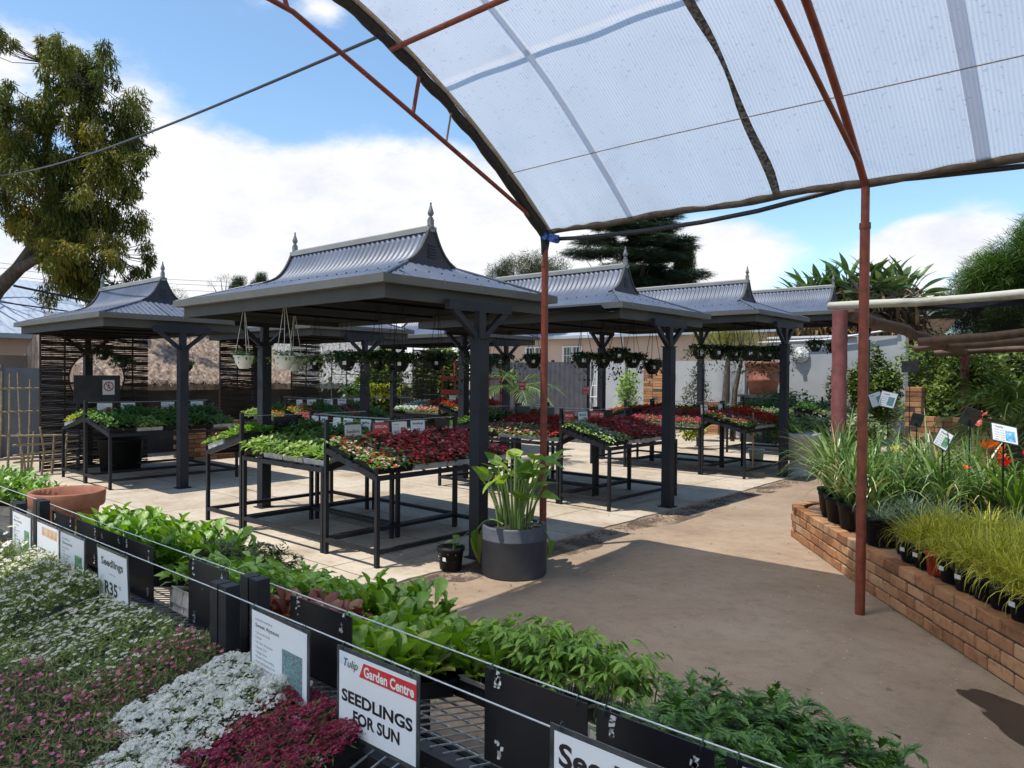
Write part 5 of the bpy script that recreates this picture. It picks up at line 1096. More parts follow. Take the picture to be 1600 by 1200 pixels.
lefts = [(2.35,.20),(2.62,.17),(2.95,.18),(3.22,.22),(3.48,.30),(3.66,.46),(2.5,.48),(2.8,.50),(3.15,.55),(3.4,.70),(2.35,.8),(2.7,.85),(3.05,.9),(3.3,1.1),(2.2,1.1),(2.55,1.2),(2.9,1.3)]
for k, (s, off) in enumerate(lefts):
    x, y, z = bed(s, off); potted('strap_leaf_plant', f"arching strap leaved plant, rounded end of brick bed, {ORD[k % 6]} pot in {['wall edge','middle','rear'][k//6]} row", 'potted plant', (x, y, z), POTL, STR[k % 4], U(0, TAU), U(.85, 1.1), False, 'arching strap leaved plants at the end of the bed')
k = 0
for off in (1.25, 1.55, 1.85, 2.2, 2.6):
    for s in np.arange(2.0, -.5, -.31):
        if off > 2 and s < .2: continue
        x, y, z = bed(s+U(-.06,.06), off+U(-.06,.06)); potted('daylily_plant', f"upright green daylily in brick bed, {['front','second','third','fourth','back'][[1.25,1.55,1.85,2.2,2.6].index(off)]} row, {(ORD+['seventh','eighth','ninth'])[int(round((2.0-s)/.31))]} from the left", 'potted plant', (x, y, z), POTL, (STU[k % 3] if k % 5 else STR[4]), U(0, TAU), U(.8, 1.08), False, 'upright green daylilies filling the brick bed'); k += 1
for s, off, sc in ((1.35,1.28,1.0),(1.02,1.2,.9)):
    x, y, z = bed(s, off); potted('grass_tuft', 'tan feathery grass tuft at the right picture edge'+(', the taller one' if sc == 1 else ', the lower one in front'), 'potted plant', (x, y, z), POTL, TAN, 0, sc, False)
# blossoms on tall stalks
FT = flower_t(6, 1, .8, .9)
def stalk_flower(label, loc, h, mat, r, n=3):
    o = thing('flower_stalk', label, 'flower', loc); st = MB(); f = MB()
    for i in range(n):
        a, b = U(-.10,.10), U(-.10,.10); z = h*U(.85,1.03); st.tube([(0,0,0),(a*.4,b*.4,z*.6),(a,b,z)], .004, 5); scat(f, FT, [(a,b,z)], U(0,TAU), U(-.8,.5), 0, r*U(.8,1.1), 0)
        scat(f, leaf_t(1,.25,2,'lance',0,.6), [(a,b,z-.01)]*2, U(0,TAU,2), U(.3,1.2,2), 0, r*.9, 0)
    st.obj('stalks', M['stem'], o); f.obj('blossoms', mat, o)
for lb, s, off, h, m, r, n in [('orange red daylily flowers beside the rightmost stake sign', 0, (-.96,7.05,.33), .76, M['f_orange'], .065, 4), ('red daylily blooms at the right picture edge', 0, (-.84,7.02,.33), .72, M['f_salvia'], .06, 3), ('peach and yellow daylily flowers below the dark tilted board', 0, (-1.32,8.3,.33), 1.02, M['f_coral'], .06, 5), ('single yellow flower above the strap leaves', 0, (-1.66,7.32,.33), .70, M['f_yellow'], .05, 1), ('yellow flower just right of the red post', 0, (-2.15,7.62,.33), .74, M['f_yellow'], .045, 1), ('fading orange bloom below the white diamond sign', 0, (-1.2,6.84,.33), .68, M['f_orange'], .04, 1)]:
    stalk_flower(lb, off, h, m, r, n)
# information cards on stakes
def stake_sign(label, loc, top, rz, tilt, w, h, pic, face=True, roll=0):
    o = thing('stake_sign', label, 'plant sign', loc, rz, 'plant cards on thin stakes'); z = top-loc[2]
    MB().tube([(0,.006,0),(0,.006,z-.02)], .006, 6).obj('stake', M['blackpot'], o)
    c = MB(); c.box((-w/2,-.003,-h/2),(w/2,.003,h/2)); cd = c.obj('card', M['laminate'], o, loc=(0,-.004,z), rot=(tilt, roll, 0))
    if face:
        p = MB(); p.box((-w/2+.008,-.0045,-h/2+.008),(w/2-.008,-.003,h/2-.008)); p.obj('paper', M['label'], cd)
        q = MB(); rect(q, w*.02, -h*.36, w*.38, h*.18, -.0056); q.obj('picture', M[pic], cd)
        t = MB(); text(t, 'Daylily', -w*.34, h*.27, h*.10, -.0056, .01)
        for i in range(5): text(t, ['full sun','to part shade','perennial','water well','60 cm'][i], -w*.38, h*(.12-.13*i), h*.055, -.0056, width=w*.36)
        t.obj('lettering', M['ink'], cd)
    return o
stake_sign('white diamond tilted card with a green photo on a stake', (-1.35, 7.05, .33), 1.14, R(30), R(-20), .13, .17, 'picgreen', True, R(32))
stake_sign('white card with a blue flower photo on a stake, right picture edge', (-.86, 6.60, .33), 1.24, R(38), R(-28), .20, .155, 'picblue', True, R(12))
stake_sign('dark back of a tilted card above the orange daylilies', (-1.18, 7.2, .33), 1.33, R(30), R(24), .13, .16, 'picblue', False, R(22))
stake_sign('dark back of a smaller card left of the diamond card', (-1.66, 7.55, .33), 1.27, R(20), R(20), .10, .13, 'picblue', False, R(14))
stake_sign('left card of the folded white pair beside the red post', (-2.52, 9.45, .20), 1.40, R(62), R(-12), .20, .17, 'picteal', True, R(-14))
stake_sign('right card of the folded white pair beside the red post', (-2.40, 9.50, .20), 1.40, R(2), R(-22), .19, .20, 'picteal', True, R(12))
stake_sign('grey card on a stake in front of the brick pier', (-2.78, 12.2, 0), 1.83, R(30), R(5), .24, .17, 'picteal', False)
stake_sign('small white tag leaning among the strap leaves', (-2.05, 8.6, .3), 1.12, R(30), R(-30), .05, .12, 'picteal', False, R(35))
# ------------------------------------------------------------------ log pergola with dark net, right
def thin_net():
    m, nt = newmat('dark_net_thin'); L = nt.links; out = N(nt, 'ShaderNodeOutputMaterial'); d = N(nt, 'ShaderNodeBsdfDiffuse'); d.inputs[0].default_value = (.022,.027,.038,1); t = N(nt, 'ShaderNodeBsdfTransparent'); x = nt.nodes.new('ShaderNodeMixShader'); x.inputs[0].default_value = .28
    L.new(d.outputs[0], x.inputs[1]); L.new(t.outputs[0], x.inputs[2]); L.new(x.outputs[0], out.inputs[0]); return m
M['thinnet'] = thin_net()
def log(mb, p, q, r, n=10, wob=.012, mi=0):
    p, q = np.array(p, float), np.array(q, float); t = np.linspace(0, 1, 14)[:, None]; pts = p+(q-p)*t; pts += rng.normal(0, wob, pts.shape)*np.sin(np.pi*t)
    mb.tube(pts, r*(1+rng.normal(0, .04, 14)), n, mi)
o = thing('log_pergola', 'rustic log pergola with a red painted post and sagging dark net, right', 'pergola', (-2.80, 9.0, 0))
def pput(mb, name, mat): c = mb.obj(name, mat, o); c.matrix_parent_inverse = Matrix.Translation((2.80, -9.0, 0)); return c
mb = MB(); log(mb, (-2.80,9.0,1.02), (-2.80,9.0,2.44), .083, 14, .004); pput(mb, 'painted_post', M['logred'])
mb = MB(); log(mb, (-2.80,9.0,0), (-2.80,9.0,1.02), .080, 14, .004); pput(mb, 'post_foot', M['logbare'])
mb = MB(); log(mb, (-2.93,8.99,2.50), (3.2,8.99,2.49), .046, 12, .012); pput(mb, 'front_beam', M['logpale'])
mb = MB(); log(mb, (-2.72,9.06,2.40), (-2.45,14.4,2.10), .075, 12, .025); pput(mb, 'side_beam', M['logbrown'])
for y, z, x0, x1 in ((11.4,2.16,-2.5,2.6),(13.0,2.14,-2.9,2.6),(14.4,2.10,-2.9,2.6)):
    mb = MB(); log(mb, (x0,y,z), (x1,y,z+.28), .06, 10, .03); pput(mb, 'cross_beam', M['logbrown'])
for x, y in ((2.9,9.0),(-2.45,14.4),(2.6,14.4)):
    mb = MB(); log(mb, (x,y,0), (x,y,2.35), .075, 10, .006); pput(mb, 'rear_post', M['logred'])
mb = MB(); mb.grid(lambda u, v: (-2.75+5.9*u, 9.06+5.2*v, 2.49-.012*math.sin(u*9)*math.sin(v*5)-.04*math.sin(math.pi*u)*math.sin(math.pi*v)-.16*v), 30, 26); pput(mb, 'shade_net', M['thinnet'])
mb = MB(); mb.grid(lambda u, v: (-2.0+5.1*u, 9.05+.02*math.sin(u*17), 2.485-v*(.03+.05*abs(math.sin(u*5+1)))), 50, 3); pput(mb, 'net_edge', M['darknet'])

# ------------------------------------------------------------------ hanging baskets
def hang_pot(r, h): return MB().lathe([(0,0),(r*.42,0),(r*.5,.008),(r*.82,h*.45),(r*.95,h*.86),(r*1.04,h*.88),(r*1.06,h*.96),(r*1.02,h),(r*.94,h*.98),(r*.9,h*.86),(0,h*.86)], 24)
HPW = hang_pot(.105,.14).mesh('pot', M['whitepot']); HPB = hang_pot(.088,.12).mesh('pot', M['blackpot'])
def wires(h, r, ztop): 
    mb = MB()
    for k in range(3): a = TAU*k/3+.4; mb.tube([(r*math.cos(a), r*math.sin(a), h), (.008*math.cos(a), .008*math.sin(a), ztop-.06)], .0028, 4)
    mb.tube([(0,0,ztop-.07),(0,0,ztop)], .004, 5); return mb
def trail(n, r, drop, spread, L=.05, W=.65):
    mb = MB(); P = []; yw = []
    for _ in range(n):
        a = U(0, TAU); q = abs(rng.normal(.6,.35)); x = r*q*spread; 
        z = .05+U(-.03,.09) if q < .9 else .05-drop*rng.random()**1.3*min(1.2, q)
        P.append((x*math.cos(a), x*math.sin(a), z)); yw.append(a-math.pi/2)
    scat(mb, leaf_t(1, W, 2, 'ovate', .3, .2), P, np.array(yw)+U(-1.2,1.2,n), U(-1.1,.7,n), U(-.5,.5,n), L*U(.6,1.2,n), 0, True); return mb
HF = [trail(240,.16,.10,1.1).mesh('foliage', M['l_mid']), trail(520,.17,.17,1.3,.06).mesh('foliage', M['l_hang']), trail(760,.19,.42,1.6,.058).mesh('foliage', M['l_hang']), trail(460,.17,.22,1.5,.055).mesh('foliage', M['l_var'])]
fl = MB(); q = 34; a = U(0,TAU,q); rr = U(.08,.24,q); scat(fl, flower_t(5,1,.9,.3), np.stack([rr*np.cos(a), rr*np.sin(a), U(-.12,.13,q)], 1), U(0,TAU,q), U(-1.2,.2,q), 0, .022, 0); HFL = fl.mesh('blossoms', M['f_white'])
HLAB = MB().box((-.016,-.0885,.055),(.016,-.0835,.088)).mesh('price_label', M['label'])
def basket(x, y, z, ztop, label, white=False, f=1, flowers=False, rz=0, lab=True):
    o = thing('hanging_basket', label, 'hanging basket', (x, y, z), rz, 'baskets hanging under the shelters'); h = .14 if white else .12; f_s = .66 if white else .72 if y < 6 else .54
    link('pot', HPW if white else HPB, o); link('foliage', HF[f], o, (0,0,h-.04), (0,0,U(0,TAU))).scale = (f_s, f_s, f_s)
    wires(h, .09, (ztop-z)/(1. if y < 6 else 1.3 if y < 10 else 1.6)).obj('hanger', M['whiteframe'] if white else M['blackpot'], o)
    bs = 1. if y < 6 else 1.3 if y < 10 else 1.6; o.scale = (bs, bs, 1 if bs == 1 else bs)
    if flowers: link('blossoms', HFL, o, (0,0,h-.03)).scale = (.75,.75,.75)
    if lab and not white: link('price_label', HLAB, o, (0,0,0), (0,0,R(41)-rz))
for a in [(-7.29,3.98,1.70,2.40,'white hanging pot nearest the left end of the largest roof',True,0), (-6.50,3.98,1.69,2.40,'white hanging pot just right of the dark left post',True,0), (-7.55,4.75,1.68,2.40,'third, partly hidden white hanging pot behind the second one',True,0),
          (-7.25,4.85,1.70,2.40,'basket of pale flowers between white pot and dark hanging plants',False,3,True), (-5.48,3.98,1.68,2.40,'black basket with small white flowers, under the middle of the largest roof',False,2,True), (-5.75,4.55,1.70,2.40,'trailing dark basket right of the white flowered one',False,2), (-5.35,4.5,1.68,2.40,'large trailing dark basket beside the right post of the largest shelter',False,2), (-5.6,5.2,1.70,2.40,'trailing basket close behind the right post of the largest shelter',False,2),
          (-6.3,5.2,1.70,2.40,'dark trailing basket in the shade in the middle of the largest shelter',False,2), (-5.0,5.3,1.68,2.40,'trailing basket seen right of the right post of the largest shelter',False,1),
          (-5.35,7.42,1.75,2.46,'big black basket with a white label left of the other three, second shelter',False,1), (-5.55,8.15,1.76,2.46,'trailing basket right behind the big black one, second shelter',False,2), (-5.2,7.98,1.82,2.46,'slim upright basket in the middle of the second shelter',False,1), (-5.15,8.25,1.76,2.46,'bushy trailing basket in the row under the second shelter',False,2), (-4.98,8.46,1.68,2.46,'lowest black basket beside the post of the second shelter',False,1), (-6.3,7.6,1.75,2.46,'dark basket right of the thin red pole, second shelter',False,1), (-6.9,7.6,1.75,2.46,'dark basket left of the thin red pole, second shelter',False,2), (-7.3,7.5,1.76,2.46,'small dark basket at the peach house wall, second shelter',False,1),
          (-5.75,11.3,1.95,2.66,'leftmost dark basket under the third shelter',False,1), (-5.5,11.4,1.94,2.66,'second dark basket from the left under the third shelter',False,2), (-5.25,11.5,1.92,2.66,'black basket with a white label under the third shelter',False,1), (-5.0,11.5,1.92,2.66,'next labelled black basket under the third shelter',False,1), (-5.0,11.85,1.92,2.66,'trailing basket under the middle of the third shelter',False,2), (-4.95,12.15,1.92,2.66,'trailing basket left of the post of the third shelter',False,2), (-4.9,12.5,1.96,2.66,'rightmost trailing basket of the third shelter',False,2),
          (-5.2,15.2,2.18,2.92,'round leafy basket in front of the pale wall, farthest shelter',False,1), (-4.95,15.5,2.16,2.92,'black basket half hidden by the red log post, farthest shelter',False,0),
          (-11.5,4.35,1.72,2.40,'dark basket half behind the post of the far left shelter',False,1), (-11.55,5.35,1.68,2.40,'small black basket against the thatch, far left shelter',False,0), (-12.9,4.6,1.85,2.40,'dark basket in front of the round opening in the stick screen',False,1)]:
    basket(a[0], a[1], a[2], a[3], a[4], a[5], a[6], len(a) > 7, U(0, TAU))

# ------------------------------------------------------------------ small signs on the bench wires
GS = 'small signs on the bench wires'
def tsign(label, x, y, z, facing, w, h, design, paper='paper'): sign(label, (x, y, z), R(90) if facing == 'x' else 0, w, h, design, GS, R(-4), True, 'sign', .006, paper)
xr = -5.64
tsign('grey sign reading Seedlings For Shade at the left end of the rose begonias', xr, 4.17, 1.185, 'x', .20, .16, d_shade, 'papergrey')
tsign('red SPECIAL R24 sign above the rose begonias', xr, 4.50, 1.19, 'x', .20, .155, d_special)
tsign('white sheet with a red flower photo between the red sign and the R35 sign', xr, 4.73, 1.19, 'x', .20, .15, d_small('picred'))
tsign('white Seedlings R35 sign above the rose begonias, right of the red one', xr, 4.97, 1.195, 'x', .20, .155, d_price())
for k, (x, pic) in enumerate([(-7.03,'picred'),(-6.86,'picteal'),(-6.62,'picgreen'),(-6.25,'picred')]):
    tsign(['white card with a pink photo, first left on the wire behind the green seedlings','white card with a teal photo, second on the wire behind the green seedlings','white card with a dark photo, third on the wire behind the green seedlings','white card with a dark photo, just left of the red SPECIAL sign'][k], x if k < 3 else -5.90, 4.69, 1.19, 'y', .145, .15, d_small(pic))
tsign('white card with a red top line behind the grey For Shade sign', -6.42, 4.69, 1.19, 'y', .17, .15, d_price('SPECIAL', '', 'R24', ''))
tsign('white Seedlings card half hidden behind the grey For Shade sign', -6.12, 4.69, 1.19, 'y', .18, .15, d_price())
def bb(label, x, y, z, facing, w=.26, h=.15):
    o = thing('black_board', label, 'sign board', (x, y, z), R(90) if facing == 'x' else 0, 'blank black boards on the bench wires'); MB().box((-w/2,0,-h),(w/2,.004,0)).obj('panel', M['board'], o)
    m = MB()
    for s in (-1, 1): t = np.linspace(0, TAU, 7); m.tube(np.stack([np.full(7, s*(w/2-.03)), .002+.007*np.cos(t), .006*np.sin(t)+.002], 1), .0015, 4)
    m.obj('tie', M['greytie'], o)
bb('black board over the pale seedlings beside the left bench post', -7.18, 4.42, 1.185, 'x', .30); bb('black board at the far end of the rose begonia bench', xr, 5.32, 1.19, 'x', .2)
for k, (y, red) in enumerate([(7.55, True), (7.85, False), (8.12, True)]):
    tsign(['red SPECIAL sign right of the red pole, second shelter','white sign with blue lettering between two red signs, second shelter','second red SPECIAL sign over the white edged begonias'][k], -5.66, y, 1.19, 'x', .22, .20 if not red else .17, d_special if red else d_price('SEEDLINGS', '', 'R35', '95'))
bb('black board over the red begonias, second shelter', -5.66, 8.45, 1.19, 'x', .22, .2); bb('black board behind the begonias, left of the thin red pole', -7.0, 8.22, 1.2, 'y', .25, .2); bb('next black board behind the begonias left of the thin red pole', -6.55, 8.22, 1.2, 'y', .25, .2)
tsign('small red SPECIAL sign far left of the thin red pole', -7.6, 8.9, 1.55, 'y', .14, .13, d_special); tsign('small red SPECIAL sign above the pink petunias', -6.5, 9.1, 1.5, 'y', .14, .13, d_special)
for k, y in enumerate((11.35, 11.95, 12.3)): tsign(['white R35 sign left of the mixed impatiens, third shelter','white card with a pink photo, third shelter','white Seedlings card, third shelter'][k], -5.69, y, 1.19, 'x', [.26,.17,.17][k], .17, [d_price(), d_small('picred'), d_price()][k])
for k, (y, d) in enumerate([(4.22, d_small('picred')), (4.55, d_price()), (5.15, d_small('picred')), (5.62, d_small('picgreen'))]):
    tsign(['white card with a small red photo over the green seedlings, far left shelter','white Seedlings R35 card, far left shelter','white card with an orange red photo left of the post, far left shelter','white card half hidden by the post, far left shelter'][k], -11.80, y, 1.195, 'x', .22, .15, d)
for k, (y, d) in enumerate([(7.25, d_small('picgreen')), (7.5, d_small('picred')), (7.85, d_price()), (8.15, d_price('SPECIAL', '', 'R24', '')), (8.5, d_price())]):
    tsign(['narrow white card at the left over the orange marigolds','white card with a red photo over the orange marigolds','white Seedlings R35 card over the orange marigolds','white card with a red heading over the orange marigolds','grey white price card in the shade right of the marigold cards'][k], -11.36, y, 1.2, 'x', [.13,.2,.2,.2,.17][k], .15, d)
for k, (y, d) in enumerate([(10.9, d_price()), (11.4, d_small('picred')), (11.9, d_price())]): tsign(['far white price card over the white petunias','far white card beside the coral flowers','far white price card over the scarlet salvias'][k], -11.26, y, 1.22, 'x', .2, .15, d)

# ------------------------------------------------------------------ woven screens, sticks and buildings at the left
def wattle(label, x, y0, y1, z1, hole=None):
    o = thing('woven_stick_screen', label, 'screen', (x, y0, 0), 0, 'woven stick screens'); mb = MB(); n = int(z1/.0205); Lw = y1-y0
    for k in range(n):
        z = .03+k*(z1-.03)/n; runs = [(0, Lw)]
        if hole:
            hy, hz_, hr = hole
            if abs(z-hz_) < hr: q = math.sqrt(hr*hr-(z-hz_)**2); runs = [(0, hy-y0-q), (hy-y0+q, Lw)]
        for a, b in runs:
            if b-a < .05: continue
            t = np.linspace(a, b, max(3, int((b-a)/.12))); ph = (k % 2)*math.pi
            mb.tube(np.stack([.022*np.cos(t/.36*math.pi+ph), t, z+rng.normal(0,.004,len(t))+.012*np.sin(t*2+k)], 1), U(.008,.013), 5, 0, True)
    mb.obj('woven_sticks', M['wattle'], o); mb = MB()
    for y in np.arange(0, Lw+.01, .36):
        if hole and abs(y0+y-hole[0]) < hole[2]: continue
        mb.tube([(0,y,0),(0,y,z1+.03)], .015, 6)
    mb.obj('stakes', M['wattle'], o)
    if hole:
        t = np.linspace(0, TAU, 40); mb = MB(); mb.tube(np.stack([np.zeros(40), hole[0]-y0+hole[2]*np.cos(t), hole[1]+hole[2]*np.sin(t)], 1), .014, 6); mb.obj('hoop', M['wattle'], o)
wattle('dark woven stick screen with a round opening at the far left', -13.7, 3.92, 5.62, 2.28, (4.78, 1.55, .44))
wattle('tall woven stick screen left of the first white hanging pot', -13.7, 6.98, 7.72, 2.36); wattle('woven stick screen behind the second white hanging pot', -13.7, 8.55, 9.25, 2.36); wattle('woven stick screen beyond the grey thatch', -13.8, 12.0, 12.8, 2.3)
o = thing('notice_board', 'plain dark board in front of the round opening in the stick screen', 'panel', (-13.45, 4.33, 0)); MB().box((0,0,1.13),(.02,.72,1.60)).obj('panel', M['darkwall'], o); MB().box((-.03,.05,0),(-.002,.10,1.58)).box((-.03,.60,0),(-.002,.65,1.58)).obj('legs', M['darkwall'], o)
o = thing('no_entry_sign', 'white sign with a red ring and crossed out walking figure', 'sign', (-13.42, 4.86, 1.52), R(90)); MB().box((-.095,-.006,-.25),(.095,-.001,0)).obj('plate', M['paper'], o)
mb = MB(); t = np.linspace(0, TAU, 33)
def ring(r0, r1, y): mb.add(np.concatenate([np.stack([r0*np.cos(t), np.full(33,y), -.11+r0*np.sin(t)], 1), np.stack([r1*np.cos(t), np.full(33,y), -.11+r1*np.sin(t)], 1)]), [(i, i+1, 34+i, 33+i) for i in range(32)])
ring(.064, .082, -.0075); mb.bar((-.05,-.0075,-.06),(.05,-.0075,-.16), .014, .001, up=(0,1,0)); mb.obj('red_ring', M['inkred'], o)
mb = MB(); mb.lathe([(0,-.011),(.009,-.006),(.011,0),(.009,.006),(0,.011)], 10, (0,-.0068,-.066)) if False else None
q = np.linspace(0, TAU, 12, endpoint=False); mb.add(np.stack([.011*np.cos(q), np.full(12,-.0066), -.064+.011*np.sin(q)], 1), [tuple(range(12))][0:1]); 
for p0, p1, w in (((0,-.078),(.002,-.115),.018),((0,-.112),(-.018,-.16),.009),((.002,-.112),(.02,-.155),.009),((0,-.082),(-.022,-.11),.007),((0,-.082),(.022,-.105),.007)): mb.bar((p0[0],-.0066,p0[1]),(p1[0],-.0066,p1[1]), w, .0008, up=(0,1,0))
mb.obj('walking_figure', M['ink'], o)
def trellis(label, x, y0, y1, z1, seed):
    r = np.random.default_rng(seed); o = thing('stick_trellis', label, 'trellis', (x, y0, 0), 0); mb = MB()
    for y in np.arange(.03, y1-y0, .14): yy = y+r.normal(0,.02); mb.tube([(r.normal(0,.01), yy+r.normal(0,.03), 0), (0, yy, z1*.5), (r.normal(0,.02), yy+r.normal(0,.04), z1*r.uniform(.85,1.05))], [.02,.018,.014], 6)
    mb.obj('upright_sticks', M['stick'], o); mb = MB()
    for z in np.linspace(.25, z1*.85, 4): mb.tube([(.03, -.12, z+r.normal(0,.02)), (.035, (y1-y0)/2, z), (.03, y1-y0+.1, z+r.normal(0,.02))], [.017,.019,.015], 6)
    mb.obj('cross_sticks', M['stick'], o)
trellis('pale stick trellis left of the woven screen', -13.9, 2.55, 3.85, 1.62, 1); trellis('low stick ladder under the yellow green seedlings', -13.3, 3.55, 4.25, .75, 4)
o = thing('black_tub', 'black plastic tub in the shade under the far left bench', 'tub', (-13.0, 4.9, .016)); MB().lathe([(0,0),(.30,0),(.34,.5),(.36,.5),(.36,.53),(.33,.53),(.29,.03),(0,.03)], 24).obj('tub', M['blackpot'], o)
bw = brick_run([(-13.6,6.15),(-13.6,7.6)], 9, 0, seed=3).obj('brick_pile', [M['brick'], M['joint']]); tag(bw, 'stacked bricks against the dark wall below the thatch', 'bricks')
bw = brick_run([(-12.6,7.3),(-12.3,8.2)], 2, .016, seed=9).obj('brick_pile', [M['brick'], M['joint']]); tag(bw, 'small loose pile of bricks on the paving near the pale seedlings', 'bricks')
def thatch_house(label, x, y0, y1, ze, zr, run, mat, wall):
    o = thing('thatched_house', label, 'building', (x, y0, 0)); mb = MB(); L = y1-y0; r = np.random.default_rng(int(y0*10))
    MB().box((-run*2+.6,.25,0),(-.45,L-.25,ze+.25)).obj('wall', wall, o)
    nu, nv = int(L/.06), 40; Z = r.normal(0, .018, (nv+1, nu+1))
    for sgn in (0, 1):
        def f(u, v):
            i, j = int(round(v*nv)), int(round(u*nu)); xx = -run*v if not sgn else -2*run+run*v
            return (xx + (r.normal(0,.03) if v == 0 else 0), u*L, ze+(zr-ze)*v+Z[i, j]+(-.05*r.random() if v == 0 else 0)+.16)
        mb.grid(f, nu, nv, 0, False)
    mb.box((-run*2+.1,.03,ze+.0),(-.03,L-.03,ze+.12))
    V = []
    n = int(L*520); yy = r.uniform(0, L, n); vv = r.uniform(0, 1, n)**1.2; P = np.stack([-run*vv+.01, yy, ze+(zr-ze)*vv+.165], 1)
    scat(mb, leaf_t(1,.10,1,'strap',.1,.0), P, R(-90)+r.normal(0,.35,n), -math.atan2(zr-ze, run)+r.normal(.10,.09,n), 0, r.uniform(.10,.22,n), 0)
    for s in (0, L): mb.add([(0,s,ze+.16),(-run,s,zr+.14),(-2*run,s,ze+.16)], [(0,1,2)])
    mb.obj('thatched_roof', mat, o); return o
thatch_house('thatched house with a shaggy tan roof edge behind the stick screens', -14.9, 5.0, 9.6, 1.30, 2.68, 2.3, M['thatch'], M['darkwall'])
thatch_house('farther house with a smooth grey thatched roof', -17.2, 10.4, 16.4, 1.25, 2.8, 3.2, M['thatchgrey'], M['darkwall'])
# metal-roofed building far left, fence and pole
o = thing('metal_roofed_building', 'low peach building with a pale blue metal roof at the far left', 'building', (-22.2, -6, 0)); MB().box((-5,0,0),(0,13.6,2.75)).obj('wall', M['peach'], o)
mb = MB(); nx = 13.9*10; 
mb.grid(lambda u, v: (.5-3.6*v, -.3+14.2*u, 2.62+1.75*v+.004*math.cos(u*14.2/.19*TAU)), 600, 1); mb.grid(lambda u, v: (-3.1-3.0*v, -.3+14.2*u, 4.37-1.5*v), 4, 1); mb.box((.44,-.3,2.5),(.52,13.9,2.62)); mb.obj('roof', M['farroof'], o)
o = thing('dark_pole', 'dark vertical pole in front of the pale blue metal roof', 'pole', (-17.0, 6.1, 0)); MB().tube([(0,0,0),(0,0,2.0),(0,0,3.55)], .06, 10).obj('pole', M['charcoal'], o); MB().bar((0,0,3.1),(0,-1.7,3.35), .04).bar((0,0,2.85),(0,-2.4,3.05), .025).obj('bracket', M['charcoal'], o)
o = thing('panel_fence', 'flat blue grey panel fence behind the pale stick trellis', 'fence', (-16.2, 1.0, 0)); mb = MB()
for k in range(3): mb.box((0, k*1.5+.02, .05), (.05, k*1.5+1.48, 1.72))
mb.obj('panel', M['bluegrey'], o); mb = MB()
for k in range(4): mb.box((-.02, k*1.5-.04, 0), (.07, k*1.5+.04 if k else .02, 1.78)) if k not in (1,2) else mb.box((-.02, k*1.5-.018, 0), (.07, k*1.5+.018, 1.78))
mb.obj('post', M['greyfence'], o)
mb = MB(); mb.box((-.0,0,0),(.10,4.4,2.0)); o = thing('far_wall', 'dull brown wall below the blue roof behind the stick trellis', 'wall', (-18.4, 2.0, 0)); mb.obj('wall', mk('brown_wall', (.16,.125,.10), (.20,.16,.13), 2, .85), o)

# ------------------------------------------------------------------ boundary wall and houses at the back
YW = 19.6
o = thing('boundary_wall', 'long pale grey plastered wall with white coping at the back', 'wall', (-7.9, YW, 0)); MB().box((0,0,0),(3.15,.24,2.70)).box((3.15,-.02,0),(3.33,.26,2.72)).obj('wall', M['greywall'], o); MB().box((-.06,-.05,2.70),(2.2,.29,2.75)).obj('coping', M['coping'], o)
MB().tube([(-.3,-.09,2.60),(1.5,-.09,2.64),(3.2,-.09,2.86)], .025, 6).obj('white_pipe', M['whiteplastic'], o)
o = thing('boundary_wall', 'lower grey panel wall stretching left behind the second shelter', 'wall', (-17.0, YW, 0)); mb = MB(); mb.box((0,.02,0),(9.08,.22,2.12)); mb.obj('wall', M['greywall'], o); mb = MB()
for k in range(7): mb.box((.6+k*1.3,-.03,0),(.66+k*1.3,.018,2.10))
mb.obj('panel_joint', M['greyfence'], o)
br = brick_run([(-11.75,YW-.05),(-11.10,YW-.05)], 26, 0, L_=.315, Hc=.08, gap=.007, stag=0, rec=.003, seed=5).obj('brick_pier', [M['brick'], M['joint']]); tag(br, 'brown brick pier on the grey back wall left of a lion head', 'pier')
br = brick_run([(-9.95,YW-.05),(-9.32,YW-.05)], 12, 0, L_=.315, Hc=.08, gap=.007, stag=0, rec=.003, seed=5).obj('brick_pier', [M['brick'], M['joint']]); tag(br, 'short brick patch at the foot of the grey back wall', 'pier')
o = thing('panel_fence', 'tall dark grey sheet fence behind the red begonias', 'fence', (-13.9, 14.6, 0)); mb = MB(); mb.grid(lambda u, v: (3.5*u, .015*math.cos(u*3.5/.15*TAU), 2.0*v), 240, 1); mb.obj('sheet', M['greyfence'], o); mb = MB()
for x in (0,1.2,2.4,3.5): mb.box((x-.03,.02,0),(x+.03,.08,2.05))
mb.obj('post', M['charcoal'], o)
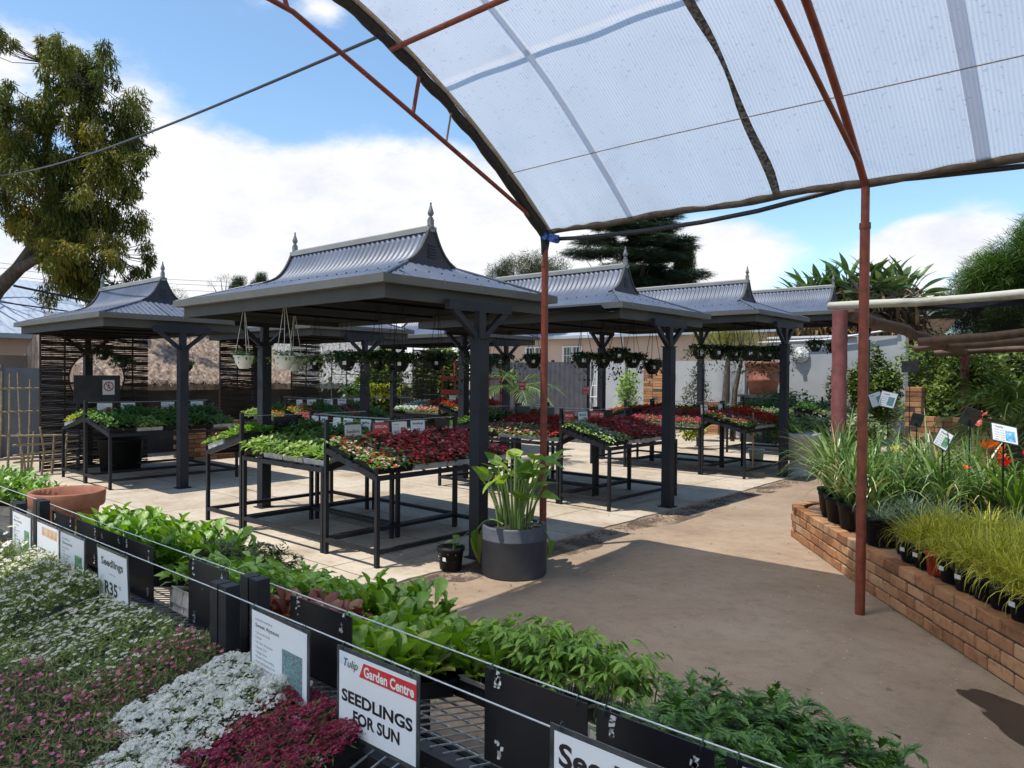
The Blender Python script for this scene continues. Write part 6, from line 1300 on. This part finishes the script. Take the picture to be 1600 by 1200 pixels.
def lion(label, x, z, y=YW-.01):
    o = thing('lion_head', label, 'wall ornament', (x, y, z), 0, 'white lion heads on the grey wall'); o.scale = (.82, .82, .82); mb = MB()
    def ball(c, r, n=10):
        V = []; F = []
        for i in range(n+1):
            for j in range(n*2): a, b = math.pi*i/n, TAU*j/(n*2); V.append((c[0]+r[0]*math.sin(a)*math.cos(b), c[1]-r[1]*math.cos(a), c[2]+r[2]*math.sin(a)*math.sin(b)))
        for i in range(n):
            for j in range(n*2): F.append((i*n*2+j, i*n*2+(j+1) % (n*2), (i+1)*n*2+(j+1) % (n*2), (i+1)*n*2+j))
        return V, F
    for k in range(22): a = TAU*k/22; mb.add(*ball((.20*math.cos(a), -.05, .20*math.sin(a)), (.055+.015*(k % 2),.06,.055+.015*(k % 2)), 6), 0, True)
    for k in range(15): a = TAU*k/15+.2; mb.add(*ball((.145*math.cos(a), -.10, .145*math.sin(a)), (.05,.05,.055), 6), 0, True)
    mb.add(*ball((0,-.03,0), (.2,.06,.2)), 0, True); mb.obj('mane', M['whitestone'], o)
    mb = MB(); mb.add(*ball((0,-.13,.01), (.115,.08,.13)), 0, True); mb.add(*ball((0,-.20,-.02), (.032,.05,.07)), 0, True); mb.add(*ball((-.03,-.20,-.065), (.042,.04,.035), 8), 0, True); mb.add(*ball((.03,-.20,-.065), (.042,.04,.035), 8), 0, True)
    for s in (-1,1): mb.add(*ball((s*.055,-.185,.055), (.04,.025,.018), 6), 0, True); mb.add(*ball((s*.10,-.12,.13), (.035,.03,.035), 6), 0, True)
    mb.add(*ball((0,-.17,-.115), (.04,.04,.025), 6), 0, True); mb.obj('face', M['whitestone'], o)
    mb = MB(); mb.add(*ball((0,-.20,-.093), (.022,.03,.010), 6)); 
    for s in (-1,1): mb.add(*ball((s*.05,-.198,.042), (.016,.014,.009), 6))
    mb.obj('mouth_and_eyes', M['darkwall'], o)
lion('white lion head on the pale wall right of the third shelter post', -7.05, 2.26); lion('white lion head on the lower grey wall beside the brick pier', -11.0, 1.86)
o = thing('peach_house', 'peach house with white barred windows behind the back wall', 'building', (-24, 24.5, 0)); MB().box((0,0,0),(14.5,6,3.35)).obj('wall', M['peach'], o)
for wx, ww in ((3.25,1.1),(5.3,1.0)):
    f = MB().box((wx,-.05,1.3),(wx+ww,-.005,1.36)).box((wx,-.05,2.84),(wx+ww,-.005,2.9)).box((wx,-.05,1.36),(wx+.07,-.005,2.84)).box((wx+ww-.07,-.05,1.36),(wx+ww,-.005,2.84)).box((wx+ww/2-.03,-.05,1.36),(wx+ww/2+.03,-.005,2.84)).obj('window_frame', M['whiteframe'], o)
    MB().box((wx+.07,-.03,1.36),(wx+ww/2-.03,-.005,2.84)).box((wx+ww/2+.03,-.03,1.36),(wx+ww-.07,-.005,2.84)).obj('pane', M['glass'], f)
    mb = MB()
    for k in range(6): mb.box((wx+.1+k*(ww-.2)/5-.008,-.075,1.3),(wx+.1+k*(ww-.2)/5+.008,-.06,2.9))
    for z in (1.7,2.1,2.5): mb.box((wx,-.09,z-.008),(wx+ww,-.0755,z+.008))
    mb.obj('burglar_bars', M['whiteframe'], f)
mb = MB(); mb.add([(-.4,-.5,3.3),(14.9,-.5,3.3),(14.9,3,4.3),(-.4,3,4.3)], [(0,1,2,3)]); mb.add([(-.4,6.5,3.3),(14.9,6.5,3.3),(14.9,3,4.3),(-.4,3,4.3)], [(3,2,1,0)]); mb.box((-.4,-.5,3.18),(14.9,-.42,3.3)); mb.obj('roof', M['farroof'], o)
mb = MB(); mb.tube([(8.3,-.1,0),(8.3,-.1,3.2)], .05, 8); mb.obj('downpipe', M['whiteframe'], o)
o = thing('brown_roofed_house', 'house with a low brown tiled roof above the white coping', 'building', (-9.5, 27, 0)); MB().box((0,0,0),(4.0,5,2.95)).obj('wall', M['peach'], o); mb = MB(); mb.grid(lambda u, v: (-.3+4.6*u, -.4+3*v, 2.95+.95*v+.02*math.cos(u*4.6/.25*TAU)), 220, 8); mb.obj('roof', mk('brown_tile', (.17,.11,.07), (.24,.16,.10), 9, .85, bump=.5, bscale=20), o)
# furnishing near the back wall
o = thing('terracotta_urn', 'big banded terracotta urn on a plinth against the back wall', 'plant pot', (-7.55, 18.3, 1.22)); MB().lathe([(0,0),(.30,0),(.33,.02),(.38,.28),(.385,.30),(.405,.31),(.405,.42),(.39,.43),(.42,.72),(.46,.76),(.46,.83),(.41,.83),(.38,.5),(0,.45)], 30).obj('urn', M['terracotta'], o)
o = thing('plinth', 'dark plinth carrying the terracotta urn', 'plinth', (-7.55, 18.3, 0)); MB().box((-.42,-.42,0),(.42,.42,1.16)).box((-.47,-.47,1.16),(.47,.47,1.22)).obj('plinth', M['darkwall'], o)
o = thing('flower_rack', 'red painted rack with two wide shelves behind the orange and coral flowers', 'rack', (-13.2, 12.4, 0)); mb = MB()
for z in (1.22, 1.55): mb.box((0,0,z),(1.6,.45,z+.04)); mb.box((0,-.02,z-.04),(1.6,0,z+.08))
mb.obj('shelf', M['redrack'], o); 
for x, y in ((.0,.0),(1.56,0),(0,.41),(1.56,.41)): MB().box((x,y+.002,0),(x+.04,y+.042,2.0)).obj('upright', M['redrack'], o)
o = thing('wire_shelf', 'thin grey wire shelf rack holding yellow leaved plants', 'rack', (-15.2, 10.6, 0)); mb = MB()
for x, y in ((0,0),(0,2.2),(.6,0),(.6,2.2)): mb.tube([(x,y,0),(x,y,2.05)], .016, 6)
mb.obj('upright', M['greyfence'], o); mb = MB()
for z in (1.05,1.65,1.95): 
    for x in (0,.3,.6): mb.tube([(x,0,z),(x,2.2,z)], .012, 6)
mb.obj('shelf', M['greyfence'], o)
def small_plants(name, label, loc, n, ext, leaf, L=.09, W=.35, shape='lance', trunkm=None, zlow=0.0, cat='plant'):
    o = thing(name, label, cat, loc); mb = MB(); big = max(ext) > 1.2; n = int(n*(2.6 if big else 1.3)); kc = 26 if big else 9
    c = rng.normal(0, 1, (kc, 3)); c *= (rng.random(kc)**.35*.72/np.linalg.norm(c, axis=1))[:, None]; d = rng.normal(0, 1, (n, 3)); d *= (rng.random(n)**.33/np.linalg.norm(d, axis=1))[:, None]
    x = c[rng.integers(kc, size=n)] + d*(.34 if big else .36)
    P = x*np.array(ext)/2+np.array((0,0,zlow+ext[2]/2)); scat(mb, leaf_t(1, W, 2, shape, .3, .2), P, U(0,TAU,n), U(-.6,1.1,n), U(-.5,.5,n), L*U(.6,1.3,n), 0, True); mb.obj('foliage', leaf, o)
    st = MB()
    for k in range(5): q = P[rng.integers(n)]; st.tube([(U(-.04,.04),U(-.04,.04),0),(q[0]*.4,q[1]*.4,q[2]*.5),tuple(q)], [.018,.013,.006], 5)
    st.obj('stems', M['bark'] if trunkm is None else trunkm, o); return o
small_plants('golden_shrub', 'bright yellow leaved plants on the wire shelf rack', (-14.9, 12.0, 1.03), 900, (.5,1.5,.45), M['l_yellow'], .10); small_plants('dark_shrub', 'dark leaved plants left of the yellow ones on the wire shelf', (-14.9, 11.0, 1.03), 500, (.5,.9,.4), M['l_dark'], .10)
small_plants('sapling', 'slim light green sapling before the grey wall, second shelter', (-9.9, 15.6, 0), 420, (.8,.8,1.9), M['l_pale'], .10, .5, 'ovate', None, .35); small_plants('sapling', 'thin olive sapling against the grey wall right of the second shelter post', (-8.8, 17.2, 0), 420, (.9,.7,1.9), M['t_grey'], .09, .4, 'ovate', None, .2)
small_plants('yellow_shrub', 'yellow leaved shrub behind the third shelter', (-8.0, 15.2, .2), 600, (1.1,.7,.9), M['l_yellow'], .10, .5, 'ovate'); small_plants('shrub', 'light green shrub below the terracotta urn', (-7.2, 15.8, .2), 420, (.7,.6,1.1), M['l_pale'], .10, .45, 'ovate')
small_plants('clipped_hedge', 'dark hedge at the foot of the terracotta urn', (-6.6, 17.4, 0), 1800, (2.4,.8,1.5), M['l_dark'], .09, .55, 'ovate'); small_plants('climbing_plant', 'dark creeper with a tufted top on the right end of the grey wall', (-5.15, 19.1, 0), 2600, (1.5,.5,2.5), M['t_bush'], .11, .55, 'ovate', None, 0)
small_plants('climbing_plant', 'thin creeper on the grey wall left of the red post', (-6.0, 19.2, 0), 420, (.8,.35,2.4), M['t_grey'], .10, .5, 'ovate'); small_plants('leafy_hedge', 'dappled broad leaved hedge behind the middle post and red rack', (-14.4, 13.6, 0), 3600, (2.6,1.1,2.6), M['t_bush'], .16, .6, 'ovate')
small_plants('leafy_hedge', 'dappled leafy hedge left of the red rack', (-16.2, 12.9, 0), 2600, (1.8,1.2,2.5), M['t_bush'], .16, .6, 'ovate')
small_plants('bright_shrub', 'bright green shrub branch at the left picture edge', (-12.6, 2.45, .7), 380, (1.0,.9,1.3), M['l_yellow'], .13, .55, 'ovate', None, .55); small_plants('red_leaf_plant', 'reddish leaved plant at the left picture edge', (-12.3, 2.7, 0), 380, (.6,.6,.85), leafmat('leaf_reddish', gr((.16,.05,.03),(.22,.11,.06),(.2,.2,.08)), .2, .5), .09, .5, 'ovate')
small_plants('garden_shrub', 'large flowering green bush right of the brick pier', (-2.55, 15.2, 0), 5200, (3.1,2.6,2.5), M['t_bush'], .11, .5, 'ovate'); small_plants('garden_shrub', 'dark bush in the background under the log pergola', (.6, 16.4, 0), 5200, (4.2,2.4,2.9), M['l_dark'], .13, .5, 'ovate'); small_plants('garden_shrub', 'olive green bush rising above the brick pier', (-4.2, 21.2, 0), 2600, (2.4,2,3.0), M['t_grey'], .12, .5, 'ovate'); small_plants('garden_shrub', 'broad background bush at the right picture edge', (3.6, 15.0, 0), 3000, (3,2.4,2.6), M['t_bush'], .13, .5, 'ovate')
for k in range(5):
    x, y = -4.9+.75*k-.2*(k % 2), 16.9-.15*k
small_plants('silver_bed', 'silvery blue low foliage behind the red log post', (-4.4, 13.6, .35), 1500, (2.2,1.0,.75), M['l_var'], .09, .6, 'ovate'); small_plants('green_bed', 'bright green low foliage on the bench beside the white boxes', (-4.9, 12.9, .62), 800, (1.1,.9,.45), M['l_basil'], .09, .6, 'ovate')
br = brick_run([(-3.02,13.2),(-2.78,13.2)], 19, 0, L_=.23, Hc=.08, gap=.007, D=.23, stag=0, rec=.003, seed=8).obj('brick_pier', [M['brick'], M['joint']]); tag(br, 'narrow red brick pier right of the creeper', 'pier'); br = brick_run([(-2.75,12.7),(-.9,12.7)], 13, 0, gap=.007, rec=.003, seed=8).obj('brick_planter_wall', [M['brick'], M['joint']]); tag(br, 'higher brick wall of the rear bed beyond the daylilies', 'brick wall')
o = thing('concrete_tub', 'pair of pale concrete tubs right of the third shelter post', 'tub', (-4.55, 12.6, 0)); MB().lathe([(0,.25),(.22,.25),(.30,.62),(.34,.66),(.34,.72),(.29,.72),(.26,.6),(0,.55)], 24).obj('bowl', M['concretetub'], o); MB().lathe([(.0,0),(.24,0),(.22,.03),(.16,.06),(.16,.25),(0,.25)], 20).obj('foot', M['concretetub'], o)
o = thing('white_bucket', 'white plastic bucket standing under the mixed impatiens bench', 'bucket', (-5.6, 13.3, .016)); MB().lathe([(0,0),(.11,0),(.14,.28),(.15,.28),(.15,.30),(.13,.30),(.105,.02),(0,.02)], 20).obj('bucket', M['whiteplastic'], o)
o = thing('obelisk', 'white metal plant obelisk left of the pale sapling', 'plant support', (-11.2, 16.2, 0)); mb = MB()
for k in range(4): a = TAU*k/4+.5; mb.tube([(.28*math.cos(a), .28*math.sin(a), 0), (.16*math.cos(a), .16*math.sin(a), 1.3), (0,0,2.0)], .014, 6)
mb.obj('legs', M['whiteframe'], o); mb = MB()
for z in (.4,.75,1.1,1.4): 
    t = np.linspace(0, TAU, 13); q = .28-.10*z/1.3 if z < 1.3 else .14; mb.tube(np.stack([q*np.cos(t), q*np.sin(t), np.full(13, z)], 1), .010, 5)
for k in range(4): a, b = TAU*k/4+.5, TAU*(k+1)/4+.5; mb.tube([(.25*math.cos(a), .25*math.sin(a), .4), (.2*math.cos(b), .2*math.sin(b), 1.1)], .009, 5)
mb.obj('hoops', M['whiteframe'], o)
o = thing('gas_bottle_post', 'thin orange rounded post behind the pink petunias', 'post', (-12.3, 13.8, 0)); MB().tube([(0,0,0),(0,0,1.6),(0,0,1.85),(.03,0,2.0)], [.085,.085,.075,.02], 12).obj('post', mk('orange_post', (.40,.13,.03), (.46,.17,.05), 8, .5), o); MB().lathe([(.09,.0),(.093,.02),(.09,.04)], 12, (0,0,1.2)).lathe([(.09,.0),(.093,.02),(.09,.04)], 12, (0,0,.7)).obj('band', M['whiteframe'], o)
# broom handle leaning by the third bench
o = thing('broom', 'wooden broom standing under the mixed impatiens bench', 'broom', (-5.05, 11.85, .016)); MB().tube([(0,0,.06),(0,0,1.05)], .013, 8).obj('handle', M['wood'], o); MB().box((-.2,-.03,0),(.2,.03,.07)).obj('head', M['stick'], o)

# ------------------------------------------------------------------ trees
FW, RT = np.array((-.66,.751,0)), np.array((.751,.66,0)); UP = np.array((0,0,1.))
def tree(label, base, trunk, clumps, leaf, T, nper, Ls, bark, mode='round', group=None, name='tree', limbs=None, pitch=(-.6,1.0), smooth=False, cat='tree'):
    """base point, trunk polyline with radii, crown as clumps (centre, radii) relative to the base"""
    o = thing(name, label, cat, base, 0, group); tr = MB()
    for pts, rad in trunk: tr.tube(pts, rad, 9)
    tops = np.concatenate([np.array(p[0])[-2:] for p in trunk])
    for c, r in clumps:
        k = np.argmin(np.linalg.norm(tops-np.array(c), axis=1)); s = tops[k]; m = (s+np.array(c))/2+np.array((0,0,-.1))*np.linalg.norm(np.array(c)-s)
        tr.tube([s, m, c], [.05*limbs if limbs else .05, .03*(limbs or 1), .01], 5, 0, False)
    tr.obj('trunk', bark, o); mb = MB()
    for c, r in clumps:
        r = np.broadcast_to(np.array(r, float), (3,)); n = int(nper*(r[0]*r[1]*r[2])**(2/3)); d = rng.normal(0, 1, (n, 3)); d /= np.linalg.norm(d, axis=1)[:, None]
        sub = rng.normal(0, 1, (14, 3)); sub /= np.linalg.norm(sub, axis=1)[:, None]; g = np.max(d@sub.T, axis=1); keep = rng.random(n) < np.clip((g-.62)*4.5, .10, 1)
        d = d[keep]; n = len(d); rad = (rng.random(n)**.45)*(.72+.42*np.max(d@sub.T, axis=1)**3); P = np.array(c)+d*rad[:, None]*r
        yaw = np.arctan2(-d[:,0], d[:,1])+rng.normal(0,.8,n)
        scat(mb, T, P, yaw, U(pitch[0], pitch[1], n), U(-.6,.6,n), Ls*U(.55,1.25,n), 0, smooth)
    mb.obj('crown', leaf, o); return o
# big olive-gold tree at the left
B0 = np.array((-21.3, 4.2, 0.)); CC = np.array((-18.97, 6.04, 6.86)); k_ = .0141
def at(px, py, dep=0.): return CC + RT*(px-110)*k_ + UP*(230-py)*k_ + FW*dep - B0
cl = []
rr_ = np.random.default_rng(8)
for px, py, r in [(40,95,30),(62,60,22),(85,110,40),(20,55,16),(130,110,34),(160,120,40),(185,150,34),(135,155,36),(100,75,18),(30,165,30),(15,205,36),(120,200,34),(160,205,44),(200,195,34),(60,225,40),(95,250,42),(140,250,44),(190,255,40),(222,255,20),(20,265,48),(60,300,50),(105,310,44),(150,305,40),(185,310,34),(65,350,46),(110,365,46),(155,360,40),(190,345,30),(85,410,38),(130,415,38),(170,400,36),(205,390,22),(110,440,28),(150,450,26),(165,425,24),(150,455,24),(170,450,20),(185,430,20),(130,450,24),(215,420,16),(145,335,36),(-30,250,60),(-50,180,50),(215,290,20)]:
    c = at(px, py, rr_.normal(0, .6)); r_m = r*k_
    for _ in range(7): cl.append((c+rr_.normal(0, .60, 3)*r_m*np.array((1,1,1.0)), np.array((.44,.44,.56))*r_m*rr_.uniform(.6,1.35)))
tb = [at(-75,560), at(-10,465), at(25,430), at(55,385), at(80,330)]
trunk = [([np.zeros(3), *tb], [.30,.22,.17,.15,.12,.08]), ([tb[3], at(60,300,.4), at(50,220,.5), at(55,150,.3), at(75,95)], [.15,.12,.10,.07,.03]), ([tb[4], at(120,270,-.3), at(170,230), at(205,200)], [.11,.09,.06,.03]), ([at(50,220,.5), at(75,170), at(110,140), at(160,130)], [.08,.07,.05,.02]), ([tb[2], at(70,420,-.4), at(130,400), at(170,390)], [.14,.10,.06,.03]), ([at(45,210,.5), at(85,178,.1), at(130,182,0)], [.07,.05,.03])]
tree('large olive gold tree with feathery hanging sprays at the left edge', tuple(B0), trunk, cl, M['t_olive'], leaf_t(1,.32,2,'lance',.55,.1), 6200, .12, M['bark'], limbs=.25, pitch=(-1.4,.35), name='feathery_tree')
# bare twigs at the extreme left
o = thing('bare_tree', 'bare twiggy tree top at the extreme upper left', 'tree', (-24.5, 4.6, 0)); mb = MB(); r_ = np.random.default_rng(3)
def twig(p, d, L, rad, depth):
    q = p + d*L; mb.tube([p, (p+q)/2+r_.normal(0,.05*L,3), q], [rad, rad*.8, rad*.6], 5, 0, False)
    if depth:
        for _ in range(3): e = d+r_.normal(0,.42,3); e /= np.linalg.norm(e); twig(q, e, L*r_.uniform(.6,.85), rad*.6, depth-1)
mb.tube([(0,0,0),(.1,.1,3),(.3,.3,5.6)], [.25,.2,.1], 8)
for k in range(5): twig(np.array((.3,.3,5.4+.2*k)), np.array((r_.normal(.25,.4), r_.normal(.25,.4), .8)), 1.3, .05, 4)
mb.obj('branches', M['t_twig'], o)
def rnd(n, R_, zc, zr, seed, rmin=.35, rmax=.6):
    r = np.random.default_rng(seed); out = []
    for _ in range(n):
        d = r.normal(0, 1, 3); d /= np.linalg.norm(d); q = r.random()**.4; out.append((np.array((d[0]*R_*q, d[1]*R_*q, zc+d[2]*zr*q)), np.full(3, r.uniform(rmin, rmax)*R_)))
    return out
OV = leaf_t(1,.5,1,'ovate',.2,.1)
tree('rounded loose leaved grey green tree behind the second shelter roof', (-20.6,24.7,0), [([(0,0,0),(.1,0,3),(.1,.1,5.4)], [.25,.2,.1])], rnd(34, 2.0, 5.7, 1.7, 5, .18, .34), M['t_grey'], OV, 3800, .27, M['bark'])
cd = []
r_ = np.random.default_rng(12)
for lev, (z, R_) in enumerate([(4.6,3.4),(5.3,3.1),(6.0,3.0),(6.6,2.8),(7.3,2.7),(7.95,2.4),(8.6,2.3),(9.2,1.7),(9.8,1.2),(10.4,.7)]):
    for k in range(int(5+R_*3)):
        a = r_.uniform(0, TAU); q = r_.uniform(.3, 1)*R_; cd.append((np.array((q*math.cos(a), q*math.sin(a), z+r_.normal(0,.16)-.10*q)), np.array((.72,.72,.20))*r_.uniform(.7,1.25)))
tree('dark flat tiered cedar behind the net tunnel eave', (-18.4,29.3,0), [([(0,0,0),(0,0,5),(0,0,10.6)], [.4,.3,.05])], cd, M['t_cedar'], leaf_t(1,.5,1,'lance',.1,.1), 8500, .34, M['bark'], name='cedar_tree', pitch=(-.3,.3))
def conifer(label, base, h, r, leaf, n, seed):
    cl = []; q = np.random.default_rng(seed)
    for z in np.linspace(.25, .97, 12): 
        for k in range(4): a = q.uniform(0, TAU); rr = r*(1-abs(z-.45)*1.2)*.55; cl.append((np.array((rr*.6*math.cos(a), rr*.6*math.sin(a), h*z)), np.array((rr*1.1, rr*1.1, h*.07))))
    tree(label, base, [([(0,0,0),(0,0,h*.5),(0,0,h*.93)], [.2,.14,.03])], cl, leaf, leaf_t(1,.5,1,'lance',0,.1), n*5, .20, M['bark'], name='conifer', pitch=(.4,1.5))
conifer('dark narrow cypress at the right of the cedar', (-17.4,32.6,0), 8.0, 1.5, M['t_cyp'], 1500, 2); conifer('left of two small pointed cypresses on the skyline above the largest shelter', (-42.2,22.7,0), 7.3, 1.5, M['t_cyp'], 900, 3); conifer('right of two small pointed cypresses on the skyline above the largest shelter', (-41.4,23.6,0), 7.55, 1.5, M['t_cyp'], 900, 4)
tree('small sparse tree on the skyline left of the cypresses', (-38.4,19.8,0), [([(0,0,0),(0,0,3),(0,0,5.6)], [.15,.1,.05])], rnd(12, .85, 6.0, 1.0, 6, .22, .4), M['t_grey'], OV, 1500, .2, M['bark']); tree('dark bush on the skyline right of the far left shelter roof', (-31,13.4,0), [([(0,0,0),(0,0,2),(0,0,3.6)], [.2,.15,.08])], rnd(14, 1.5, 3.9, 1.2, 7, .3, .5), M['t_green'], OV, 2200, .22, M['bark'])
tree('bushy full crowned green tree at the right edge', (-2.6,29.6,0), [([(0,0,0),(0,0,2),(0,0,3.6)], [.35,.3,.15])], rnd(60, 2.9, 4.3, 2.6, 9, .18, .34), M['t_green'], OV, 6000, .30, M['bark']); tree('dark green low tree at the right end of the skyline', (2.2,27,0), [([(0,0,0),(0,0,2),(0,0,3)], [.3,.25,.1])], rnd(24, 2.6, 3.6, 2.0, 10, .25, .42), M['t_green'], OV, 3200, .30, M['bark'])
tree('yellow green bamboo like tree in front of the grey back wall', (-8.6,18.3,0), [([(0,0,0),(.05,0,1.2),(.1,0,2.2)], [.12,.1,.06]), ([(.2,.1,0),(.25,.1,1.3),(.45,.1,2.2)], [.08,.07,.04])], rnd(16, .95, 2.75, .55, 11, .28, .5), M['t_bamboo'], leaf_t(1,.24,1,'lance',.3,.1), 5200, .17, M['barkpale'])
# strelitzia clump
o = thing('wild_banana_clump', 'wide clump of wild banana with ragged paddle leaves on the skyline', 'tree', (-7.0,24.2,0)); mb = MB(); st = MB(); dd = MB(); r_ = np.random.default_rng(21)
def paddle(L, W, nd=9):
    V, F = leaf_t(L, W, nd, 'strap', .35, .25, 0); return V, F
PT = leaf_t(1,.30,6,'lance',.30,.35)
LT = leaf_t(1,.30,7,'ovate',.42,.28)
for k in range(34):
    bx = -1.75+3.5*(k+.5)/34+r_.normal(0,.08); p = RT*bx+FW*r_.uniform(-.8,.8); h = r_.uniform(3.2,4.4)-.22*abs(bx)**1.5*.6; st.tube([p, p+UP*h*.5, p+UP*h], [.12,.10,.08], 7)
    f = r_.uniform(-.6,.6)+YAW; fan = np.array((math.cos(f), math.sin(f), 0))
    for j in range(12):
        s_ = (j-5.5)/5.5; ang = s_*1.4+r_.normal(0,.12); d = fan*math.sin(ang)+UP*math.cos(ang); e = p+UP*h+d*r_.uniform(.35,.7)
        st.tube([p+UP*h, (p+UP*h+e)/2, e], [.03,.022,.018], 5); yaw = math.atan2(-d[0], d[1])
        scat(mb, LT, [e], yaw, math.pi/2-abs(ang)+.05, r_.uniform(-1.0,1.0), r_.uniform(.55,.85), 0, True, r_.uniform(.8,1.1))
    n = 130; P = p+UP*(h-.2)+r_.normal(0,.30,(n,3))-UP*np.abs(r_.normal(0,.55,(n,1))); scat(dd, leaf_t(1,.20,2,'strap',.3,.1), P, r_.uniform(0,TAU,n), r_.uniform(-1.5,.1,n), 0, r_.uniform(.3,.7,n), 0)
mb.obj('leaves', M['t_strel'], o); st.obj('stems', M['barkpale'], o); dd.obj('dead_leaves', M['t_dead'], o)
def palm(label, base, h, n, L, seed, tr=.1, name='palm', up=.9):
    r_ = np.random.default_rng(seed); o = thing(name, label, 'palm', base); st = MB(); mb = MB(); st.tube([(0,0,0),(0,0,h*.5),(0,0,h)], [tr*1.2,tr,tr], 9); T = leaf_t(1,.085,2,'lance',.3,.2)
    for k in range(n):
        a = k*2.4+r_.uniform(-.2,.2); el = r_.uniform(.15, up+.3); ln = L*r_.uniform(.8,1.1); t = np.linspace(0, 1, 16); P = np.stack([math.cos(a)*np.cos(el)*ln*t, math.sin(a)*math.cos(el)*ln*t, h+math.sin(el)*ln*t-.62*ln*t**2.2], 1); st.tube(P, np.linspace(.018,.005,16), 5, 1, False)
        for s in (-1, 1):
            q = np.linspace(.12, .99, 30); idx = q*15; i = idx.astype(int).clip(0, 14); fr = (idx-i)[:, None]; Q = P[i]*(1-fr)+P[i+1]*fr; scat(mb, T, Q, a-math.pi/2+s*(.95-.4*q)+r_.normal(0,.06,30), el-1.1*q+.15+r_.normal(0,.08,30), 0, ln*.30*np.sin(np.pi*(q*.85+.12)), 0)
    st.obj('trunk', [M['bark'], M['stem']], o); mb.obj('fronds', M['t_palm'], o)
palm('slender feather palm beside the thin red pole behind the begonias', (-9.2,10.6,0), 1.35, 13, 1.1, 3, .05); palm('large dark cycad palm under the log pergola', (-1.35,11.2,.3), .75, 30, 1.35, 4, .16, up=1.2); palm('dark cycad palm at the right picture edge', (.15,10.9,.3), .65, 26, 1.3, 5, .16, up=1.2); palm('low cycad palm at the right edge behind the orange daylilies', (.1,8.9,.3), .3, 20, .95, 6, .12, up=1.1)
# distant wires on the skyline
mb = MB()
for z, dy in ((6.9,0),(6.65,.1),(6.3,.05)): mb.tube([(-44,8+dy,z+.3),(-43,16,z-.0),(-42,24+dy,z+.35)], .011, 4)
tag(mb.obj('power_lines', M['greyfence']), 'three thin power lines on the skyline left of the largest roof', 'cable')
# far belt of garden trees closing the horizon
mb = MB(); n = 9000; a = U(R(60), R(215), n); d = U(70, 95, n); P = np.stack([d*np.cos(a), d*np.sin(a), U(0, 1, n)**.8*(3.0+1.2*np.sin(a*23)+.7*np.sin(a*57+2))], 1); scat(mb, OV, P, U(0,TAU,n), U(-.5,1,n), 0, U(.7,1.6,n), 0); tag(mb.obj('far_trees', M['t_green']), kind='stuff')
SC.cycles.use_denoising = True
SC.cycles.max_bounces = 7; SC.cycles.transparent_max_bounces = 8; SC.cycles.diffuse_bounces = 3; SC.cycles.glossy_bounces = 2; SC.cycles.transmission_bounces = 4
SC.cycles.sample_clamp_indirect = 6
